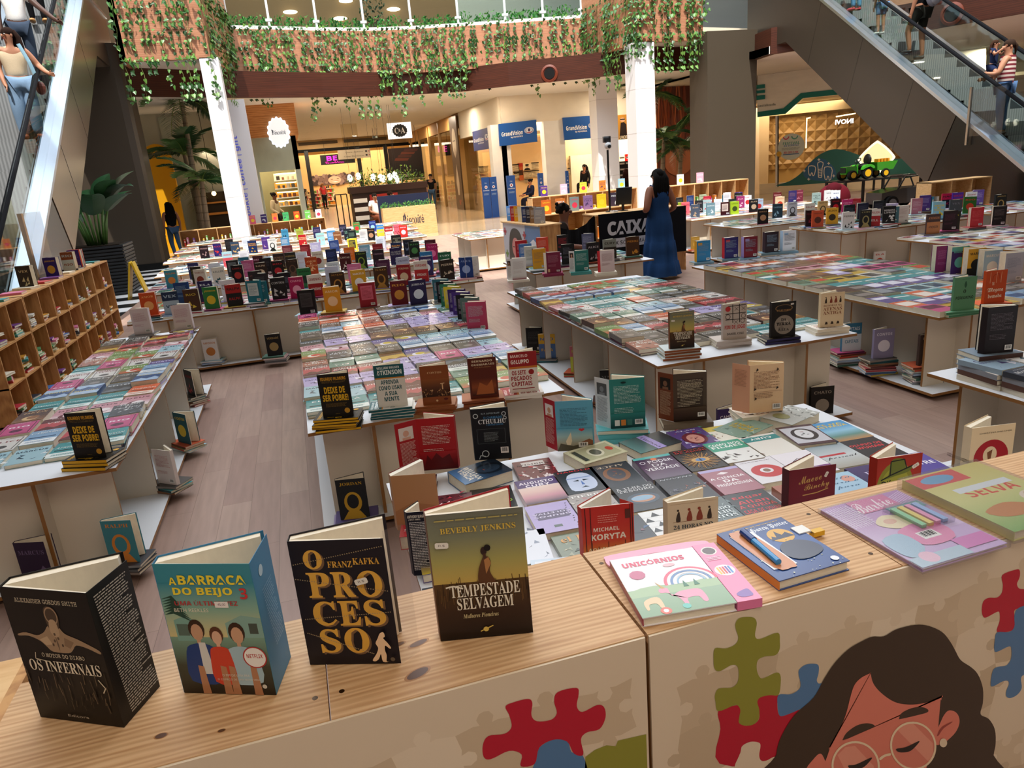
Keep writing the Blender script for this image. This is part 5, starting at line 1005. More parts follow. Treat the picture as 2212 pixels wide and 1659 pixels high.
tr(f, *c8, [(1067, 948), (1085, 1020), (1140, 1090), (1240, 1160), (1350, 1182), (1470, 1170), (1597, 1130), (1597, 1132), (1575, 1350), (1555, 1480), (1480, 1660), (1470, 1760), (762, 1760), (762, 1510), (763, 1508), (870, 1290), (920, 1110), (950, 1030), (1000, 980), (1066, 947)], SKN, 7)
tr(f, *c8, [(1590, 1145), (1572, 1352), (1640, 1200)], '#3a2a1b', 8, False)
for P in ([(862, 1435), (890, 1390), (960, 1340), (1030, 1322), (1085, 1330), (1090, 1350), (1000, 1390), (870, 1445)], [(1280, 1285), (1300, 1245), (1370, 1210), (1440, 1200), (1490, 1215), (1490, 1240), (1400, 1265), (1290, 1290)]): tr(f, *c8, P, '#3a2a1b', 8)
def ering(cx, cy, rx, ry, th, rot, col, k, fill=None):
    e = lambda q, t: (cx + rx * q * math.cos(t) * math.cos(rot) - ry * q * math.sin(t) * math.sin(rot), cy + rx * q * math.cos(t) * math.sin(rot) + ry * q * math.sin(t) * math.cos(rot))
    pt = lambda p, kk: PY(c8[0] + K * p[0], c8[1] + K * p[1], CY0 - .0004 - .0002 * kk)
    if fill: f.face([pt(e(1, 2 * math.pi * i / 40), k) for i in range(40)], fill, 'satin')
    for i in range(40):
        t0, t1 = 2 * math.pi * i / 40, 2 * math.pi * (i + 1) / 40; f.face([pt(e(1, t0), k + 2), pt(e(1, t1), k + 2), pt(e(1 - th, t1), k + 2), pt(e(1 - th, t0), k + 2)], col, 'satin')
ering(1385, 1490, 172, 182, .085, -.3, '#ead2b0', 8, '#d67c69'); ering(955, 1640, 180, 186, .085, -.3, '#ead2b0', 8, '#d67c69')
tr(f, *c8, [(1265, 1370), (1330, 1325), (1380, 1320), (1530, 1470), (1535, 1560), (1500, 1610)], '#e2957f', 9, False); tr(f, *c8, [(820, 1560), (880, 1500), (950, 1490), (1090, 1640), (1100, 1700), (900, 1720)], '#e2957f', 9, False)
for P in ([(1262, 1512), (1330, 1500), (1425, 1455), (1420, 1475), (1365, 1528), (1300, 1540), (1265, 1530)], [(900, 1637), (960, 1628), (1070, 1578), (1065, 1600), (1005, 1655), (920, 1660)]): tr(f, *c8, P, '#1c130d', 11)
tr(f, *c8, [(1133, 1580), (1170, 1555), (1215, 1545), (1215, 1562), (1175, 1572), (1140, 1598)], '#ead2b0', 10); tr(f, *c8, [(1565, 1410), (1600, 1350), (1670, 1312), (1672, 1318), (1612, 1360), (1575, 1412)], '#9c4038', 9)
ering(1610, 1468, 28, 33, .9, 0, '#e2cdb0', 9, '#e2cdb0')
f.build('printed_portrait', ub)
# the four upright books on the left unit
def txt_cols(A, L):
    for t, u, v, wu, hv, c, st in L: A.text(t, u, v, wu, hv, c, st)
    return A
def hero(label, bl, br, A, **k):
    a, b = PZ(*bl, CZ), PZ(*br, CZ); c = (a + b) / 2; d = b - a; c.z = CZ + .0012
    return stand(upright_mesh(A, **k), label, c, math.atan2(d.y, d.x))
w = .151
A = Art(w, .228, '#15110f'); A.text('ALEXANDER GORDON SMITH', .5, .915, .72, .032, '#d8c9ae', 'm')
A.poly(spline([(.06, .66), (.16, .675), (.28, .66), (.38, .69), (.45, .74), (.56, .74), (.62, .69), (.74, .66), (.84, .63), (.97, .585), (.97, .56), (.84, .595), (.72, .61), (.66, .57), (.6, .545), (.42, .545), (.36, .58), (.3, .62), (.18, .65), (.06, .645)], 3), '#a5886a'); A.poly([(.5, .68), (.515, .6), (.505, .55), (.495, .6)], '#6a5542'); A.poly([(.3, .63), (.4, .66), (.44, .6), (.36, .59)], '#c4a684'); A.poly([(.6, .66), (.7, .63), (.64, .58), (.58, .6)], '#8a6e54')
A.poly(spline([(.46, .72), (.44, .8), (.45, .86), (.5, .885), (.57, .87), (.6, .82), (.59, .76), (.56, .72)], 3), '#4d3c2e'); A.ring(.52, .815, .075, .16, '#a5886a', 18, rv=.065); A.poly(spline([(.46, .7), (.5, .66), (.56, .68), (.55, .78), (.48, .78)], 3), '#b89a7a')
for x, y in ((.5, .68), (.53, .65), (.48, .63), (.56, .6), (.45, .6)): A.ell(x, y, .012, .012, '#5a4636', 8)
A.text('O MOTOR DO DIABO', .52, .515, .5, .03, '#d8c9ae', 'm'); A.text('OS INFERNAIS', .5, .43, .84, .085, '#eadcc4', 's'); A.line([(.2, .53), (.18, .48), (.35, .465)], .008, '#d8c9ae'); A.line([(.86, .36), (.92, .3), (.88, .26)], .012, '#d8c9ae')
r6 = random.Random(1)
for i in range(46): x = r6.random(); y = r6.uniform(.1, .32); A.line([(x, y), (x + r6.uniform(-.02, .02), y + r6.uniform(.03, .12))], .008, r6.choice(['#4a3d30', '#6a5844', '#322a22']))
A.text('Editora', .5, .055, .25, .02, '#bbb0a0', 'n')
F = Art(.088, .228, '#171412'); F.para(.12, .08, .9, .95, 46, '#b9b0a4', .42)
hero('black book with a bare back on its cover, first on the front counter', (90, 1550), (268, 1573), A, t=.026, flap=(F, 95), back='#15110f', ang=34, frac=.35)
A = Art(.153, .228, '#3f8b98'); A.grad(0, .45, 1, .86, ['#d8c58a', '#8fb39a', '#3f8b98']); A.grad(0, 0, 1, .45, ['#2a2018', '#4a4a38', '#7fa08a'])
A.poly([(.08, .42), (.3, .42), (.3, .58), (.2, .61), (.08, .58)], '#7fa898'); A.rect(.1, .46, .22, .55, '#5c6f62'); A.poly([(.62, .45), (1, .45), (1, .6), (.8, .62), (.62, .56)], '#88ab9c'); A.rect(.86, .48, .95, .56, '#4a5248')
for k in range(7): A.poly([(0, .62 + .02 * k), (.12, .66 + .018 * k), (.3 - .02 * k, .56 + .025 * k), (.1, .63 + .02 * k)], '#2c4a3c')
def guy(x, y, s, hair, skin, top, wide=1): A.poly(spline([(x - .15 * s * wide, .1), (x - .14 * s * wide, y - .14 * s), (x - .06 * s, y - .09 * s), (x + .06 * s, y - .09 * s), (x + .14 * s * wide, y - .14 * s), (x + .15 * s * wide, .1)], 3), top); A.ell(x, y + .01, .075 * s, .068 * s, hair, 14); A.ell(x, y - .012, .055 * s, .056 * s, skin, 14); A.rect(x - .02, y - .085 * s, x + .02, y - .04 * s, skin)
guy(.3, .5, 1.15, '#3b2618', '#c99a78', '#24407a'); A.poly([(.29, .41), (.36, .41), (.4, .16), (.28, .16)], '#d9d6cf'); guy(.72, .48, 1.15, '#3a2417', '#cfa07e', '#a9c4cc'); guy(.5, .46, .95, '#5a321f', '#dcae90', '#d2452e', .8)
for x in (.22, .46, .55, .78): A.poly([(x, .0), (x + .09, 0), (x + .07, .22), (x + .01, .23)], '#b9825e')
A.text('A', .17, .875, .08, .055, '#f4da3a', 'b'); A.text('BARRACA', .58, .885, .7, .07, '#f4da3a', 'b', bold=.015); A.text('DO BEIJO', .46, .795, .62, .07, '#f4da3a', 'b', bold=.015); A.text('3', .88, .785, .08, .08, '#d43a3a', 'b'); A.text('UMA ÚLTIMA VEZ', .47, .715, .66, .04, '#b93a3c', 'b'); A.text('BETH REEKLES', .3, .66, .36, .028, '#e6dec8', 'n')
A.rect(.56, .68, .7, .725, '#f2e9e2'); A.text('45,00', .63, .702, .08, .022, '#7a4a60', 'n'); A.ell(.86, .3, .125, None, '#b8342f', 24); A.ell(.86, .3, .112, None, '#f1ece4', 24); A.text('NETFLIX', .86, .31, .17, .03, '#b8342f', 'b'); A.text('O FIM DE UMA ERA.', .62, .155, .3, .018, '#e0d8c8', 'n'); A.text('O COMEÇO DE UMA NOVA VIDA.', .64, .12, .46, .018, '#e0d8c8', 'n'); A.ell(.9, .07, .025, None, '#d8d0c0', 12)
F = Art(.09, .228, '#3a7da6'); F.ell(.4, .86, .1, None, '#b9d3e2', 12); F.para(.3, .3, .8, .74, 22, '#8db6d0', .3)
hero('blue book with three young people on its cover, second on the front counter', (400, 1497), (597, 1502), A, t=.024, flap=(F, 100), spine='#3a7da6', back='#3a7da6', ang=30, frac=.3)
A = Art(.15, .224, '#1b151c'); gd, gd2 = '#e0a843', '#7a5a3e'
for t, u, v, wu, hv in (('O', .23, .855, .2, .15), ('P', .25, .655, .24, .2), ('R', .51, .655, .24, .2), ('O', .79, .655, .27, .21), ('C', .26, .425, .25, .2), ('E', .53, .425, .23, .2), ('S', .8, .425, .23, .21), ('S', .27, .2, .22, .2), ('O', .56, .2, .27, .21)):
    A.text(t, u + .022, v - .012, wu, hv, gd2, 's', bold=.012); A.text(t, u, v, wu, hv, gd, 's', bold=.012)
A.text('FRANZ', .51, .815, .26, .05, gd, 's'); A.text('KAFKA', .79, .835, .28, .05, gd, 's')
for p, q in (((.02, .82), (1, .95)), ((.02, .71), (1, .6)), ((.05, .39), (1, .44)), ((.05, .28), (.75, .1))):
    for k in range(40): t = k / 40; A.ell(p[0] + (q[0] - p[0]) * t, p[1] + (q[1] - p[1]) * t, .007, None, '#a8916c', 5)
A.poly(spline([(.83, .27), (.87, .28), (.88, .245), (.86, .23), (.9, .19), (.93, .15), (.91, .145), (.87, .17), (.86, .13), (.87, .09), (.86, .04), (.89, .035), (.82, .035), (.81, .1), (.78, .06), (.74, .04), (.71, .05), (.76, .1), (.79, .15), (.77, .19), (.8, .23)], 3), '#eec9a0'); A.ell(.93, .055, .025, None, '#6a5a48', 10); A.sticker(.72, .69, .25, .14)
o = hero('black book with large gold letters in a clear wrap, third on the front counter', (672, 1437), (866, 1434), A, t=.022, ang=24, frac=.5)
f = MB(); f.face([(.076, -.002, 0), (.1, .03, 0), (.1, .03, .232), (.076, -.002, .238)], '#fff', 'plastic'); f.build('plastic_wrap', o)
def tempestade():
    A = Art(.154, .231, '#39271b'); A.grad(0, .44, 1, 1, ['#c9a855', '#a9a05c', '#7f8066', '#6f6f60']); A.grad(0, 0, 1, .46, ['#1c1310', '#3a2416', '#5c4020'])
    q = random.Random(6)
    for i in range(70): x = q.random(); y = q.uniform(.36, .47); A.line([(x, y - .1), (x + q.uniform(-.02, .02), y + q.uniform(0, .045))], .007, q.choice(['#4a3218', '#5c4020', '#2c1c10', '#6b4a26']))
    A.poly(spline([(.49, .44), (.48, .54), (.52, .62), (.55, .655), (.6, .65), (.62, .6), (.6, .54), (.66, .45), (.72, .42)], 3), '#5e3a20'); A.poly([(.56, .52), (.62, .6), (.6, .65), (.55, .63)], '#b07a48'); A.ell(.555, .7, .033, .032, '#33201a', 12); A.ell(.595, .722, .035, .026, '#17100d', 12); A.rect(.545, .64, .575, .68, '#4a2d20')
    A.text('BEVERLY JENKINS', .52, .875, .78, .048, '#d9b648', 's'); A.para(.08, .945, .95, .965, 1, '#b9a860'); A.text('TEMPESTADE', .53, .4, .74, .1, '#efe6d2', 's'); A.text('SELVAGEM', .52, .295, .6, .095, '#efe6d2', 's'); A.line([(.12, .435), (.2, .445), (.3, .42)], .018, '#efe6d2'); A.text('Mulheres Pioneiras', .46, .195, .38, .035, '#c9b88a', 'i'); A.ell(.5, .075, .03, None, '#d8b85a', 10); A.line([(.44, .06), (.58, .1)], .012, '#d8b85a'); A.sticker(.13, .77, -.05, .14)
    return A
hero('book with a figure in a golden field on its cover, fourth on the front counter', (953, 1386), (1152, 1367), tempestade(), t=.024, spine='#6a3f24', back='#a31f28', ang=24, frac=.55)
# the dark text flap behind it and flat things on the right unit
A = Art(.075, .225, '#171a2c'); A.text('ANTHONY BURGESS', .42, .93, .8, .045, '#e6e2da', 'b'); A.text('(1917-1993)', .3, .88, .5, .03, '#e6e2da', 'b'); A.para(.06, .1, .95, .85, 30, '#c9c8cc', .5)
p = PZ(903, 1106, TZ + .225); stand(upright_mesh(A, t=.02, mir=False, ang=60, frac=.5, back='#101216'), 'dark navy flap of small white text behind the figure in the golden field', Vector((p.x, p.y, TZ + .0008)), R(-16))
def flat(name, label, cat, pts, t, z, A, spine=None, mat='gloss'):
    c = sum((Vector((*p, 0)) for p in pts), Vector()) / 4; ex = Vector((*pts[2], 0)) - Vector((*pts[1], 0)); rz = math.atan2(ex.y, ex.x); return lay(name, lying_mesh(A, t, spine, mat), label, Vector((c.x, c.y, z)), rz, cat=cat)
A = Art(.165, .19, '#e9e6ea'); A.grad(0, 0, 1, .42, ['#86a583', '#9db89a']); A.poly([(0, .4), (.15, .44), (.3, .45), (.45, .43), (.6, .4), (.8, .43), (1, .46), (1, .3), (0, .3)], '#a9c29b')
for i, c in enumerate(('#e2607a', '#f2eef0', '#6f8fc0', '#f2eef0', '#8fb8d8')): A.ring(.72, .42, .3 - .035 * i, .12, c, 20, a0=0, a1=math.pi)
A.text('UNICÓRNIOS', .46, .86, .72, .1, '#dd4a6c', 'b', bold=.02); A.poly(spline([(.42, .25), (.52, .3), (.72, .3), (.76, .22), (.75, .1), (.7, .1), (.68, .18), (.56, .18), (.54, .1), (.5, .1), (.48, .2), (.4, .3), (.32, .32), (.33, .38), (.42, .38)], 3), '#eb9fb8'); A.poly([(.36, .38), (.4, .38), (.33, .5)], '#c9a050'); A.poly(spline([(.1, .22), (.2, .27), (.28, .25), (.28, .1), (.24, .1), (.22, .17), (.14, .17), (.12, .1), (.09, .1)], 3), '#e6c9a0')
A.ell(.2, .66, .09, None, '#c86a8a', 10); A.ell(.6, .75, .07, .03, '#efb8c0', 10); A.ell(.27, .05, .06, None, '#e0705c', 10); A.ell(.27, .05, .028, None, '#fff', 10); A.ell(.5, .07, .045, None, '#6fc4b8', 10); A.poly([(.6, .36), (.66, .36), (.63, .46)], '#3f7a5c'); A.poly([(.72, .36), (.78, .36), (.75, .46)], '#3f7a5c')
un = flat('activity_book', 'pink and white children\'s activity book with a carry handle', 'book', [(.481, 1.126), (.486, .945), (.60, .93), (.60, 1.106)], .017, CZ + .0005, A, '#9c2f50'); un.location.x -= .0
f = MB(); w2_ = .165; f.prism(spline([(-.083, .095), (-.085, .12), (-.07, .133), (.06, .137), (.118, .133), (.128, .12), (.126, .095), (.07, .096), (.05, .112), (.0, .116), (-.05, .11), (-.065, .096)], 3), .001, .005, '#eca2bd', 'gloss')
f.build('carry_handle', un); f = MB(); f.box(.0835, -.095, .0, .128, .1, .017, '#e77ba6', 'gloss'); A = Art(.044, .195, '#ef8fb5'); A.ell(.5, .86, .34, None, '#e9e4dc', 14); A.ell(.5, .86, .28, None, '#5a4a48', 14); A.ell(.5, .5, .42, None, '#f2e4ea', 18)
for i, c in enumerate(('#e8c24a', '#e8893a', '#d84a5c', '#7a5ab0', '#4a8fd0')): A.rect(.22 + .12 * i, .44, .3 + .12 * i, .56, c)
A.poly(spline([(.2, .12), (.7, .17), (.8, .12), (.75, .06), (.3, .06)], 3), '#8a6ab0'); A.para(.15, .68, .8, .75, 3, '#f6dce8'); A.emit(f, frame((.084, -.095, .0171), (1, 0, 0), (0, 1, 0), (0, 0, 1)), 'gloss', .0001); f.build('crayon_box', un)
A = Art(.152, .187, '#34508f'); A.grad(0, 0, 1, 1, ['#2c4684', '#3a5c9c', '#2a3f78']); A.text('Harry Potter', .69, .88, .56, .1, '#e9edf2', 'f'); A.para(.2, .945, .9, .965, 1, '#d0a84a'); A.ell(.68, .68, .17, None, '#dba63a', 22); A.poly([(.5, .62), (.56, .7), (.6, .66), (.66, .78), (.7, .68), (.78, .72), (.84, .62)], '#232b4c'); q = random.Random(9)
for i in range(40): A.ell(q.random(), q.random(), q.uniform(.004, .012), None, '#dfe4c8', 5)
A.poly(spline([(.42, .35), (.5, .5), (.7, .55), (.9, .45), (.92, .28), (.7, .2), (.5, .22)], 3), '#3b3f55'); A.ell(.88, .09, .05, None, '#e8ecf4', 14); A.poly(spline([(.12, .2), (.1, .86), (.2, .93), (.36, .86), (.4, .2), (.3, .13)], 3), '#d08a5c')
di = flat('diary', 'dark blue diary with a blue pen on its cover and a yellow key', 'notebook', [(.701, 1.132), (.708, .943), (.861, .949), (.855, 1.135)], .02, CZ + .0005, A, '#d9822e')
f = MB(); f.box(-.062, -.062, .02, -.012, .07, .0215, '#e9eef4', 'gloss'); f.build('pen_card', di); f = MB(); f.tube([(-.045, -.052, .027), (-.035, .055, .027)], .0062, '#2f8fd0', 'gloss', 12); f.tube([(-.037, .03, .027), (-.034, .068, .027)], .0075, '#1c3f86', 'gloss', 12); f.build('pen', di)
f = MB(); f.box(.06, .02, .019, .088, .046, .0225, '#e9e9e6', 'gloss'); f.build('clasp', di); f = MB(); f.tube([(.086, .03, .015), (.097, .028, .012)], .0018, '#9a9a9a', 'metal', 6); f.box(.097, .021, .004, .122, .035, .014, '#e3b012', 'gloss'); f.build('key', di)
A = Art(.2, .255, '#cdb2dc'); A.grad(0, .35, 1, 1, ['#d9c4e6', '#c79ccc', '#b98cc4'])
for i in range(9): A.line([(.02 + .03 * i, .96), (.02 + .03 * i, .62)], .008, '#efe4f4'); A.line([(.0, .66 + .03 * i), (.3, .66 + .03 * i)], .006, '#efe4f4'); A.line([(.72, .9 - .02 * i), (1, .98 - .02 * i)], .006, '#e9d8f0')
A.rect(.3, .78, .78, .99, '#d67aa6'); A.text('Barbie', .5, .88, .46, .16, '#f6e9f0', 'c', rot=.08); A.rect(.56, .68, .98, .78, '#4f9c9c'); A.text('PASSATEMPOS', .77, .745, .36, .035, '#e9f4f2', 'b'); A.text('DA AMIZADE', .77, .705, .34, .03, '#e9f4f2', 'b')
A.poly(spline([(.25, .62), (.42, .7), (.62, .62), (.78, .55), (.8, .46), (.6, .5), (.4, .48), (.28, .54)], 3), '#efe0b8'); A.ell(.4, .6, .07, .04, '#e6b8a0', 14); A.poly(spline([(.3, .45), (.6, .5), (.78, .4), (.7, .22), (.4, .2), (.28, .3)], 3), '#e58fb8'); A.poly(spline([(.05, .4), (.3, .42), (.3, .2), (.1, .12), (.02, .2)], 3), '#a9c8de'); A.rect(.6, .06, .98, .2, '#d884c2'); A.rect(.0, .0, .6, .12, '#b9d0e0'); A.ell(.2, .09, .09, None, '#f0c4d8', 14); A.barcode(.42, .28, .62, .38)
mg = flat('magazine', 'lilac and pink children\'s magazine in plastic with a tray of crayons', 'magazine', [(.943, 1.14), (.997, .90), (1.178, .906), (1.135, 1.15)], .008, CZ + .0005, A, '#a884c0')
f = MB(); f.box(.0, -.03, .009, .085, .065, .02, '#fff', 'plastic'); f.build('blister', mg); f = MB()
for i, c in enumerate(('#8fd0a0', '#e6d070', '#e69ac0', '#9ab8e6')): f.box(.01 + i * .018, -.022, .0092, .022 + i * .018, .056, .016, c, 'gloss')
f.build('crayons', mg); f = MB(); f.box(-.104, -.132, -.0002, .104, .132, .0095, '#fff', 'plastic'); f.build('plastic_wrap', mg)
A = Art(.21, .26, '#cfd08c'); A.grad(0, 0, 1, 1, ['#86b06a', '#d5d490', '#d6c878']); A.rect(.0, .78, .62, .98, '#d65a5a'); A.ell(.3, .88, .2, .07, '#6fa8d0', 16); A.text('SELVA', .56, .56, .6, .12, '#d8584c', 'b', rot=-.05); A.rect(.22, .6, .9, .68, '#dfe6ea'); A.ell(.8, .34, .15, .1, '#e9d9c8', 18); A.ell(.82, .36, .1, .07, '#a9643c', 14); A.poly(spline([(.1, .3), (.4, .36), (.6, .26), (.5, .16), (.2, .18)], 3), '#c98a5c'); A.poly(spline([(.55, .2), (.9, .22), (.95, .08), (.6, .05)], 3), '#6f9c5c')
sv = flat('picture_book', 'green and yellow jungle picture book wrapped in plastic', 'book', [(1.187, 1.15), (1.205, .925), (1.4, .93), (1.387, 1.16)], .02, CZ + .0005, A, '#d8d49a')
f = MB(); f.box(-.112, -.137, -.0002, .112, .137, .0225, '#fff', 'plastic'); f.build('plastic_wrap', sv)
# pine unit on the left of the counter
o = thing('pine_crate', 'open pine shelf crate at the left edge beside the front counter', 'shelf', (-.94, 1.36, 0))
for x in (-.3, .28): f = MB(); f.box(x, -.15, 0, x + .02, .15, .96, '#fff', 'pine_z'); f.build('side_panel', o)
for z in (0, .31, .62, .94): f = MB(); f.box(-.28, -.15, z, .28, .15, z + .02, '#fff', 'pine'); f.build('shelf_board', o)

# ================================================================== upright books with covers of their own
def up(label, px, py, A, zb=.0, yaw=-14, h=None, grp=None, **k):
    """px, py: the top middle of the visible cover; zb: height of the pile under it"""
    p = PZ(px, py, TZ + zb + A.h); me = upright_mesh(A, **k); o = stand(me, label, Vector((p.x, p.y, TZ + zb + .0008)), R(yaw), grp); return o, p
def under(o, n, A, t=.02, spine=None, jit=6, label=None, w=None):
    """the pile of copies on which an upright book stands"""
    me = lying_mesh(A, t, spine, 'print'); base = Vector((o.location.x, o.location.y + .05, TZ)); d = o['label'].split(',')[0]
    for i in range(n): lay('stacked_book', me, '%s book in the pile under the upright %s' % (('lowest', 'second', 'third', 'fourth', 'fifth')[i], label), base + Vector((rnd.uniform(-.008, .008), rnd.uniform(-.008, .008), .0006 + i * (t + .0006))), o.rotation_euler.z + R((270 if n > 2 and i % 3 == 2 and spine is None else 90) + rnd.uniform(-jit, jit)))
def T_(bg, *L, **k):
    A = Art(k.get('w', BW), k.get('h', BH), bg)
    for e in L: getattr(A, e[0])(*e[1:])
    return A
def blurb(bg, col, band=None, bar=True, seed=1, w=BW, h=BH):
    A = Art(w, h, bg)
    if band: A.rect(*band)
    A.para(.12, .5, .9, .86, 13, col, .32, seed); A.para(.12, .3, .7, .42, 4, col, .3, seed + 1)
    if bar: A.barcode(.68, .06, .92, .17)
    return A
def authorflap(bg, col, w=.085, h=BH, pic='#3a2a26', skin='#c9977a'):
    F = Art(w, h, bg); F.rect(.15, .66, .82, .9, pic); F.ell(.48, .78, .14, .06, skin, 12); F.rect(.3, .66, .68, .71, skin); F.para(.15, .12, .88, .62, 22, col, .35); return F
# --- on the table behind the counter
A = blurb('#a81d22', '#e9c9c0', None, False); A.grad(0, 0, 1, .36, ['#4a0d10', '#7a1518', '#a81d22']); A.poly([(.1, .05), (.2, .3), (.3, .2), (.45, .33), (.6, .22), (.8, .3), (.9, .1)], '#5a1114'); F = authorflap('#a81d22', '#e6c3ba', .095, pic='#e0d8d0', skin='#d8a890')
up('red open book whose flap shows a blond author portrait, at the left on the pile', 938, 903, A, .035, -16, mir=True, t=.022, flap=(F, -30), ang=26, frac=.6)
A = Art(BW, BH, '#14161b'); A.text('H. P. LOVECRAFT', .52, .9, .5, .03, '#9fb4bd', 's'); A.text('O CHAMADO', .58, .82, .5, .045, '#3f7fb0', 'b'); A.text('CTHULHU', .55, .745, .74, .085, '#e6eaec', 's'); A.text('E OUTROS CONTOS', .62, .68, .45, .03, '#3f7fb0', 'b'); A.ring(.12, .86, .07, .3, '#c9d2d4', 14); A.ring(.88, .88, .06, .3, '#c9d2d4', 14); A.ring(.9, .8, .05, .3, '#c9d2d4', 14); A.ring(.3, .12, .1, .22, '#c9d2d4', 16); A.line([(.3, .07), (.16, .09), (.12, .02)], .02, '#c9d2d4')
for q in ((.12, .32, .88, .322), (.12, .6, .88, .602), (.12, .32, .124, .6), (.876, .32, .88, .6)): A.rect(*q, '#7d8a8c')
A.para(.3, .36, .7, .54, 8, '#9aa5a8', .25); A.barcode(.72, .12, .93, .24)
up('black book with silver tentacles and barcode, standing near the far left corner', 1056, 882, A, .05, -18, t=.03, ang=20, frac=.5, spine='#3a3d42', spine_t=T_('#3a3d42', w=.03))
A = blurb('#5fa9c6', '#3f6f86', None, False, 3); A.grad(0, 0, 1, .45, ['#6a6154', '#a9a590', '#9fc3c6', '#5fa9c6']); A.text('♥', .7, .42, .16, .06, '#c8313a', 'n'); A.poly([(.25, .2), (.4, .38), (.42, .2), (.38, .12), (.28, .12)], '#e6d8b8'); A.poly([(.0, .0), (1, .0), (1, .2), (.45, .1), (.1, .16)], '#57503f'); A.poly([(.6, .15), (.9, .24), (1, .2), (1, .12)], '#8a5a40'); A.barcode(.6, .08, .86, .17)
up('sky blue book with a red lips print and a crimson author flap', 1237, 866, A, .02, -22, mir=True, t=.022, flap=(authorflap('#a81b2c', '#e4b8b4', .088, pic='#e9e6e2'), 52), ang=30)
A = blurb('#2f8079', '#bfdcd6', None, True, 5); A.grad(0, 0, 1, .3, ['#14383a', '#22605e', '#2f8079']); A.ell(.4, .93, .08, .02, '#12302e', 10)
for i, c in enumerate(('#e9e6df', '#d8843a', '#3f7a70')): A.rect(.12 + .18 * i, .05, .26 + .18 * i, .17, c)
A.barcode(.7, .06, .93, .16)
o, p = up('teal book with a white author flap standing on copies at the far edge', 1353, 818, A, .062, -16, mir=True, t=.026, flap=(authorflap('#e4e2df', '#7f7f80', .088, pic='#5a5a5a', skin='#8a8a8a'), 50), ang=26); under(o, 3, Art(BW, BH, '#5fb0b4'), .02, label='teal book with the white author flap')
A = blurb('#4a3a2c', '#b9aa90', (.12, .28, .9, .88, '#3a2c22'), True, 6); A.grad(0, 0, 1, .28, ['#241812', '#3a261a', '#4a3828']); A.barcode(.72, .07, .93, .16); A.para(.2, .34, .84, .8, 15, '#b9aa90', .25)
o, p = up('dark brown book with a rust author flap standing at the far edge', 1490, 806, A, .03, -14, mir=True, t=.026, flap=(authorflap('#7a3a20', '#d0a888', .085, pic='#2a1a14', skin='#8a5c44'), 50), ang=26); under(o, 1, Art(BW, BH, '#6a5a48'), .028, label='dark brown book with the rust flap')
def horas(t2, bg='#e6cda6', ink='#8a4a2c'):
    A = Art(.155, .228, bg); A.rect(.05, .04, .95, .042, ink); A.rect(.05, .96, .95, .962, ink); A.rect(.1, .7, .9, .704, ink)
    for x, s in ((.2, .8), (.42, 1), (.62, 1.1), (.82, .8)): A.poly(spline([(x - .05 * s, .71), (x - .03 * s, .8), (x + .02, .86), (x + .05 * s, .8), (x + .06 * s, .71)], 2), '#8c3d26' if s > .9 else '#3a2a1e'); A.ell(x, .87, .03 * s, .02 * s, '#8c3d26' if s > .9 else '#3a2a1e', 8)
    A.text('24 HORAS NO' if 'ANTIGO' in t2[0] else '24 HORAS NA', .5, .63, .78, .06, ink if bg != '#d9c4a4' else '#24303a', 's')
    for i, q in enumerate(t2): A.text(q, .5, .53 - .115 * i, .8, .095, ink if bg != '#d9c4a4' else '#24303a', 's')
    for x in (.25, .5, .75): A.poly([(x - .06, .08), (x - .02, .16), (x + .05, .15), (x + .07, .08)], '#3a2a1e')
    return A
A = blurb('#e2bd94', '#8a5a40', None, True, 7); A.rect(.1, .44, .95, .445, '#8a4a2c')
for x, y in ((.2, .9), (.8, .88), (.14, .5), (.16, .3), (.8, .5)): A.poly([(x - .03, y - .03), (x, y + .04), (x + .05, y)], '#3a2a1e')
F = Art(.09, .228, '#dda282'); F.para(.15, .55, .85, .9, 12, '#b07a5e', .3)
o, p = up('peach book with black ancient figures on it, right one of the far edge row', 1657, 787, A, .05, -14, mir=True, t=.026, flap=(F, 50), ang=26, inner='#efdcb8'); under(o, 2, horas(['ATENAS', 'ANTIGA'], '#e8dcc8'), .022, label='peach book with ancient figures')
A = Art(BW, BH, '#c23020'); A.grad(0, 0, 1, 1, ['#d8a02c', '#d98a2a', '#c8401f', '#c22c1e', '#c0281d']); A.text('MICHAEL', .46, .67, .5, .055, '#eadcc8', 'b'); A.text('KORYTA', .5, .56, .68, .085, '#eadcc8', 'b', bold=.01); A.text('AQUELES QUE', .5, .37, .82, .075, '#e6d0a0', 'b'); A.para(.3, .76, .7, .88, 4, '#e8a090', .3)
for i in range(16): x = .02 + i * .065; A.line([(x, 0), (x + .02, .25 + .3 * ((i * 7) % 5) / 5)], .012, '#2a1410')
for x in (.06, .16, .93, .97): A.line([(x, 0), (x, 1)], .014, '#2a1410')
A.rect(.83, .8, .94, .93, '#5a2418'); 
up('red and orange book with black tree trunks, standing behind the counter gap', 1312, 1093, A, .02, -12, t=.024, ang=40, back='#b8281c', inner='#f2ede2', flap=(Art(.05, BH, '#c02a1e'), 130))
A = horas(['ANTIGO', 'EGITO'], '#d9c4a4'); up('cream book with red archers on its cover, behind the front counter', 1497, 1080, A, .02, -10, t=.028, ang=22, back='#d9c4a4', spine='#cdb694')
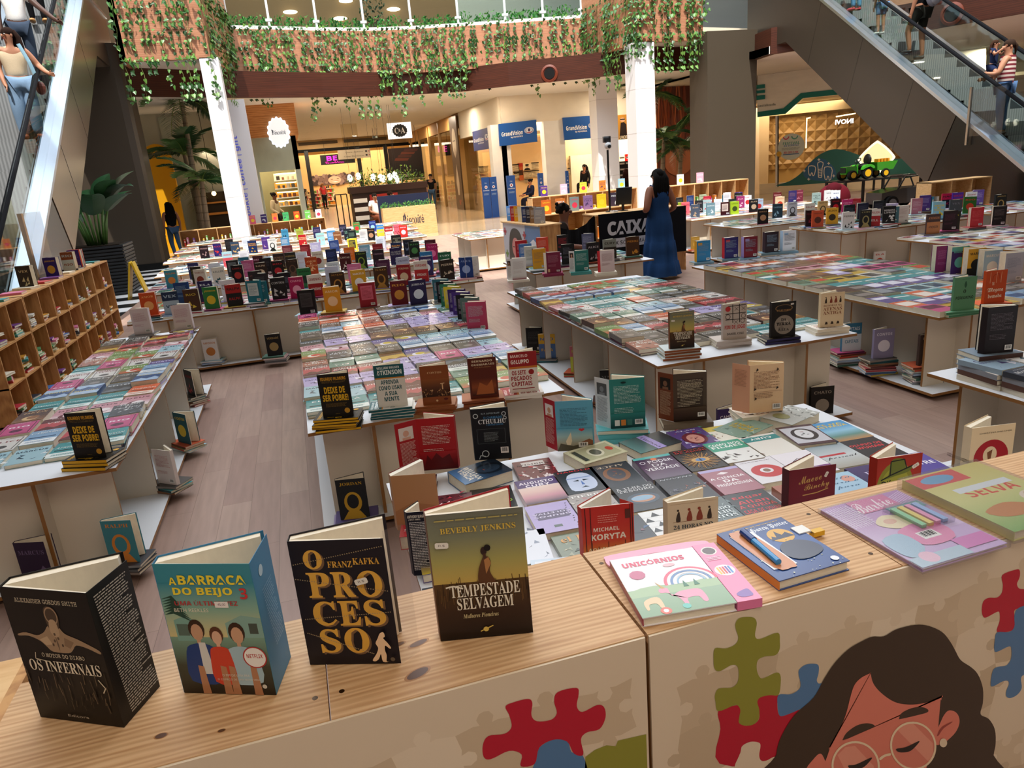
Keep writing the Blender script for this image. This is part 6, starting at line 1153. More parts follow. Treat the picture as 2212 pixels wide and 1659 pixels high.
A = Art(BW, BH, '#6e1626'); A.grad(0, 0, 1, .2, ['#2a1a12', '#c9a878']); A.grad(0, .2, 1, 1, ['#5c1020', '#741a2a', '#6e1626']); A.text('Maeve', .45, .84, .5, .11, '#c9a05a', 'c', rot=.12); A.text('Binchy', .6, .71, .55, .12, '#c9a05a', 'c', rot=.12); A.line([(.3, .6), (.6, .615), (.85, .66)], .02, '#c9a05a'); A.text('À ESPERA DE FRANKIE', .52, .46, .74, .045, '#e0c4a4', 's', rot=.06); A.sticker(.8, .87, 1.1, .12)
up('maroon book with golden script and a price tag, standing behind the counter', 1756, 1010, A, .03, -8, t=.03, ang=28, frac=.3, spine='#4f0f1c', spine_t=T_('#4f0f1c', ('text', 'A ESPERA DE FRANKIE', .5, .4, .5, .6, '#b98a5a', 's', 0, 1.57), w=.03))
A = Art(BW, BH, '#b5301c'); A.grad(0, 0, 1, 1, ['#b5301c', '#b8321e', '#a82a18']); A.ell(.42, .5, .42, .42, '#8f8f2c', 24); A.ell(.42, .5, .34, .34, '#a8a838', 24); A.poly(spline([(.12, .66), (.26, .72), (.3, .93), (.45, .97), (.6, .93), (.64, .8), (.8, .82), (.7, .74), (.4, .7)], 3), '#6f7a2a'); A.line([(.1, .66), (.3, .72), (.8, .83)], .03, '#1c1a12'); A.line([(.3, .72), (.3, .93), (.6, .94), (.66, .8)], .025, '#1c1a12')
A.text('Diácono', .4, .61, .56, .1, '#16130e', 'n', bold=.02, rot=.1); A.text('King', .38, .49, .36, .1, '#16130e', 'n', bold=.02, rot=.1); A.text('Kong', .5, .37, .4, .1, '#16130e', 'n', bold=.02, rot=.1); A.ell(.88, .56, .13, None, '#d9c070', 18); A.sticker(.86, .82, .5, .16)
up('red book with a green hat drawing and rough black lettering behind the counter', 1945, 985, A, .02, -8, t=.03, ang=30, frac=.4, spine='#a02414')
A = Art(.155, .235, '#e6cfa8'); A.text('CHRISTINA DALCHER', .55, .9, .75, .022, '#4a3a2c', 'n'); A.ell(.5, .52, .4, .27, '#a81c28', 30); A.ell(.47, .56, .16, .13, '#e6cfa8', 24); A.poly([(.45, .4), (.62, .52), (.9, .24), (.78, .2)], '#a81c28'); A.poly([(.4, .6), (.52, .64), (.5, .5), (.44, .47)], '#7a4a2c')
up('cream book with one huge red letter, tall at the right end behind the counter', 2148, 920, A, .05, -10, t=.03, ang=26, frac=.35, spine='#d9c6a4', spine_t=T_('#d9c6a4', ('text', 'CHRISTINA DALCHER', .5, .5, .4, .6, '#3a2a20', 'n', 0, 1.57), w=.03))
A = Art(BW, .21, '#b78a62'); A.poly([(0, .0), (0, .35), (.4, .5), (1, .42), (1, 0)], '#a87a54'); A.para(.2, .2, .5, .26, 2, '#a8432c', .4)
up('brown kraft book seen with its pages spread open, near the left table edge', 892, 1026, A, .03, -18, t=.03, ang=52, frac=.2, back='#7a1f28', inner='#efe8d8')
# --- the row on the near edge of the middle table
def deixe():
    A = Art(BW, BH, '#141210'); A.text('EDUARDO FELDBERG', .5, .89, .82, .075, '#e0a82c', 'b'); A.para(.12, .79, .9, .84, 2, '#7a6430', .35); A.text('DEIXE DE', .5, .63, .68, .15, '#e3b422', 'b', bold=.02); A.text('SER POBRE!', .5, .45, .84, .15, '#e3b422', 'b', bold=.02); A.para(.15, .24, .85, .33, 4, '#7a6430', .35); A.ell(.82, .14, .09, None, '#c9962c', 16); A.text('Editora', .5, .08, .14, .02, '#8a7430', 'n'); return A
o, p = up('black book with bold yellow lettering on a yellow pile at the left table corner', 717, 808, deixe(), .07, -16, t=.016, ang=22); under(o, 5, deixe(), .0135, '#dca91e', label='black and yellow book on the middle table')
o, p = up('black book with bold yellow lettering on the narrow left table', 171, 892, deixe(), .052, -20, t=.016, ang=22); under(o, 3, deixe(), .017, '#dca91e', label='black and yellow book on the narrow table')
def atk():
    A = Art(BW, BH, '#e4e2da'); A.rect(0, .7, 1, 1, '#1d5a62'); A.rect(0, .67, 1, .7, '#c9862c'); A.text('WILLIAM WALKER', .48, .93, .76, .055, '#e6efee', 'b'); A.text('ATKINSON', .5, .82, .84, .11, '#e6efee', 'b', bold=.015)
    for i, t in enumerate(('APRENDA', 'COMO USAR', 'A SUA', 'MENTE')): A.text(t, .48, .59 - .135 * i, (.6, .78, .42, .5)[i], .1, '#1d5a62', 'b', bold=.01)
    return A
o, p = up('white and teal book with large teal capitals in the near row of the middle table', 838, 788, atk(), .062, -14, t=.018, ang=30, spine='#1d5a62'); under(o, 4, atk(), .015, '#1d5a62', label='white and teal book')
A = Art(.15, .215, '#8a4a24'); A.grad(0, .2, 1, .66, ['#2a1810', '#5a3420', '#8f5228']); A.text('CONTOS', .5, .82, .5, .05, '#e0b98a', 's'); q = random.Random(5)
for i in range(60): A.ell(q.random(), q.uniform(.22, .4), .02, None, q.choice(['#b98a5a', '#3a2014', '#8a5a34', '#d9b080']), 6)
A.poly([(.72, .38), (.76, .38), (.76, .52), (.82, .53), (.82, .55), (.67, .54), (.67, .52), (.72, .52)], '#e0b98a'); A.ell(.5, .1, .04, None, '#e0b98a', 10); A.ell(.82, .13, .08, .03, '#5a1f1a', 12)
o, p = up('brown book with a hill and statue photograph in the near row of the middle table', 936, 790, A, .045, -16, t=.022, ang=24, back='#9a5a30'); under(o, 4, Art(.15, .215, '#9a5c34'), .0108, '#8a4a24', label='brown book with the statue photograph')
A = Art(.15, .225, '#5a2214'); A.text('BERNARDO', .5, .92, .72, .05, '#e4d2b4', 'b'); A.text('GUIMARÃES', .52, .84, .82, .055, '#e4d2b4', 'b'); A.text('A ESCRAVA ISAURA', .5, .77, .6, .03, '#a87a50', 's'); A.grad(.06, .08, .94, .5, ['#3a140c', '#8a4420', '#5a2214']); A.poly([(.2, .1), (.35, .4), (.6, .3), (.8, .45), (.85, .1)], '#a85c2c')
o, p = up('dark red brown book with an old painting in the near row of the middle table', 1040, 773, A, .048, -14, t=.02, ang=20); under(o, 4, Art(.15, .225, '#a8623c'), .0115, '#7a3a20', label='dark red brown book with the painting')
def marcelo():
    A = Art(BW, BH, '#e6ded6'); A.rect(0, .64, 1, 1, '#9a1f22'); A.rect(0, .59, 1, .64, '#c8762c'); A.text('MARCELO', .38, .9, .6, .07, '#f0d8d0', 'b'); A.text('GALUPPO', .4, .76, .64, .1, '#f4e8e0', 'b', bold=.015)
    for i, t in enumerate(('OS SETE', 'PECADOS', 'CAPITAIS')): A.text(t, .42 if i else .34, .49 - .14 * i, (.5, .72, .74)[i], .11, '#9a1f22', 'b', bold=.01)
    A.ell(.78, .49, .1, None, '#9a1f22', 14); A.rect(.08, .08, .86, .1, '#9a1f22'); return A
o, p = up('white and red book with red capitals at the right end of the middle table row', 1127, 760, marcelo(), .03, -14, t=.022, ang=20, back='#e9e2da'); under(o, 2, marcelo(), .0145, '#e6ded6', label='white and red book on the middle table')
# --- the row on the near edge of the table toward the cash desk
o, p = up('copy of the golden field book standing on the table toward the cash desk', 1473, 673, tempestade(), .066, -12, t=.02, ang=20, spine='#7a4424'); under(o, 4, Art(BW, BH, '#c9d2d2'), .016, '#8a4a24', label='golden field book on the far table')
A = Art(BW, BH, '#b9aa9f')
for q in (((.2, .93), (.95, .95)), ((.1, .72), (.95, .73)), ((.1, .56), (.95, .55))): A.line(q, .03, '#1d1716')
for x in (.4, .68): A.line([(x, .98), (x + .01, .46)], .03, '#1d1716')
A.ring(.2, .64, .11, .25, '#5a4a46', 16); A.ring(.85, .64, .1, .25, '#5a4a46', 16); A.ring(.82, .5, .09, .25, '#5a4a46', 16)
for x, y in ((.56, .85), (.85, .85), (.54, .48)): A.line([(x - .08, y - .05), (x + .08, y + .05)], .018, '#5a4a46'); A.line([(x - .08, y + .05), (x + .08, y - .05)], .018, '#5a4a46')
A.ell(.2, .86, .11, None, '#b52a2c', 16); A.text('FIM DE JOGO', .5, .33, .86, .14, '#b52a2c', 'b'); A.text('DANIEL COLE', .52, .15, .7, .06, '#2a2220', 'b')
o, p = up('beige book with a noughts and crosses grid and red lettering', 1588, 656, A, .05, -12, t=.022, ang=22, back='#c9bcae'); under(o, 3, Art(BW, BH, '#c4b8ae'), .016, '#b9aaa0', label='beige book with the grid')
def lua():
    A = Art(BW, BH, '#17120f'); A.text('JULIO VERNE', .5, .76, .58, .05, '#b98a50', 's'); A.ring(.5, .82, .36, .1, '#8a6a40', 20, rv=.1); A.ell(.52, .35, .4, .27, '#8f8478', 28); A.ell(.6, .42, .1, .07, '#a89c8e', 12); A.ell(.4, .24, .12, .08, '#7a7066', 12); A.text('DA', .5, .5, .22, .08, '#17120f', 's', bold=.02); A.text('TERRA', .5, .38, .6, .09, '#17120f', 's', bold=.02); A.text('À LUA', .5, .22, .46, .09, '#17120f', 's', bold=.02); A.sticker(.84, .92, .1, .13); return A
o, p = up('black book with a large grey moon on its cover, on a dark blue pile', 1694, 652, lua(), .036, -14, t=.026, ang=20); under(o, 2, lua(), .0172, '#2a2450', label='black book with the moon')
o, p = up('cream book with red and black ancient figures on the table corner', 1800, 632, horas(['ATENAS', 'ANTIGA']), .045, -14, t=.024, ang=24, spine='#e0c69e'); under(o, 2, horas(['ATENAS', 'ANTIGA'], '#efe6da'), .021, '#e6d6bc', label='cream book with ancient figures on the corner')
# far edge of the same table
A = blurb('#7a1a3c', '#b9748a', None, False, 8); A.rect(.08, .05, .22, .2, '#e0b48a'); A.barcode(.7, .06, .92, .14); o, p = up('maroon book with cream page edges at the far end toward the cash desk', 1194, 545, A, .036, -14, mir=True, t=.03, ang=24, back='#7a1a3c', flap=(Art(.04, BH, '#e6d8c4'), 50)); under(o, 2, Art(BW, BH, '#8a2a50'), .017, label='maroon book at the far end')
A = blurb('#23736c', '#b9d6d0', None, True, 9)
o, p = up('teal book with a white author flap at the far end toward the cash desk', 1255, 541, A, .036, -12, mir=True, t=.026, flap=(authorflap('#dcdcd8', '#8a8a8a', .07), 40), ang=24); under(o, 2, Art(BW, BH, '#4a9a98'), .017, label='teal book at the far end')
A = blurb('#d8c0bc', '#a8807c', None, False, 10); o, p = up('pale pink book with a red side at the far end toward the cash desk', 1311, 541, A, .04, -10, mir=True, t=.03, ang=22, flap=(Art(.035, BH, '#c22a30'), 45)); under(o, 2, Art(BW, BH, '#e6dccb'), .019, label='pale pink book at the far end')
A = blurb('#e9e6e4', '#c9bcb8', None, False, 11); A.grad(0, 0, 1, .15, ['#8a2430', '#e9e6e4']); o, p = up('white book with red flames low on its back, left of the maroon one', 1119, 558, A, .03, -10, mir=True, t=.026, ang=24, flap=(authorflap('#efece8', '#b9b0ac', .06), 40)); under(o, 2, Art(BW, BH, '#e9e2d6'), .014, label='white book left of the maroon one')
# --- right table row
A = Art(BW, BH, '#5a8f6a'); A.text('O', .48, .57, .12, .11, '#16241c', 's', bold=.02); A.text('PEREGRINO', .5, .38, .8, .09, '#16241c', 'b'); A.text('JOHN BUNYAN', .5, .93, .35, .025, '#2c5a40', 's'); A.poly(spline([(.5, .67), (.44, .76), (.5, .88), (.56, .76)], 3), '#2c5a40')
o, p = up('sage green book with black capitals on the right table corner', 2088, 598, A, .036, -12, t=.018, ang=22); under(o, 2, Art(BW, BH, '#7fb896'), .0172, '#3f7a5a', label='sage green book')
A = Art(BW, BH, '#c24a1c'); A.text('A', .36, .6, .12, .1, '#e9d0b0', 'f'); A.text('Megera', .5, .4, .76, .15, '#f0e0c8', 'f', bold=.01); A.text('domada', .5, .22, .66, .12, '#f0e0c8', 'f', bold=.01); A.line([(.3, .7), (.36, .86), (.6, .9), (.66, .72)], .02, '#8a2a10')
for x in (.2, .5, .72): A.line([(x, .62), (x, .95)], .014, '#e9c8a0')
o, p = up('orange book with pale blackletter words near the right edge', 2155, 584, A, .036, -10, t=.022, ang=24); under(o, 2, Art(BW, BH, '#d8663a'), .0172, '#c24a1c', label='orange book with blackletter')
A = blurb('#1c1418', '#6a6068', None, True, 12, .15, .24); o, p = up('tall black book with small grey text standing on a pile at the right edge', 2168, 662, A, .13, -14, mir=True, t=.04, ang=20, flap=(Art(.03, .24, '#221a1e'), 60)); under(o, 5, Art(.16, .235, '#7a8a98'), .0256, '#4a3028', label='tall black book')

# ================================================================== books lying on the table behind the counter
def TT(bg, lines, st='b', y0=.62, dy=.14, col='#fff', hv=.1, extra=None, wu=None):
    A = Art(.163, .219, bg)
    if extra: extra(A)
    for i, t in enumerate(lines): A.text(t, .5, y0 - dy * i, wu or min(.86, .12 * len(t) + .12), hv, col, st)
    return A
def x_blobs(cols, seed, n=30, y0=0, y1=1):
    def fn(A):
        q = random.Random(seed)
        for i in range(n): x, y = q.random(), q.uniform(y0, y1); A.poly([(x, y), (x + q.uniform(.03, .18), y + q.uniform(-.05, .08)), (x + q.uniform(-.05, .1), y + q.uniform(.03, .12))], q.choice(cols))
    return fn
def x_face(bg, skin, hair, y=.42):
    def fn(A): A.ell(.5, y, .33, .3, hair, 22); A.ell(.5, y - .02, .22, .23, skin, 20); A.ell(.42, y + .03, .04, .015, hair, 8); A.ell(.58, y + .03, .04, .015, hair, 8); A.ell(.5, y - .12, .06, .014, '#8a4a44', 8); A.poly([(.5, y + .03), (.47, y - .06), (.53, y - .06)], hair)
    return fn
def x_grad(cols, a=0, b=1): return lambda A: A.grad(0, a, 1, b, cols)
def both(*fs):
    def fn(A):
        for g in fs: g(A)
    return fn
def x_eye(A):
    for k in range(60): t = 2 * math.pi * k / 60; A.line([(.5 + .2 * math.cos(t), .42 + .13 * math.sin(t)), (.5 + (.42 + .05 * (k % 3)) * math.cos(t), .42 + (.3 + .03 * (k % 4)) * math.sin(t))], .014, ['#a8702c', '#d09a4a', '#6a4420'][k % 3])
    A.ell(.5, .42, .24, .11, '#c99a50', 20); A.ell(.5, .42, .13, .075, '#5a80b0', 18); A.ell(.5, .42, .025, .07, '#0d0d12', 10)
def x_bills(A): A.rect(.04, .04, .96, .96, '#d9d3b0'); A.rect(.1, .07, .9, .93, '#b9b48f'); A.ell(.5, .5, .28, .16, '#e2dcc0', 20); A.ell(.5, .5, .2, .11, '#5a5a4a', 16); A.ell(.5, .82, .14, .07, '#c8452c', 12); A.rect(.14, .1, .86, .2, '#3a3a30')
def x_tri(A):
    for i in range(5):
        for j in range(6): A.poly([(i * .2, j * .16), (i * .2 + .2, j * .16), (i * .2 + .1, j * .16 + .14)], '#e6e6e6' if (i + j) % 2 else '#1b1b1f')
LB = [  # x, y on the table, look for the label, art, thickness, turn
 (.75, 2.45, 'pink sunset book with a purple band', TT('#d9b8b8', ['AUGUSTO', 'CURY'], 'b', .84, .13, '#efe6f2', .1, both(x_grad(['#4a4658', '#c98f9c', '#e0bcb4', '#e6d2c8'], 0, .7), lambda A: A.rect(0, .66, 1, 1, '#4a3570'))), .03, -4),
 (.92, 2.46, 'black book with a blue and white marble face', TT('#22242c', ['HAROLD'], 'b', .93, .1, '#c8383a', .06, lambda A: (A.poly(spline([(.2, .1), (.15, .4), (.25, .75), (.5, .84), (.75, .75), (.85, .4), (.7, .12)], 3), '#c9d3ea'), A.poly([(.3, .5), (.45, .54), (.45, .47)], '#22242c'), A.poly([(.55, .54), (.72, .5), (.56, .47)], '#22242c'), A.poly([(.4, .2), (.6, .2), (.52, .26)], '#22242c'), A.poly([(.5, .5), (.46, .32), (.54, .32)], '#5f7fc0'), A.rect(.18, .6, .8, .64, '#8fa4cf'))), .03, -4),
 (1.07, 2.45, 'dark slate book with an upside down face outlined in orange', TT('#34343c', ['ALICE'], 's', .14, .1, '#c9b49a', .08, x_face('', '#4d4a52', '#8a5a3a', .5)), .03, 176),
 (1.26, 2.44, 'plum book with thin white capitals under a turquoise strip', TT('#512a4e', ['O PODER', 'DA', 'VERDADE'], 'n', .74, .16, '#f2eef2', .12, both(x_grad(['#6a5a70', '#512a4e', '#3f1f42'], 0, .9), lambda A: (A.rect(0, .9, 1, 1, '#5fb5b0'), A.ell(.5, .85, .08, None, '#d8703a', 12)))), .03, -4),
 (1.43, 2.44, 'black book with a huge blue eye in yellow rays', TT('#2a211c', ['EDIÇÃO', 'DE AMOR'], 'b', .92, .08, '#b8302c', .055, x_eye), .03, -4),
 (1.59, 2.44, 'green and white book with black jigsaw shapes', TT('#e6e6e2', ['COMO NOS', 'FILMES'], 'b', .84, .12, '#eef6f0', .1, both(lambda A: A.rect(0, .55, 1, 1, '#3f9c80'), x_blobs(['#2a2424', '#6a4a42', '#3a3030'], 4, 14, .05, .42))), .034, -4),
 (1.33, 2.67, 'dark book with a lilac banner and a hat', TT('#2f3238', ['TIBÉRIO'], 's', .5, .1, '#3a2a5a', .08, both(x_grad(['#6a8f8c', '#3a4a4c', '#26282c'], 0, 1), lambda A: A.rect(0, .42, 1, .62, '#a99ad4'))), .04, -80),
 (1.53, 2.65, 'violet patterned book with red portraits', TT('#57407a', ['ALAN'], 's', .9, .1, '#e6e0ef', .05, both(x_blobs(['#a83a4a', '#8f7fb5', '#c9c0d9', '#4a9070'], 5, 26), x_face('', '#c98f80', '#6a2430', .45))), .03, -4),
 (1.07, 2.665, 'cream banknote styled book lying crosswise', TT('#cfc9a4', [], 'b', extra=x_bills), .045, -78),
 (.80, 2.66, 'dark red splattered book with a pale label', TT('#6a1f28', ['SOMBRA'], 's', .78, .1, '#3a2a2c', .07, both(x_blobs(['#c23a44', '#e9d8d8', '#2a1014', '#e6dcdc'], 6, 46, 0, .7), lambda A: A.rect(.2, .7, .8, .9, '#cfc6c4'))), .02, -6),
 (.72, 2.22, 'lilac book with small black ants along its edge', TT('#b3a4d4', ['GRUPOS', 'COLETIVA'], 'b', .46, .1, '#d6cfe8', .06, lambda A: (A.rect(.14, .3, .86, .56, '#5a5070'), A.rect(.42, .78, .6, .86, '#4f5f5a'), [A.ell(.08 + .02 * ((k * 7) % 3), .1 + .08 * k, .02, None, '#2a2530', 6) for k in range(11)])), .03, 176),
 (.56, 2.06, 'white book with ink sketches of birds', TT('#dfe3ec', [], 'b', extra=x_blobs(['#4a5468', '#8a94a8', '#2a3040'], 7, 12)), .03, -10),
 (.60, 1.83, 'pale blue book with a small ribbon and ink drawings', TT('#c9d8e6', [], 'b', extra=lambda A: (A.rect(.08, .06, .92, .94, '#dfe6ee'), A.para(.15, .6, .8, .75, 5, '#6a7484', .3), A.poly([(.3, .3), (.5, .42), (.7, .3), (.5, .34)], '#4a5a78'), A.poly([(.4, .88), (.5, .82), (.6, .88), (.6, .94), (.4, .94)], '#3a4048'))), .04, -14),
 (.74, 1.99, 'grey green comic with orange lettering', TT('#7f8a74', ['el Bo'], 's', .82, .1, '#d9963a', .16, x_blobs(['#5a6a4c', '#a3a88c', '#3f4a38', '#c9c4a4'], 8, 30, 0, .7), .7), .02, -4),
 (.89, 2.24, 'silver grey book with crumpled paper print', TT('#a8a09c', ['PIERRE'], 's', .88, .1, '#efece8', .08, x_blobs(['#8a827e', '#c9c2bc', '#6a6460', '#b58a8a'], 9, 30, 0, .8)), .03, -4),
 (1.07, 2.23, 'black book with a planet and blocky white title', TT('#2c2e34', ['A ILHA DO', 'TESOURO'], 'm', .86, .1, '#e9e9ea', .08, both(lambda A: A.ell(.5, .42, .38, .2, '#3f4f60', 22), lambda A: A.ell(.5, .42, .28, .13, '#c08a6a', 20), lambda A: A.ell(.48, .44, .26, .09, '#8fb0c9', 18))), .03, -4),
 (1.25, 2.22, 'black book with a red comet over clouds', TT('#2a2a32', ['NUVENS'], 'o', .92, .1, '#bfc2c9', .05, x_blobs(['#8a4238', '#4a4a58', '#c08a70', '#6a6a78'], 10, 22, .2, .6)), .03, -4),
 (1.43, 2.21, 'dusty pink book with a handshake and white capitals', TT('#a8707c', ['A CIÊNCIA', 'DA', 'PROSPERIDADE'], 'b', .62, .14, '#f6eef0', .1, lambda A: (A.rect(0, .9, 1, 1, '#b5a8d4'), A.poly([(.35, .78), (.5, .84), (.65, .78), (.5, .74)], '#f0e4e6'))), .03, -4),
 (1.60, 2.23, 'white book with a red ring and tiny photo', TT('#e2dfe4', [], 'b', extra=lambda A: (A.ell(.5, .45, .38, .26, '#c43a40', 26), A.ell(.5, .47, .16, .11, '#e2dfe4', 18), A.ell(.5, .47, .09, .07, '#8a6a58', 10), A.para(.1, .85, .9, .9, 1, '#8a8488', .3))), .03, -4),
 (1.40, 1.99, 'black book with big red name lettering', TT('#26272b', ['Edgar', 'Allan', 'A QUEDA', 'CASA DE USHER'], 'b', .82, .16, '#cf3038', .12), .03, -4),
 (1.235, 2.0, 'grey tentacle patterned book with pale lettering', TT('#5a686a', ['CHAMADO', 'CTHULHU', 'CONTOS'], 's', .62, .13, '#dfe8ea', .1, x_blobs(['#6f7f80', '#49575a', '#8a9a9a'], 11, 40)), .03, -4),
 (1.07, 2.0, 'black and white triangle patterned book', TT('#e6e6e6', [], 'b', extra=x_tri), .03, -4),
 (.905, 2.0, 'dark book with a blue glow and white lettering', TT('#272a33', ['Robert'], 'b', .12, .1, '#e6e6ea', .07, x_blobs(['#3f5f8a', '#1d2028', '#7a4a58'], 12, 18)), .03, -4),
 (1.94, 2.44, 'grey book with an upside down woman portrait in black and white', TT('#4a3038', [], 'b', extra=both(lambda A: A.rect(.04, .1, .96, .9, '#c4c4cc'), x_face('', '#d9d9dc', '#26242a', .48))), .04, 170),
 (2.11, 2.43, 'bright blue book with yellow words and a seaside road', TT('#4a98cf', ['PÉ NA', 'ESTRADA'], 'b', .86, .11, '#e6c93a', .09, x_grad(['#b98a5a', '#5f8f88', '#8fc4e0', '#4a98cf'], 0, .75)), .03, -4),
 (2.09, 2.22, 'charcoal book with one red word', TT('#2c3138', ['DIÁRIO DE', 'WUHAN'], 'b', .7, .14, '#d8434a', .1), .03, -4),
 (1.93, 2.22, 'grey sky book with a red ribbon and cursive word', TT('#bcc4c6', ['pessoal'], 'c', .4, .1, '#2a3038', .12, both(x_grad(['#a8a49a', '#c4ccd0', '#8fa0a8'], 0, 1), lambda A: A.rect(0, .5, .7, .57, '#b8323c'))), .03, -4),
 (1.765, 2.22, 'white book with a purple author band', TT('#e9e4ea', ['AUGUSTO'], 'b', .2, .1, '#f2ecf4', .09, lambda A: (A.rect(0, .1, 1, .3, '#7a3a80'), A.line([(.3, .6), (.5, .7), (.6, .62)], .02, '#4a4048'))), .03, -4),
 (2.10, 1.99, 'violet blue book with bold white words', TT('#5a50a0', ['DA', 'MESTRE'], 'b', .75, .16, '#eceaf6', .13), .04, -8),
 (1.765, 1.98, 'light blue book with handwritten title and a woman', TT('#a9cbe2', ['feita', 'para o', 'para'], 'c', .8, .16, '#4a7090', .11, lambda A: A.ell(.75, .75, .16, .12, '#d8a090', 14)), .03, -4),
 (1.93, 1.99, 'deep violet book beside the green hat book', TT('#3a2f5a', ['ELA'], 's', .7, .1, '#c9c0e0', .1, x_grad(['#2a2348', '#4a3f70'], 0, 1)), .03, -4),
 (2.03, 2.66, 'grey book with black pen strokes and an olive hat', TT('#b9bcb8', [], 'b', extra=both(x_blobs(['#8a8f8a', '#dfe2de', '#6a6f6a'], 13, 30, .4, 1), lambda A: A.ell(.4, .3, .25, .15, '#8f9060', 14))), .045, -70),
 (1.78, 2.655, 'sage green book with yellow scrawled letters', TT('#7f9c8c', ['AMOR E', 'TEMPO'], 'i', .6, .16, '#d0b030', .12, x_blobs(['#5a7a6c', '#a3b8a8'], 14, 16)), .03, -70),
 (1.66, 2.62, 'white and yellow book with red figures', TT('#e6e0d0', [], 'b', extra=both(lambda A: A.rect(0, .75, 1, 1, '#d0b83a'), x_blobs(['#b84a3c', '#8a6a48'], 15, 9, .2, .6))), .028, -4),
 (1.765, 2.44, 'white and teal book with an upside down author name', TT('#e6e2da', ['CURY'], 'b', .18, .1, '#e9f2f0', .1, lambda A: A.rect(0, .08, 1, .3, '#3f8f90')), .03, 176),
 (.57, 2.69, 'blue book with a shadowy face and orange letters', TT('#3a5f86', ['WILLIAN', 'VENZA'], 'b', .34, .14, '#e6e2d6', .12, both(x_grad(['#4f80b0', '#2a4058', '#1d2a3a'], 0, 1), x_face('', '#2a3a4c', '#16202c', .7))), .05, -76),
 (.565, 2.47, 'black book with green dripping letters', TT('#1c1d1c', ['O MÉDICO', 'E O', 'MONSTRO'], 'n', .7, .15, '#9fd03a', .11), .02, -8),
 (.40, 2.46, 'dark crimson splattered book with a pale label', TT('#5a1a26', ['SOMBRA'], 's', .2, .1, '#3a2a2c', .07, both(x_blobs(['#b8384a', '#e6d8d8', '#26101a', '#8a2434'], 16, 50, .2, 1), lambda A: A.rect(.3, .1, .95, .28, '#c9bfc0'))), .03, -10),
 (.30, 2.69, 'plastic wrapped plum book under the red open one', TT('#4f1c34', ['CAMINHO'], 's', .5, .1, '#b99aac', .06, x_grad(['#3a1226', '#6a2a48', '#4f1c34'], 0, 1)), .034, -14),
 (.28, 2.36, 'red and white covered book at the left edge', TT('#c23a44', ['NOVELA'], 's', .2, .1, '#f2e4e4', .07, x_blobs(['#efdcdc', '#8a1f2c', '#e6c9c9'], 17, 40, .3, 1)), .05, -12)]
cols2 = ['#8a8f98', '#c9c2ba', '#4a4f58', '#a8808c', '#6f8f9c', '#b9a88a']
for x, y, lab, A, t, rz in LB:
    if .55 < x < 2.0 and y > 2.1: t += 0
    lay('lying_book', lying_mesh(A, t), lab + ' behind the counter', Vector((x, y, TZ + .0008)), R(rz))
for i, (x, y) in enumerate(((.3, 2.13), (.46, 2.2), (.43, 1.9), (.27, 1.84), (.92, 1.76), (1.09, 1.76), (1.26, 1.76), (1.43, 1.76), (1.6, 1.98), (1.6, 1.75), (1.77, 1.74))):
    lay('lying_book', lying_mesh(gen_art(60 + i, .16, .215), .03), 'book half hidden by the counter edge, %s from the left' % ORD[i], Vector((x, y, TZ + .0008)), R(-4))

# ================================================================== rows of lying books on the other tables
DES = lambda h: '#%02x%02x%02x' % tuple(int(.88 * int(h[i:i + 2], 16) + .12 * 120) for i in (1, 3, 5))  # greys the cover colours in place of sky glare on them
PAL = [tuple(DES(c) for c in p) for p in PAL]
POOL = [lying_mesh(gen_art(i, .168, .23), (.028, .034, .022, .04)[i % 4]) for i in range(46)]
PT = [(.028, .034, .022, .04)[i % 4] for i in range(46)]
CN = ['violet', 'red', 'teal', 'charcoal', 'cream', 'green', 'mustard', 'sky blue', 'terracotta', 'taupe', 'pink', 'navy', 'orange', 'lilac', 'white', 'brown', 'black', 'sage', 'pale blue', 'magenta']
SLIM = [lying_mesh(Art(.157, .226, PAL[i][0]), .016, PAL[i][2], 'print') for i in range(20)]
WHERE = {'T1': 'narrow left table', 'T2': 'middle table', 'T3': 'cashier side table', 'T4': 'right table'}
stuff = MB(); nlay = len(LB) + 11
def stuff_book(x, y, z, rz, seed, t=.03):
    p = PAL[seed % 20]; X = Matrix.Translation((x, y, z)) @ Matrix.Rotation(rz, 4, 'Z'); w, h = .084, .115
    stuff.box(-w, -h, 0, w, h, t, '#e2d8c2', 'matte', X); stuff.mesh([(-w, -h, t + .0004), (w, -h, t + .0004), (w, h, t + .0004), (-w, h, t + .0004)], [(0, 1, 2, 3)], p[0], 'gloss', X)
    q = random.Random(seed); a, b = q.uniform(-.8, .2), q.uniform(.3, .9); stuff.mesh([(-w * .8, h * a, t + .0008), (w * .8, h * a, t + .0008), (w * .8, h * b, t + .0008), (-w * .8, h * b, t + .0008)], [(0, 1, 2, 3)], p[1 + seed % 2], 'gloss', X)
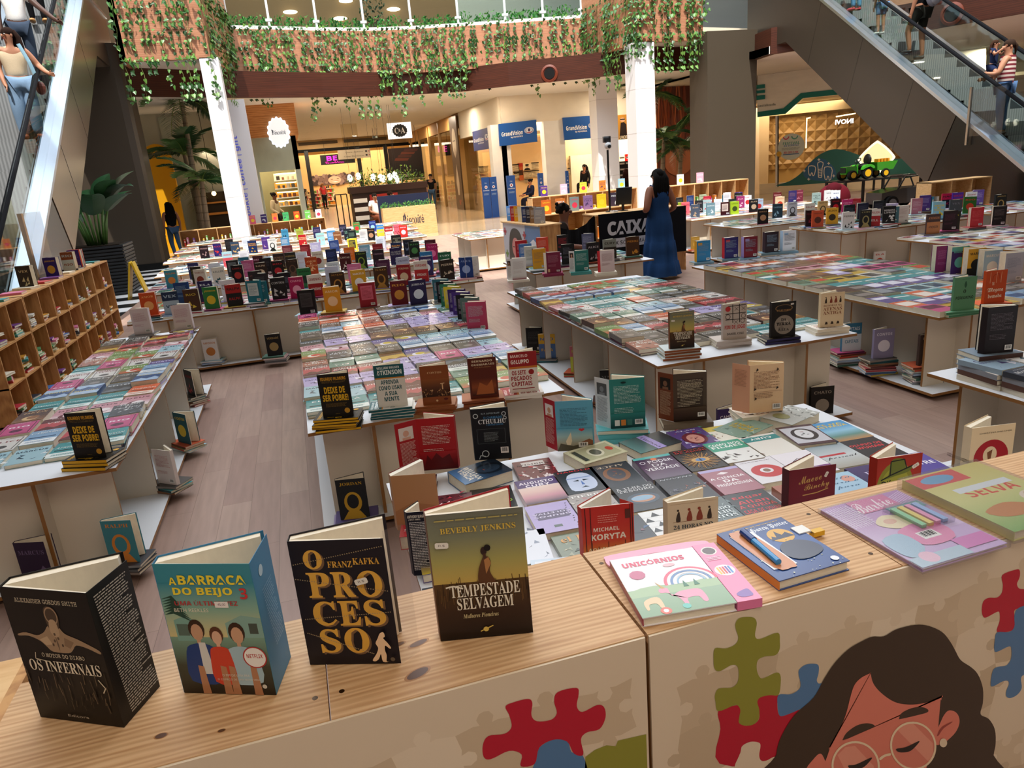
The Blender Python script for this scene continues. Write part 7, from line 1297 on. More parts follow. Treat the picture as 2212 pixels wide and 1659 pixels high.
def grid(T, r0, cap_):
    global nlay
    x0, x1, y0, y1 = TABS[T]; nc = int((x1 - x0 + .01) / .166); nr = int((y1 - y0 - .02) / .232); dx_ = (x1 - x0) / nc; dy_ = (y1 - y0) / nr; n = 0; q = random.Random(hash_(T))
    for r in range(r0, nr):
        run = q.randrange(46)
        for c in range(nc):
            if q.random() < .55: run = q.randrange(46)
            x, y = x0 + dx_ * (c + .5), y0 + dy_ * (r + .5); s = run; rz = q.gauss(0, R(2)) + (math.pi if q.random() < .12 else 0); z = TZ + .0006; edge = (c == 0 and T == 'T3') or (c == nc - 1 and T == 'T1') or (c == 0 and T in ('T2', 'T4')) or (r == nr - 1 and False)
            if r >= nr - 1: continue
            if edge and n < cap_:
                for k in range(2 if q.random() < .6 else 1):
                    m = q.randrange(20); lay('stacked_book', SLIM[m], 'thin %s book, %s in %s pile of %s, %s from near end' % (CN[m], 'lowest' if k == 0 else 'second', 'right' if T == 'T1' else 'left', WHERE[T], ORD[r]), Vector((x + q.uniform(-.006, .006), y + q.uniform(-.006, .006), z)), rz + q.gauss(0, R(3))); z += .0166
            if n < cap_:
                lay('lying_book', POOL[s], '%s book lying on %s, %s row from near end, %s from left' % (CN[s % 20], WHERE[T], ORD[r], ORD[c]), Vector((x + q.uniform(-.004, .004), y + q.uniform(-.004, .004), z)), rz); n += 1; nlay += 1
            else: stuff_book(x, y, TZ + .0006, rz, s, PT[s])
def hash_(t): return sum(ord(c) * (i + 3) for i, c in enumerate(t))
grid('T1', 1, 60); grid('T2', 1, 104); grid('T3', 1, 84); grid('T4', 0, 0)
q = random.Random(77)
x0, x1, y0, y1 = T5
for k in range(3):
    for c in range(5):
        pass
for i in range(4):                                                    # piles at the right edge table
    for k in range(4):
        A = gen_art(30 + i * 5 + k, .17, .24, ['#8fa4b4', '#e6e2dc', '#3a3f4a', '#9a8f88'][i] if k == 3 else ['#cfc6b4', '#5a4038', '#8a8f98'][k])
        lay('stacked_book', lying_mesh(A, .026, mat='print'), 'thick book %s in the %s pile from the far corner, right edge table' % (('lowest', 'second', 'third', 'on top')[k], ORD[i]), Vector((3.22 + .19 * (i % 2), 2.68 - .25 * (i // 2), TZ + .0006 + k * .0265)), R(q.uniform(-8, 4)))
for r in range(1, 3):
    for c in range(7):
        if r < 3 and c > 1: stuff_book(3.22 + .19 * c, 2.68 - .24 * (r - 1), TZ + .0006, 0, q.randrange(40), .04)
for T in ('B1', 'B2', 'B3', 'B4', 'B5', 'B6', 'T9', 'T10', 'C1', 'C2', 'C3', 'C4', 'C5', 'C6'):
    x0, x1, y0, y1 = TABS[T]; nc = int((x1 - x0) / .17); nr = int((y1 - y0) / .235)
    for c in range(nc):
        for r in range(nr):
            if q.random() < .85: stuff_book(x0 + (x1 - x0) * (c + .5) / nc, y0 + (y1 - y0) * (r + .5) / nr, TZ + .0006, q.gauss(0, R(4)), q.randrange(40) if q.random() < .6 else q.choice([4, 14, 18, 10, 24]), .022)
tag(stuff.build('lying_books'), 'remaining books lying flat over the farther white tables', 'books', None, 'stuff')

# ================================================================== fields of upright books on the farther tables
NAMED = [('black', '#17171a'), ('charcoal', '#3b3e44'), ('grey', '#8f9298'), ('white', '#e8e6e4'), ('cream', '#e2d8c0'), ('red', '#c22c30'), ('dark red', '#6e1a22'), ('maroon', '#5a2030'), ('pink', '#cf6f94'), ('magenta', '#b81f66'), ('orange', '#d8662a'), ('brown', '#5f4030'), ('mustard', '#d8a42c'), ('yellow', '#e6d23a'), ('lime', '#9fc03a'), ('green', '#4a8a48'), ('dark green', '#1f4a34'), ('teal', '#2a7f80'), ('light blue', '#9cc8dc'), ('blue', '#3a86c8'), ('navy', '#1f2c58'), ('purple', '#4a2f7a'), ('lilac', '#a99ad0'), ('slate blue', '#56708a'), ('peach', '#e0a888')]
def cname(c):
    s = c.lstrip('#'); s = ''.join(k * 2 for k in s) if len(s) == 3 else s; v = [int(s[i:i + 2], 16) for i in (0, 2, 4)]
    return min(NAMED, key=lambda n: sum((int(n[1][1 + 2 * i:3 + 2 * i], 16) - v[i]) ** 2 for i in range(3)))[0]
def field_art(c, c2, kd, seed):
    A = Art(BW, BH, '#' + c); q = random.Random(seed); c2 = '#' + c2
    if kd == 'b': A.para(.12, .5, .88, .84, 9, c2, .3, seed); A.para(.12, .3, .7, .4, 3, c2, .3, seed); A.barcode(.66, .06, .92, .17)
    elif kd == 'k': A.rect(.14, .3, .86, .88, c2); A.para(.2, .36, .8, .82, 9, '#' + c, .3, seed); A.barcode(.66, .06, .92, .17)
    elif kd == 's': A.rect(0, 0, 1, .6, c2); t = TITLES[seed % len(TITLES)].split('|'); A.text(t[0], .5, .8, .8, .12, c2, 'b'); A.text(t[-1], .5, .35, .7, .12, '#' + c, 'b')
    elif kd == 'c': A.ell(.5, .42, .3, .2, c2, 18); A.text(TITLES[seed % len(TITLES)].split('|')[0], .5, .82, .76, .09, c2, 'bs'[seed % 2])
    elif kd == 'f': A.ell(.5, .42, .3, .26, c2, 18); A.ell(.5, .44, .2, .18, '#' + c, 16); A.poly([(.1, 0), (.9, 0), (.7, .2), (.3, .2)], c2); A.text(TITLES[seed % len(TITLES)].split('|')[0], .5, .88, .76, .08, c2, 's')
    else:
        t = TITLES[seed % len(TITLES)].split('|')
        for i, s in enumerate(t): A.text(s, .5, .76 - .13 * i, min(.84, .18 * len(s) + .1), .1, c2, 'bsn'[seed % 3])
        for i in range(5): x, y = q.uniform(.1, .7), q.uniform(.08, .4); A.poly([(x, y), (x + q.uniform(.1, .3), y + q.uniform(-.05, .06)), (x + q.uniform(0, .2), y + q.uniform(.08, .2))], c2)
    return A
def parse(s, ox, oy, k): return [(ox + k * float(a.split(',')[0]), oy + k * float(a.split(',')[1])) + tuple(a.split(',')[2:]) for a in s.split()]
K4 = 560 / 2212; K3 = 300 / 2212
FLD = parse('865,310,4a8a48,e33,c 1000,298,2a3a8a,9cd,c 1065,330,3a86c8,e6c93a,s 1215,325,d86a7a,933,t 1280,340,d8352c,fde,c 1150,350,b3262c,fee,s 985,360,17171a,b98a6a,c 930,375,e8e6e4,99a,b 755,335,2a2438,88a,t 790,362,1c222c,7a9,t 835,388,1a2426,8a9,b 645,380,4a90c8,fff,b 700,392,8a5634,e6c09a,t 555,400,9fd0d0,c66,t 525,352,2f2f5a,a9b,t 400,415,b82024,f3d2a0,t 380,372,9fb84a,a33,t 250,370,3f8ab0,1f3a58,t 250,437,5590c0,fff,b 140,450,d9d9d9,1a1a1a,f 90,435,4a2f7a,b9a,t 825,445,e6d23a,333,k 670,460,24386a,89b,b 1065,430,d4dcec,89a,b 1205,415,1a1a1c,776,t 1300,452,20242c,678,t 1355,470,15201a,4a8a48,c 1490,455,4a1820,a67,b 1200,480,1f3258,e0a030,s 1045,490,8a1c22,c66,t 930,500,7fb4c8,fff,b 800,520,e0701c,fb8,b 645,535,1d2648,56a,b 510,480,a9a4c8,fff,b 270,505,5a2228,a77,b 295,545,26241e,a84,t 390,560,dfe2ec,c99,b 530,555,d9cfb8,8a2a24,c 420,500,5f1018,b55,b 1565,512,b01c60,e7a,c 1400,535,2f78a8,e6e6e6,t 1245,550,2a2250,ccc,t 1075,560,2a1a24,978,t 925,580,20281c,8fa83a,f 785,597,4a1216,e6d6c6,t 640,620,d0d4d8,3a4a5a,c 200,560,2a201c,975,t 80,610,141416,555,b 30,570,4a1c22,c9a,t 480,622,b8481c,f3c28a,t 310,640,35261f,6a4a3a,f 180,665,1c1214,b8242c,c 415,705,1f6a34,0d2a18,c 30,680,2f2018,d8c0a0,c 650,690,c4ccdc,8a9ab0,b 840,668,cf6f94,fbd,b 1085,635,4a1f40,978,b 1260,612,b0b4c4,5a4a70,c 1455,605,33245a,eee,c 1620,580,1f5a3a,d8e8d8,c 1635,632,2a1f18,d9c8b0,t 1860,640,1f3f86,9ab4e6,c 1450,680,e6dcd4,c22c30,s 1285,690,9a2028,e6c9a4,c 1090,718,4a2f18,c08a3a,f 890,735,e0a92c,fff,c 710,765,3a2416,b8823a,f 510,780,e6ded6,a01f24,s 345,795,b01c58,f3a8c4,c 235,745,141418,6a7a8a,b 190,812,1a1618,c9c9c9,t 35,750,1c1418,555,b 20,840,1f6a78,cde,b 415,885,141414,444,k 650,880,e0a428,f6e2b0,c 945,830,9a1c2c,d86a80,k 1220,812,6e141c,e09a3a,c 1385,805,2a1f4a,eee,c', 550, 400, K4)
FLD += parse('1445,715,3f8a9a,d8843a,c 1660,735,d9cfc0,8a3a2a,c 1830,715,e2dccc,1f4a50,t 2000,690,141218,b83a34,c 1820,655,e4e4ea,aab,b 1670,625,2a2f5a,e6e6f2,t 1660,685,2a2418,7a6a2a,t 1720,515,24161c,a88,t 1845,490,2a2060,c33,t 1945,455,15151a,444,b 1995,475,2f4258,c9a060,t 2095,430,dfe6f2,abc,b 2140,470,1c2c58,e0a030,t 2070,550,dcdfe8,aab,b 1930,560,a9d2e0,c8505a,s 2080,590,2f6f84,e6e6e6,t 2100,630,c05a80,f3b6cc,b 1970,630,1a1614,666,k 1940,820,e2e2ea,556,t 1740,815,2d2450,eee,c 1535,840,1f3f70,8ab,b 1240,935,d0501c,f3b06a,c 1395,945,1c3050,a9c0d0,s 1590,915,4a2c1c,e0c040,t 1770,880,2f7a3c,e0c030,c 1965,870,a81c1c,141414,s 2140,845,1f7080,cfd8d8,k 1195,1035,dccfd0,b89,b 1530,1015,dccfd0,b89,b 2185,690,24181a,744,t', 0, 400, K4)
FLD += parse('75,640,e6e4e2,bbb,b 910,480,8a8f86,2a1f16,s 1100,455,4a2a12,d89030,t 715,485,1c1a1e,b9b0b4,t 605,400,5a6078,a9b0c8,b 430,430,141416,b8242c,b 510,515,141418,778,b 260,450,d8482c,f3a890,b 100,480,b81f28,e6a0a0,b 90,515,4a7ab8,fff,b 180,520,e2dfd2,998,b 250,535,221a48,d8b030,s 320,560,e0a428,876,b', 1100, 400, K4)
FLD += parse('500,330,1a1a1e,666,b 490,400,8a9a1f,c9d060,b 595,400,d8606c,9a1f2c,t 670,300,24386a,89b,b 730,370,1f1f24,a99,t 755,440,4a5668,b9a080,t 850,370,8a8f94,2a2a2e,c 940,365,9fb4b8,b8242c,t 1000,410,6f8f9c,d8e0e4,t 1115,355,e2e4ea,aab,b 1225,400,3a0f14,d9c8c0,k 1345,350,24282a,677,b 1460,390,9fc02a,3a4a20,c 1455,290,e6e6ec,b33,c 1640,260,17171a,999,t 1690,355,17171c,b9a38a,c 1785,210,3f2f8a,cce,c 1835,240,5a1a1c,c99,t 1895,350,a4bcd8,a33,c 1835,505,17171a,b9906a,c 2010,215,2a2258,867,b 2070,425,1d3440,8ab,t 2105,310,d9c0a0,b8402c,c 2190,205,6a2638,b78,t 1255,250,e6e6ec,aaa,b 875,280,a3b090,4a5a3a,c 1290,300,8a2a60,dab,t 1030,310,b8243c,e99,b', 1400, 380, K3)
FLD += parse('475,55,8fa6a4,3a4a4a,t 590,30,c9cacc,4a3a3a,t 705,25,dfe6ee,3a4a8a,t 240,135,b4b4b8,3a3434,f 390,145,dcd6cc,a44,t 500,125,c9a468,1a1410,f 610,105,241c1e,b8242c,c 710,110,c0286c,f3a0c8,t 835,95,c9342c,8fb83a,c 950,85,b0242c,d88,b 1080,70,e6e6ea,223,c 1225,60,17171a,8a7a70,f 1305,110,b06a7a,e6c0c8,b 1405,90,4a2f7a,a9c,b 1485,35,6a50a0,c9b8e6,b 1540,70,c81f48,17171a,s 1645,70,4a2090,c82c38,s 1770,55,e6e2e0,b8433a,c 725,165,17181c,567,b 840,160,1c1f38,556,b 975,140,141a1c,556,b 1090,155,c0b4d8,768,b 1185,190,17171a,ddd,t 1310,190,4a7a8a,ddd,t 1415,180,e8e2e0,b99,b 1630,140,8fc4d8,e0c83a,t 1860,125,4a5058,889,t 1955,110,2f6a2c,c8402a,c 2075,90,1c2224,b9a060,f 1850,170,1a1418,766,b 1725,195,b8242c,d55,b 1560,225,241014,634,b 1435,215,241c08,e6c01f,c 1275,235,4a3430,c07a4a,s 1045,205,e4dcd8,b02c34,s 900,210,24282a,a9a06a,f 775,245,e8e8ea,1a1a1a,t 580,190,e0a428,3a2a10,c 430,215,d0542c,5a2a1a,c 265,225,241418,834,t', 1652, 400, K4)
T_NEAR = {'T1': T1, 'T2': T2}
SHORT = dict(T1='narrow left table far end', T2='middle table far end', B1='first cross table', B2='second cross table', B3='third cross table', B4='fourth cross table', B5='fifth cross table', B6='last cross table', T9='cash desk front table', T10='table left of the puzzle panel', C1='low cornered right table', C2='second right table', C3='third right table', C4='outer right table', C5='outermost right table', C6='farthest right table', T4='right table')
places = []
for i, (px, py, c, c2, kd) in enumerate(FLD):
    p = PZ(px, py, TZ + .045 + BH); best = None
    for T, (x0, x1, y0, y1) in TABS.items():
        if T in ('T3', 'T5', 'T6'): continue
        qx, qy = min(max(p.x, x0 + .1), x1 - .1), min(max(p.y, y0 + .08), y1 - .16); d = math.hypot(qx - p.x, (qy - p.y) * .8)
        if best is None or d < best[0]: best = (d, T, qx, qy)
    places.append([best[1], best[2], best[3], c, c2, kd, i, p.x - best[2]])
for T in SHORT:
    L = sorted([k for k in places if k[0] == T], key=lambda k: (k[1], k[2]))
    for n, (T, x, y, c, c2, kd, i, _) in enumerate(L):
        A = field_art(c, c2, kd, i); back = kd in 'bk'; q = random.Random(i)
        me = upright_mesh(A, t=q.uniform(.018, .03), mir=back, ang=q.uniform(18, 36), frac=q.uniform(.3, .7), one=y > 9.6, inner='#eee6d4')
        lab = '%s%s upright on %s, %s from left end' % (cname(c), ' back cover' if back else ' book', SHORT[T], ORD[n]); z = TZ + .0006
        if y < 9.6:
            z += .0008; k = 2 if q.random() < .25 else 1
            for j in range(k): m = q.randrange(20); lay('stacked_book', SLIM[m], '%s book %s under upright %s from left, %s' % (CN[m], 'lowest' if j == 0 and k == 2 else 'directly', ORD[n], SHORT[T]), Vector((x, y + .04, z + .022)), R(78 + q.uniform(-6, 6))); z += .0166
            z += .0222
        else: z += .0242
        stand(me, lab, Vector((x, y, z)), R(q.uniform(-26, 0) if x < 5 else q.uniform(-34, -12)))
# thick upright books along the right side of the middle table, and on the edge of the right table
for i, (y, c) in enumerate(zip((6.95, 6.75, 6.58, 6.4, 6.22, 6.05, 5.88, 5.72, 5.5), ('2f6a78', '17171a', '2f7a58', 'e0cc2c', '3a2060', '4a2f7a', '1a1a1e', '5f7f78', 'c84060'))):
    A = blurb('#' + c, '#c9c0c4', None, True, i); o = stand(upright_mesh(A, t=.032, mir=True, ang=16), '%s book upright along middle table right edge, %s from far end' % (cname(c), ORD[i]), Vector((1.26, y, TZ + .0008)), R(-38 if i < 8 else -20))
for px, py, c, c2, lab in ((1520, 520, '2f86b8', 'e0a020', 'blue book with a thick mustard spine'), (1580, 513, '2f2a6a', 'c02430', 'navy book with a thick red spine'), (1622, 511, '7a1a2a', 'a48fc8', 'crimson book with a thick lilac spine'), (1668, 501, '2a1a24', '3a2a34', 'dark thick book with a city print'), (1706, 498, 'e6e8ee', 'a9c4e0', 'white book with a pale blue spine')):
    A = blurb('#' + c, '#8fa4b8' if c != 'e6e8ee' else '#445', (.1, .78, .4, .9, '#' + c2), True, 3); o, p = up(lab + ' on the far edge of the right table', px, py, A, .03, -12, mir=False, t=.06, ang=14, spine='#' + c2, flap=None); under(o, 1, Art(BW, BH, '#6f8fa0'), .028, label=lab)
for px, py, c, c2, lab in ((2042, 531, '8a2f6a', 'c070a8', 'plum'), (2076, 533, '3a2060', '5fb0a8', 'purple book with a turquoise top'), (2112, 537, 'e0a428', '1a1612', 'mustard book with a black base'), (2147, 541, '9fb8c4', 'e6dcc8', 'pale blue book with an ornate cup'), (2194, 546, 'b4b4c0', '8a8aa0', 'grey lilac back cover')):
    A = field_art(c, c2, 'b' if 'plum' in lab or 'grey' in lab else 'c', 4)
    if 'turq' in lab: A.rect(0, .84, 1, 1, '#5fb0a8')
    if 'base' in lab: A.rect(0, 0, 1, .3, '#1a1612')
    up(lab + (' book' if lab == 'plum' else '') + ' upright at the far right corner, right table', px, py, A, .03, -10, mir=True, t=.026, ang=40)
# ---- books on the low shelves under the table tops
def low(label, px, py, c, c2, kd, zb=.052, pile=0, yaw=-14, hgt=BH, T=None, seed=1):
    p = PZ(px, py, zb + hgt + pile * .017); x, y = p.x, p.y
    if T:
        x0, x1, y0, y1 = TABS[T]; x, y = min(max(x, x0 + .09), x1 - .09), min(max(y, y0 + .02), y1 - .1)
    A = field_art(c, c2, kd, seed); z = zb
    for k in range(pile): m = (seed * 3 + k * 7) % 20; lay('stacked_book', SLIM[m], '%s book %s in pile under %s' % (CN[m], ('lowest', 'second', 'third', 'fourth', 'fifth', 'sixth', 'seventh', 'eighth')[k], label), Vector((x + rnd.uniform(-.012, .012), y + .05, z)), R(yaw + 90 + rnd.uniform(-9, 9))); z += .0168
    stand(upright_mesh(A, t=.022, ang=24, mir=kd in 'bk'), label + ', on a low shelf', Vector((x, y, z + .0006)), R(yaw), name='low_shelf_book')
for a in (('dark book with gold capitals under the middle table', 755, 1035, '1c2228', 'c09a30', 'f', .052, 3, -14, BH, None, 2), ('teal and orange book with a cloaked figure', 248, 1125, '3f8a9c', 'd88a3a', 'f', .052, 3, -20, BH, None, 3), ('dark violet book lying open at the left', 60, 1172, '2a1a3a', '6a5a80', 't', .052, 1, -20, BH, None, 4), ('white book with pink text under the narrow table', 345, 972, 'e6dcd8', 'c98a8a', 'b', .052, 3, -40, BH, None, 5), ('dark teal book with a yellow seal', 385, 893, '1f5a64', 'e0c040', 'c', .052, 3, -50, BH, None, 6), ('black book among red ones under the narrow table', 403, 800, '1a1618', 'b8242c', 't', .052, 5, -60, BH, None, 7),
          ('white book with a light bulb', 450, 733, 'e2e2e2', 'c07a3a', 'c', .052, 3, -12, BH, None, 8), ('crimson back cover left under the first cross table', 492, 712, '8a1f2c', 'c66', 'b', .052, 3, -10, BH, None, 9), ('white book with a dark tree', 512, 678, 'd9dde0', '3a4a40', 'c', .052, 4, -10, BH, None, 10), ('red book right under the first cross table', 545, 697, 'a81c24', 'd88', 'b', .052, 4, -10, BH, None, 11), ('black book with a round emblem and white words', 587, 722, '17171a', 'a08a5a', 'c', .052, 4, -12, BH, None, 12),
          ('black book beside a yellow one', 1152, 708, '17181a', '555', 'b', .052, 2, -30, BH, None, 13), ('yellow book with a blue front', 1180, 722, 'd8a82c', '4a6a9a', 's', .052, 2, -30, BH, None, 14), ('yellow and pink book with lemons', 1250, 748, 'c06a78', 'c9d04a', 's', .052, 2, -30, BH, None, 15), ('black book fallen open under the corner', 1318, 800, '1a1a1c', '777', 't', .052, 2, -30, BH, None, 16),
          ('violet book with white capitals', 1578, 882, '3a2a60', 'e6e2f0', 't', .052, 1, -10, BH, None, 17), ('black book with a moon beside the corner panel', 1778, 835, '17120f', '8f8478', 'c', .0, 1, -14, BH, None, 18),
          ('blue book with a street photo', 1842, 698, '3f7a9a', 'd9e0e6', 's', .052, 7, -14, BH, None, 19), ('lavender book with a wreath', 1912, 710, '8f88a8', 'e6e2f0', 'c', .052, 8, -14, BH, None, 20), ('brown book with a woman in black', 2012, 722, '4a3a34', 'c9a08a', 'f', .052, 8, -14, BH, None, 21),
          ('white book with a red shape', 1945, 548, 'e6e2dc', 'c8452c', 'c', .052, 1, -14, BH, 'C1', 22), ('grey book leaning with a figure', 1985, 530, '8f9498', 'b06a5a', 'c', .052, 1, -24, BH, 'C4', 23), ('golden ochre book', 1490, 513, '8a6a2a', 'a8843a', 'c', .052, 1, -14, BH, 'C3', 24), ('olive green book', 1560, 500, '6a7a3a', 'c9b060', 'c', .052, 1, -14, BH, 'C2', 25), ('sky blue book with a picture', 1520, 506, '4a8ab8', 'e6e6e6', 'c', .052, 1, -14, BH, 'C3', 26), ('black book with a crescent', 1735, 517, '1c1e20', '5a8a8a', 'c', .052, 1, -14, BH, 'C1', 27), ('dark blue book with a car', 1058, 540, '1c2838', '6a8ab8', 'c', .052, 4, -14, BH, None, 28)): low(*a)

# ================================================================== pine shelves
def cubes(label, o, ux, uy, n, rows, cw, ch, dp, mat='pine', end=None):
    """open cube shelf: o front lower left corner, ux along the front, uy pointing back"""
    t = thing('pine_shelf', label, 'shelf', o); X = frame((0, 0, 0), ux, uy, (0, 0, 1)); W = n * cw; H = rows * ch; s = .016
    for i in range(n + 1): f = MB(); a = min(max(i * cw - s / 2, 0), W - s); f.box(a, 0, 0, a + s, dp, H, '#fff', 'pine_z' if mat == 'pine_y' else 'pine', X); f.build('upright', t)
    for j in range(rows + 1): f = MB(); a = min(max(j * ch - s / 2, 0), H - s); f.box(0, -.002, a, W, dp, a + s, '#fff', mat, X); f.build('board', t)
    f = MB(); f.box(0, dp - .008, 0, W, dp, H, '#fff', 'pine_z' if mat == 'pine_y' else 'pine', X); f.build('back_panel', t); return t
ys = [6.95, 7.83, 8.68, 9.57, 10.40, 11.31]
NB = ['lowest', 'second', 'third', 'fourth', 'fifth', 'sixth', 'seventh', 'eighth']; q = random.Random(21)
SHB = [lying_mesh(Art(.15, .2, c), .02, c, 'print') for c in ('#c23a44', '#e6e2dc', '#3f8f93', '#3a3f4a', '#d89a3a', '#7a4a8c', '#5f9c6a', '#d87a9c', '#4a78b8', '#efe6d0')]
SHC = ['red', 'white', 'teal', 'charcoal', 'amber', 'purple', 'green', 'pink', 'blue', 'ivory']
for u in range(5):
    L = ys[u + 1] - ys[u] - .012
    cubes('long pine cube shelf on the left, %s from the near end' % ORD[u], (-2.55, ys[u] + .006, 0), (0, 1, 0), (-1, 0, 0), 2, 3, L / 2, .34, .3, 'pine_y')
    for c in range(2):
        for r in range(3):
            if q.random() < .12: continue
            k = q.randrange(3, 8); z = .34 * r + .0092 if r else .0168; y = ys[u] + .006 + L / 4 + c * L / 2
            for j in range(k): m = q.randrange(10); lay('shelf_book', SHB[m], '%s book, %s in %s cube, %s column from near end, left shelves' % (SHC[m], NB[j], ('bottom', 'middle', 'top')[r], ORD[2 * u + c]), Vector((-2.68 + q.uniform(-.02, .02), y + q.uniform(-.05, .05), z)), R(90) + q.gauss(0, R(9))); z += .0206
    for j in range(2): m = q.randrange(10); lay('shelf_book', SHB[m], '%s book lying flat on top of the left shelves, %s from the near end' % (SHC[m], ORD[2 * u + j]), Vector((-2.7, ys[u] + .25 + .4 * j, 1.0215)), R(80) + q.gauss(0, R(14)))
for i, (px, py, c, c2, kd, lab) in enumerate(((66, 573, '3a3026', 'c9b88a', 't', 'dark thick book standing alone'), (143, 545, '8a4a2a', 'b8c0bc', 's', 'brown book with a grey sea picture'), (172, 550, '3a2a6a', 'd8a83a', 'c', 'violet book with a golden figure'), (198, 536, 'd8562c', 'f2ece6', 'c', 'orange book with a white spiral animal'), (183, 538, '4a2f7a', 'a08ac0', 'b', 'violet book behind the orange one'))):
    p = PZ(px, py, 1.02 + BH); A = field_art(c, c2, kd, i)
    if i == 3: A.L.clear(); A.ring(.55, .5, .22, .3, '#20242c', 18, a1=5.2); A.poly(spline([(.2, .6), (.35, .66), (.5, .56), (.75, .6), (.85, .3), (.7, .2), (.6, .36), (.4, .34), (.3, .18), (.25, .36)], 3), '#f2ece6')
    stand(upright_mesh(A, t=.024, ang=26), lab + ' on top of the left shelves', Vector((-2.7, p.y, 1.0212)), R(-20))
def shelfrow(label, a, b, h, n, rows, dp, mat='pine'):
    a, b = Vector((a[0], a[1], 0)), Vector((b[0], b[1], 0)); ux = (b - a).normalized(); uy = Vector((-ux.y, ux.x, 0)); W = (b - a).length; cubes(label, a, ux, uy, n, rows, W / n, h / rows, dp, mat)
    k = 0
    for i in range(n):
        for r in range(rows):
            if q.random() < .25: continue
            x = .1
            while x < W / n - .08 and k < 59:
                c = q.choice(['#d84a3a', '#e9c23a', '#4a9cc8', '#e68aac', '#6fb05a', '#f2eee6', '#8a5ab0', '#e0873a']); w = q.uniform(.03, .05); hh = min(h / rows - .05, q.uniform(.16, .24)); p = a + ux * (i * W / n + x) + uy * .04; f = MB(); f.box(-w / 2, 0, 0, w / 2, .16, hh, c, 'print'); f.box(-w / 2 + .002, .002, hh - .0005, w / 2 - .002, .162, hh + .0005, '#e9e0cc', 'matte'); f.box(-w * .3, -.0006, hh * .55, w * .3, 0, hh * .8, '#f4efe4', 'print'); o = f.build('shelf_book', None, False, Vector((p.x, p.y, h / rows * r + .0095 if r else .0165)), math.atan2(ux.y, ux.x)); tag(o, '%s book upright in the %s, %s from its left end' % (cname(c), label.split(',')[0][:44], ORD[k]), 'book', 'upright books in the ' + label.split(',')[0][:30]); k += 1; x += w + q.uniform(.002, .12)
def topbooks(where, a, b, z, cs):
    a, b = Vector((*a, 0)), Vector((*b, 0)); n = len(cs)
    for i, c in enumerate(cs):
        p = a.lerp(b, (i + .5) / n); A = field_art(c, ['f2d23a', 'e6f0f6', 'd8405a', '3a2a5a'][i % 4], 'ct'[i % 2], i + 5); stand(upright_mesh(A, t=.02, ang=26, one=True), '%s picture book upright on %s, %s from left' % (cname(c), where, ORD[i]), Vector((p.x, p.y + .1, z + .0006)), R(q.uniform(-20, 0)))
shelfrow('sunlit pine shelves, at the far left below the palms', (-2.95, 21.3), (.85, 21.3), .84, 8, 2, .34); topbooks('sunlit pine shelves', (-1.2, 21.3), (.85, 21.3), .84, ['e06a8a', '3a2a6a', 'e0803a', '4ab06a', 'd8502c', '6fc05a', 'e6e2f0'])
shelfrow('low pine shelves, in front of the optician', (5.2, 16.0), (7.8, 16.0), 1.08, 6, 2, .34); topbooks('low shelves before the optician', (5.3, 16), (7.7, 16), 1.08, ['5a3a8c', 'e6c0d8', 'c9d84a', 'e0873a', '9cc8dc'])
shelfrow('pale pine shelves, beside the dark pillar', (8.15, 15.2), (10.25, 15.2), 1.08, 6, 2, .34); topbooks('pale shelves by the dark pillar', (8.3, 15.2), (9.3, 15.2), 1.08, ['e6eaf0', 'f0b0c8'])
shelfrow('pine shelves at the right, under the escalator', (10.35, 10.1), (11.65, 10.1), .98, 3, 2, .32)
# ================================================================== cash desk
a, b = PZ(1083, 478, .98), PZ(1163, 487, .98); d = (b - a); d.z = 0; ux = d.normalized(); uy = Vector((-ux.y, ux.x, 0)); W = d.length
o = thing('pine_counter', 'pine counter of the cash desk with a printed woman and puzzle on its side', 'counter', (a.x, a.y, 0)); X = frame((0, 0, 0), ux, uy, (0, 0, 1))
f = MB(); f.box(0, .02, 0, W, .34, .962, '#fff', 'pine_z', X); f.build('body', o); f = MB(); f.box(-.01, -.01, .962, W + .01, .36, .98, '#fff', 'pine', X); f.build('top_board', o)
A = Art(W, .96, '#c9cdd8'); A.rect(.62, 0, 1, 1, '#5f86b8'); A.poly(spline([(.18, .2), (.14, .5), (.2, .84), (.34, .93), (.5, .84), (.56, .5), (.5, .2)], 4), '#2f2a2a'); A.ell(.34, .62, .1, .16, '#d98a86', 20); A.rect(.29, .4, .39, .5, '#d98a86'); A.poly(spline([(.12, .0), (.16, .3), (.34, .42), (.5, .3), (.56, .0)], 3), '#c03a58'); A.ell(.29, .63, .03, .008, '#2a1a1a', 8); A.ell(.39, .63, .03, .008, '#2a1a1a', 8); A.rect(.4, .1, .56, .3, '#2f6a58')
for x, y, c in ((.06, .86, '#b8243c'), (.08, .5, '#6f9a4a'), (.6, .84, '#b8243c'), (.66, .7, '#7d8a3a')): A.rect(x - .04, y - .02, x + .04, y + .02, c); A.rect(x - .015, y - .06, x + .015, y + .06, c)
A.poly([(.7, .42), (.82, .5), (.83, .8), (.71, .72)], '#e6eaf2'); A.poly([(.95, .42), (.83, .5), (.83, .8), (.94, .72)], '#dfe4ee'); A.text('LEIA', .83, .28, .14, .12, '#e9eef4', 'b')
f = MB(); A.emit(f, X @ frame((0, .018, 0), (1, 0, 0), (0, 0, 1), (0, -1, 0)), 'satin', 0, .001); f.build('printed_front', o)
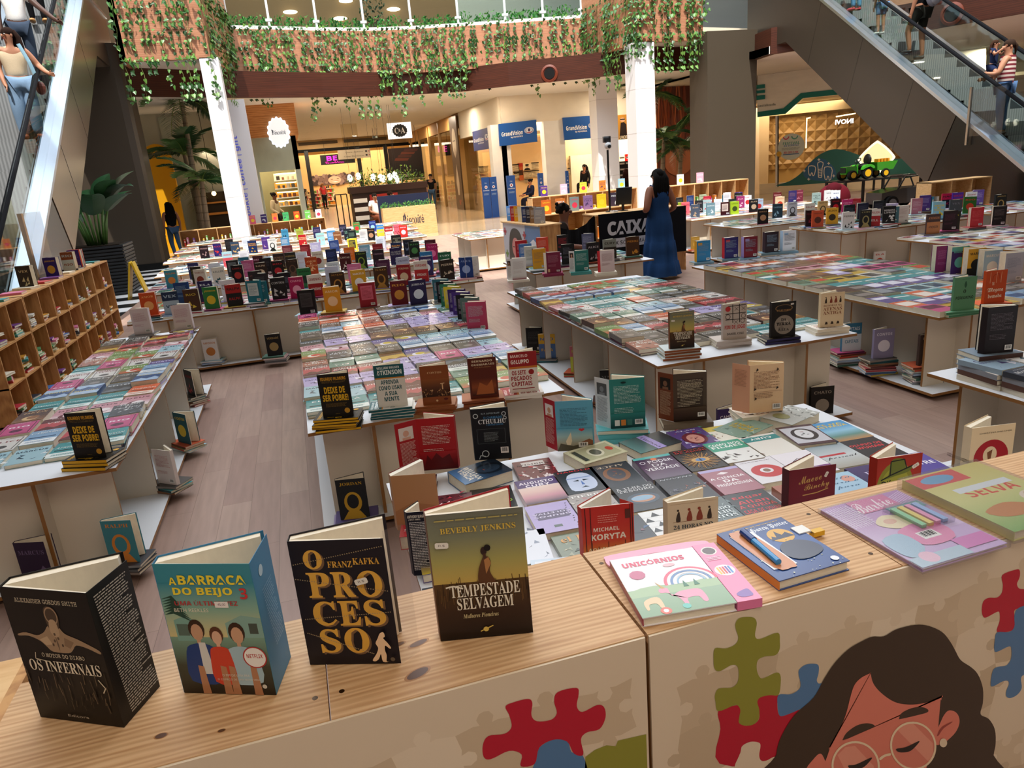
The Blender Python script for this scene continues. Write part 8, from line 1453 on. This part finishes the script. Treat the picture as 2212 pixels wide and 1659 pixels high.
for i, (c, t) in enumerate((('4a7ab8', 0), ('b8302c', 0), ('e0a428', 0), ('e6dcc0', 1), ('2a3a6a', 1), ('2a2a3a', 2), ('8a6a4a', 2), ('9a9aa0', 2))):
    A = field_art(c, 'e6e2da', 'b', i); p = Vector((a.x, a.y, 0)) + ux * (.1 + W * .85 * i / 8) + uy * .14; stand(upright_mesh(A, t=.03, mir=True, ang=20, one=True), '%s book upright on the puzzle counter, %s from the far end' % (cname(c), ORD[i]), Vector((p.x, p.y, .9806)), R(-38))
cx0, cx1, cy = 4.38, 5.9, 10.42
o = thing('cash_desk', 'cash desk with black cloth front reading CAIXA beside the blue dress', 'counter', (cx0, cy, 0))
f = MB(); f.box(0, 0, 0, .02, .5, .98, '#fff', 'pine_z'); f.box(cx1 - cx0 - .02, 0, 0, cx1 - cx0, .5, .98, '#fff', 'pine_z'); f.build('side_panel', o); f = MB(); f.box(-.01, -.01, .98, cx1 - cx0 + .01, .52, 1.0, '#fff', 'pine'); f.build('top_board', o)
w = cx1 - cx0 - .04; f = MB(); f.box(.04, -.02, .3, cx1 - cx0, -.008, 1.004, '#15151a', 'cloth'); f.build('cloth_front', o)
A = Art(w, .7); A.text('CAIXA', .33, .68, .5, .3, '#d2d1d5', 'b', bold=.03); A.rect(.08, .26, .72, .46, '#d2d1d5'); A.text('PIX SÓ NA MÁQUINA', .4, .36, .58, .12, '#1a1a1e', 'b'); f = MB(); A.emit(f, frame((.06, -.0205, .3), (1, 0, 0), (0, 0, 1), (0, -1, 0)), 'satin', 0, .001, bg=False); f.build('lettering', o)
e = Vector((b.x, b.y, 0)) + uy * .3
f = MB(); n = 18; g = [[Vector((e.x + (cx0 - e.x) * i / n, e.y + (cy + .05 - e.y) * i / n + .02 * math.sin(i * 1.3) * (1 - j / 6), (.93 + .07 * (i / n) ** 2 - .1 * math.sin(math.pi * i / n)) * (1 - j / 6) + .02 * (j / 6))) for i in range(n + 1)] for j in range(7)]
for j in range(6):
    for i in range(n): f.face([g[j][i], g[j][i + 1], g[j + 1][i + 1], g[j + 1][i]], '#101013', 'cloth')
tag(f.build('black_cloth', None, True), 'black cloth hung between the puzzle counter and the cash desk', 'cloth')
p, q_ = PZ(1234, 462, 1.0), PZ(1323, 449, 1.0)
shelfrow('dark pine shelves, behind the cashier', (p.x - .5, p.y + .3), (q_.x + .5, q_.y + .3), 1.0, 4, 2, .34); topbooks('dark pine shelves behind the cashier', (p.x - .4, p.y + .3), (q_.x + .6, q_.y + .3), 1.0, ['d86a2c', 'c9783a', '7a8a8c', '8a6a9a', 'e0c42c', '3a3040', '7a5a38'])
o = thing('camera_pole', 'black pole with a white camera head rising from the cash desk', 'camera', (4.78, 10.78, 1.0)); zt = PY(1337, 322, 10.78).z - 1
f = MB(); f.lathe([(.07, 0), (.07, .012), (.016, .02), (.016, zt)], '#131316', 'satin', 14); f.build('pole', o); f = MB(); f.ball((0, -.02, zt + .06), (.055, .06, .055), '#e6e6e8', 'gloss'); f.ball((0, -.07, zt + .05), (.03, .02, .03), '#1a1a1c', 'gloss'); f.box(-.05, -.02, zt + .11, .05, .06, zt + .2, '#26262a', 'satin'); f.build('camera_head', o, True)
o = thing('monitor', 'thin black screen on the cash desk seen from behind', 'monitor', (4.98, 10.72, 1.0)); f = MB(); f.box(-.13, -.01, .1, .13, .015, .36, '#17181b', 'satin', Matrix.Rotation(R(10), 4, 'X')); f.build('screen', o); f = MB(); f.box(-.06, -.05, 0, .06, .08, .012, '#222', 'satin'); f.box(-.02, .0, .012, .02, .02, .16, '#222', 'satin'); f.build('stand', o)
o = thing('card_reader', 'small white card terminal on the cash desk', 'terminal', (4.75, 10.55, 1.0)); f = MB(); f.box(-.04, -.06, 0, .04, .07, .03, '#d9dce0', 'satin'); f.build('case', o); f = MB(); f.box(-.03, .0, .0305, .03, .055, .032, '#2a3038', 'gloss'); f.build('display', o)
# ================================================================== plants
def blade(mb, base, dirv, L, w, droop, col, n=6, fold=.25):
    d = Vector(dirv).normalized(); s = d.cross(Vector((0, 0, 1))); s = s.normalized() if s.length > .05 else Vector((1, 0, 0)); P = []
    for i in range(n + 1):
        t = i / n; c = Vector(base) + d * L * t + Vector((0, 0, -droop * L * t * t)); ww = w * math.sin(math.pi * min(1, .12 + .88 * t) ** .8) if t < 1 else .001; P.append((c + s * ww + Vector((0, 0, ww * fold)), c, c - s * ww + Vector((0, 0, ww * fold))))
    for a, b in zip(P, P[1:]): mb.face([a[0], a[1], b[1], b[0]], col, 'leaf'); mb.face([a[1], a[2], b[2], b[1]], col, 'leaf')
o = thing('potted_plant', 'large leaved plant in a dark slatted square planter under the left escalator', 'plant', (-3.75, 16.25, 0)); f = MB(); f.box(-.5, -.45, 0, .5, .45, .9, '#24262a', 'satin')
for i in range(15): f.box(-.53, -.48, .02 + i * .064, .53, .48, .06 + i * .064, '#2f3338', 'satin')
f.build('planter', o); f = MB(); f.box(-.46, -.42, .9, .46, .42, .97, '#2a1f17'); f.build('soil', o); q = random.Random(5)
for i in range(15):
    t = i * 2.4; ex = Vector((math.cos(t), math.sin(t) - .35, 0)); h = q.uniform(.45, 1.0); f = MB(); b0 = Vector((.15 * ex.x, .12 * ex.y, .95)); b1 = b0 + ex * .3 * h + Vector((0, 0, h)); f.tube([b0, b0.lerp(b1, .5) + Vector((0, 0, .1)), b1], [.03, .022, .014], '#4f7a3a', 'leaf', 6); blade(f, b1, ex + Vector((0, 0, q.uniform(.5, 1.7))), q.uniform(.7, 1.0), q.uniform(.2, .28), q.uniform(.25, .6), q.choice(['#24502c', '#2f6236', '#1c4226']), 8); f.build('leaf', o, True)
def frond(mb, L, col, seed):
    q = random.Random(seed); n = 16; P = [Vector((L * t, 0, .42 * L * t - .78 * L * t * t)) for t in (i / n for i in range(n + 1))]; mb.tube(P, [.018 * (1 - i / (n + 1)) + .003 for i in range(n + 1)], '#7f9a4a', 'leaf', 5)
    for i in range(2, n + 1):
        for s in (-1, 1):
            for k in (0, .5):
                p = P[i].lerp(P[i - 1], k); d = Vector((.75, s * (1.0), -.25 + q.uniform(-.2, .15))); l = L * .36 * math.sin(math.pi * (i / n * .8 + .14)) + .05; e = p + d.normalized() * l + Vector((0, 0, -.14 * l)); m = p.lerp(e, .5) + Vector((0, 0, .05 * l)); w = Vector((.016, 0, .006)); mb.face([p - w, m - w * 1.3, e, m + w * 1.3, p + w], col, 'leaf')
FRM = []
for i, c in enumerate(('#2f5630', '#3f6a38', '#26482a', '#4a7a3e')): f = MB(); frond(f, 1.25, c, i); FRM.append(f.data('frond'))
def palm(label, x, y, h, n, lean=0, s=1.0, seed=1):
    q = random.Random(seed); o = thing('palm_tree', label, 'plant', (x, y, 0)); f = MB(); f.tube([(lean * t * t, 0, h * t) for t in (0, .25, .5, .75, 1)], [.1, .085, .08, .07, .05], '#8a7a66', 'matte', 10)
    for k in range(int(h / .22)): t = (k + .5) * .22 / h; f.tube([(lean * t * t, 0, h * t), (lean * t * t, 0, h * t + .02)], [.1 * (1 - .35 * t)] * 2, '#6a5a48', 'matte', 10)
    f.build('trunk', o)
    for k in range(n):
        c = link('frond', FRM[k % 4], o, (lean, 0, h)); c.rotation_euler = (0, R(-q.uniform(-25, 55)), 2 * math.pi * k / n + q.uniform(-.2, .2)); c.scale = (s, s, s)
def palm_at(label, px, py, y, n, s, seed, lean=.1): p = PY(px, py, y); palm(label, p.x - lean, y, p.z, n, lean, s, seed)
palm_at('tallest palm behind the pine shelves, its crown under the left balcony corner', 392, 215, 23, 11, 1.05, 1); palm_at('middle palm at the left, its crown beside the yellow arch', 398, 335, 23.4, 10, .95, 2, -.1); palm_at('shortest palm at the left, its crown in front of the lit bar', 436, 392, 22.6, 10, .9, 3)
palm_at('tall palm between the right white columns and the hair poster', 1412, 205, 24.6, 9, .95, 4); palm_at('pale trunked palm before the hair poster, left one', 1434, 300, 24.2, 10, .85, 5); palm_at('pale trunked palm before the hair poster, right one', 1472, 318, 24.2, 10, .85, 6); palm_at('dark palm beside the dark right pillar', 1510, 240, 24.8, 9, .9, 7)
# ivy trailing over the balcony
def ivy_mesh(L, seed, dens=34, spread=.05):
    f = MB(); q = random.Random(seed); x = 0; P = []
    for k in range(int(L / .1) + 1): P.append(Vector((x, q.uniform(-.03, .0), -k * .1))); x += q.uniform(-.025, .025)
    f.tube(P, .005, '#7a8a4a', 'leaf', 4); n = int(L * dens)
    for k in range(n):
        t = q.random() ** .85; z = -L * t; c = Vector((q.gauss(0, spread) + P[min(len(P) - 1, int(-z * 10))].x, -q.uniform(.01, .1), z)); s = q.uniform(.042, .072); a = q.uniform(-.9, .9); ty = q.uniform(-.9, .5); r = Matrix.Rotation(a, 3, 'Y') @ Matrix.Rotation(q.uniform(-.8, .8), 3, 'Z') @ Matrix.Rotation(ty, 3, 'X')
        f.face([c + r @ (Vector(v) * s) for v in ((0, 0, .55), (.5, 0, .8), (.72, .1, .3), (.4, .05, -.5), (0, -.08, -1.15), (-.4, .05, -.5), (-.72, .1, .3), (-.5, 0, .8))], q.choice(['#3c6c2e', '#507f38', '#2c5624', '#66903f', '#24461d']), 'leaf')
    return f.data('ivy_vine')
IV = [ivy_mesh(L, i, d, sp) for i, (L, d, sp) in enumerate(((.9, 20, .04), (1.3, 22, .05), (1.7, 22, .055), (2.0, 21, .06), (2.3, 19, .06), (2.6, 16, .05), (1.8, 30, .08), (2.2, 32, .1)))]
q = random.Random(31)
def ivy_line(a, b, z, n, pool, lab, grp):
    a, b = Vector((a.x, a.y, 0)), Vector((b.x, b.y, 0)); d = (b - a).normalized()
    for k in range(n):
        p = a.lerp(b, (k + q.random()) / n) + Vector((d.y, -d.x, 0)) * .02; p.z = z; o = link('ivy_vine', IV[q.choice(pool)], None, p, math.atan2(d.y, d.x)); tag(o, lab, 'plant', grp)
LI = 'green ivy vine trailing down the curved wooden balcony front'
for i, (a, b) in enumerate(zip(FB, FB[1:])): ivy_line(a, b, ZT + .1, [7, 8, 9, 9, 8, 7, 6, 6][i], [2, 3, 4, 5, 6, 7, 2] if i < 5 else [0, 1, 2, 3, 4, 6], LI, 'ivy on the curved balcony front')
ivy_line(LP[0], LP[1], 6.5, 11, [3, 4, 5, 5], 'green ivy vine hanging over the left balcony corner block', 'ivy on the left corner block'); ivy_line(LP[1], FB[0], 6.5, 12, [5, 7, 7, 6, 4], 'green ivy vine in the thick curtain beside the left white column', 'ivy curtain by the left column')
ivy_line(FB[-1], RP[0], 6.3, 16, [4, 5, 7, 6], 'green ivy vine in the thick curtain on the shaded side of the right block', 'ivy curtain on the right block side'); ivy_line(RP[0], RP[1], 6.6, 13, [4, 5, 5, 7], 'green ivy vine hanging over the right balcony corner block', 'ivy on the right corner block')
def bushm(seed, w=.5, h=.42, n=130, cols=('#3f8a3a', '#57a04a', '#2f6a2f', '#78b85a')):
    f = MB(); r = random.Random(seed)
    for k in range(n):
        t = r.random() * 6.28; u = r.random(); c = Vector((w * math.cos(t) * u ** .5, .2 * math.sin(t), h * r.random() * (1.1 - .5 * u))); s = r.uniform(.04, .07); m = Matrix.Rotation(r.uniform(-1.2, 1.2), 3, 'X') @ Matrix.Rotation(r.uniform(-1.5, 1.5), 3, 'Z') @ Matrix.Rotation(r.uniform(-1.2, 1.2), 3, 'Y'); f.face([c + m @ (Vector(v) * s) for v in ((0, 0, -1), (.5, 0, -.2), (.35, .1, .5), (0, .05, 1.1), (-.35, .1, .5), (-.5, 0, -.2))], r.choice(cols), 'leaf')
    return f.data('balcony_plant')
BM = [bushm(i) for i in range(4)]
for a, b in zip(FB, FB[1:]):
    for k in range(2): p = a.lerp(b, (k + .5) / 2); p.z = ZT + .02; p.y += .46; tag(link('balcony_plant', BM[q.randrange(4)], None, p), 'low green planting behind the balcony glass', 'plant', 'planting behind the balcony glass')
p = PY(806, 30, 25.5); o = thing('potted_shrub', 'dark leaved shrub standing upstairs behind the balcony glass', 'plant', (p.x, 25.5, 5.95)); link('foliage', bushm(9, .42, .9, 160, ('#1f3a24', '#2a4a2c', '#18301c')), o, (0, 0, .5)); f = MB(); f.lathe([(.2, 0), (.26, .5), (.22, .5)], '#4a3a30', 'satin', 16); f.build('pot', o)
# ================================================================== bakery kiosk and cafe, toys, small things
a, b = PY(826, 455, 22.6), PY(940, 443, 22.6); W = b.x - a.x; zt = .86
o = thing('kiosk_planter', 'pale wooden planter box with green plants and dark script, before the cafe', 'planter', (a.x, 22.6, 0)); f = MB(); f.box(0, 0, 0, W, .45, zt, '#fff', 'pine'); f.build('box', o); f = MB(); f.box(-.06, .45, 0, W - .1, .5, zt + .36, '#1c2540', 'satin'); f.build('backboard', o)
A = Art(W, zt); A.text('Biscoité', .55, .55, .42, .3, '#2a2f40', 'i'); A.line([(.4, .78), (.4, .5)], .012, '#2a2f40'); A.line([(.375, .72), (.425, .72)], .012, '#2a2f40'); f = MB(); A.emit(f, frame((0, -.004, 0), (1, 0, 0), (0, 0, 1), (0, -1, 0)), 'satin', 0, .001, bg=False); f.build('lettering', o)
for k in range(5): f = link('plants', BM[k % 4], o, (W * (k + .5) / 5, .22, zt - .05)); f.scale = (.38, .8, .5)
p, b = PY(722, 415, 27), PY(818, 415, 27); o = thing('cafe_kiosk', 'dark cafe kiosk with white bands and plants along its top', 'kiosk', (p.x, 27, 0)); W = PY(922, 415, 27).x - p.x
f = MB(); f.box(.6, 0, 0, W, 1.2, 1.28, '#2a1712', 'satin'); f.build('body', o); f = MB(); f.box(.55, -.04, 1.28, W + .05, 1.25, 1.5, '#34201a', 'satin'); f.build('counter_top', o)
f = MB()
for k in range(3): f.box(.62, -.03, .35 + .3 * k, 1.1, 0, .5 + .3 * k, '#e6e2dc', 'satin')
f.build('white_bands', o); f = MB(); f.box(1.2, -.03, .45, 2.2, 0, 1.2, '#9a2a20', 'satin'); f.ball((1.7, -.03, .75), (.4, .02, .16), '#c98a6a', 'satin'); f.build('poster', o)
f = MB()
for x in (0, .2, .4): f.tube([(x, -.1, 0), (x, -.1, 1.3)], .02, '#141414', 'satin', 6)
f.tube([(0, -.1, 1.3), (.4, -.1, 1.3)], .02, '#141414', 'satin', 6); f.build('rail', o)
for k in range(7): c = link('plants', bushm(20 + k, .5, .6, 110, ('#4a7a2f', '#6a8a2f', '#2f4a24', '#8a9a3a')), o, (.9 + k * (W - 1) / 6.5, .5, 1.46)); c.scale = (.8, 1, .8 + .3 * (k % 2))
for k in range(8): c = PY([756, 774, 806, 822, 828, 842, 853, 858][k], [385, 381, 383, 384, 386, 382, 378, 388][k], 27.6); f = MB(); f.ball((0, 0, 0), (.09, .05, .13), '#fff3dc', 'lamp'); f.tube([(0, 0, .12), (0, 0, 4.2 - c.z)], .006, '#1a1512', 'satin', 4); tag(f.build('pendant_lamp', None, False, c), 'white leaf patterned lamp hanging over the cafe kiosk', 'lamp', 'lamps over the cafe kiosk')
# wet floor sign
o = thing('floor_sign', 'yellow folding floor sign on the striped floor', 'sign', (-2.98, 15.0, 0)); 
for s in (-1, 1): f = MB(); f.prism([(s * .18, 0), (s * .155, 0), (s * .0, .66), (s * .03, .68)], -.14, .14, '#c9a41c', 'satin', frame((0, 0, 0), (1, 0, 0), (0, 0, 1), (0, -1, 0))); f.build('panel', o)
# ride-on toys
Y_ = 17; a = PY(1826, 392, Y_); o = thing('display_rack', 'black steel rack carrying the green toy tractor', 'rack', (a.x, Y_, 0)); zr = a.z; f = MB(); f.box(0, 0, zr - .04, 2.6, .8, zr, '#0e0e10', 'satin'); f.build('shelf', o); f = MB()
for x in (0, 1.25, 2.54):
    for y in (0, .74): f.box(x, y, 0, x + .06, y + .06, zr - .04, '#0e0e10', 'satin')
f.build('frame', o)
o = thing('toy_tractor', 'green ride-on toy tractor with yellow wheels and trailer on the black rack', 'toy', (a.x + .28, Y_ + .4, zr), R(-4)); GRN = '#3fa02c'
def wheel(x, y, r, w, hub='#e0b020'):
    X = frame((x, y, r), (1, 0, 0), (0, 0, 1), (0, -1, 0)); f = MB(); f.lathe([(r * .6, -w / 2), (r * .95, -w / 2), (r, -w * .3), (r, w * .3), (r * .95, w / 2), (r * .6, w / 2)], '#141414', 'matte', 20, X); t = f.build('wheel', o); f = MB(); f.lathe([(.001, -w * .55), (r * .6, -w * .55), (r * .6, w * .55), (.001, w * .55)], hub, 'satin', 16, X); f.build('hub', t)
for x, r in ((.1, .13), (.55, .16)):
    for y in (-.22, .22): wheel(x, y, r, .12)
for y in (-.2, .2): wheel(1.15, y, .12, .08)
f = MB(); f.box(-.02, -.13, .16, .34, .13, .36, GRN, 'gloss'); f.box(-.04, -.11, .2, -.02, .11, .34, '#26302a', 'gloss'); f.box(.34, -.2, .14, .75, .2, .24, '#1a1a1a', 'satin'); f.build('bonnet', o); f = MB()
for y in (-.24, .24): f.prism(spline([(.38, .26), (.44, .36), (.6, .39), (.72, .34), (.74, .28)], 3, False) + [(.7, .27), (.6, .33), (.46, .3)], -.06, .06, GRN, 'gloss', frame((0, y, 0), (1, 0, 0), (0, 0, 1), (0, -1, 0)))
f.build('mudguard', o); f = MB(); f.ball((.6, 0, .34), (.14, .15, .08), '#141414', 'satin'); f.ball((.72, 0, .5), (.05, .16, .16), '#141414', 'satin'); f.build('seat', o, True); f = MB(); f.tube([(.34, 0, .34), (.42, 0, .5)], .012, '#111', 'satin', 6); f.tube([(.42 + .09 * math.cos(t) * .6, .09 * math.sin(t), .5 + .09 * math.cos(t) * .7) for t in (2 * math.pi * k / 16 for k in range(17))], .012, '#111', 'satin', 6, False); f.build('steering_wheel', o)
f = MB(); f.mesh([(.9, -.2, .2), (1.4, -.2, .2), (1.4, .2, .2), (.9, .2, .2), (.85, -.24, .42), (1.5, -.24, .42), (1.5, .24, .42), (.85, .24, .42)], [(0, 3, 2, 1), (0, 1, 5, 4), (1, 2, 6, 5), (2, 3, 7, 6), (3, 0, 4, 7)], GRN, 'gloss'); f.build('trailer', o); f = MB()
for k in range(4): f.box(1.0 + .1 * k, -.08, .34, 1.06 + .1 * k, .08, .5, '#e0921c', 'gloss')
f.build('toy_load', o)
p = PY(1890, 402, 15.6); o = thing('toy_car', 'black ride-on toy jeep on the floor in front of the rack', 'toy', (p.x - .2, 15.4, 0), R(-8)); L = 1.3
f = MB(); f.prism([(0, .14), (0, .42), (.42, .48), (.55, .5), (.95, .5), (1.3, .5), (1.32, .14)], -.32, .32, '#18191c', 'gloss', frame((0, 0, 0), (1, 0, 0), (0, 0, 1), (0, -1, 0))); f.build('body', o); f = MB()
for y in (-.28, .28): f.tube([(.45, y, .48), (.62, y, .76), (1.15, y, .78), (1.28, y, .5)], .022, '#111214', 'gloss', 6)
f.tube([(.62, -.28, .76), (.62, .28, .76)], .02, '#111214', 'gloss', 6); f.tube([(1.15, -.28, .78), (1.15, .28, .78)], .02, '#111214', 'gloss', 6); f.build('roll_cage', o); f = MB(); f.mesh([(.44, -.27, .5), (.44, .27, .5), (.6, .27, .73), (.6, -.27, .73)], [(0, 1, 2, 3)], '#8a949c', 'plastic'); f.build('windscreen', o)
for x in (.25, 1.08):
    for y in (-.34, .34): wheel(x, y, .17, .12, '#7a7d82')
p = PY(1790, 400, 15.2); o = thing('toy_car', 'dark red padded ride-on toy beside the black rack', 'toy', (p.x - .3, 15.0, 0)); f = MB(); f.ball((.3, 0, .45), (.42, .3, .34), '#5a0f1c', 'cloth', 18); f.build('body', o, True); f = MB(); f.ball((.2, -.1, .66), (.2, .16, .16), '#4a0d18', 'cloth'); f.build('headrest', o, True)
for x in (.05, .6):
    for y in (-.24, .24): wheel(x, y, .14, .1, '#c9c9c9')
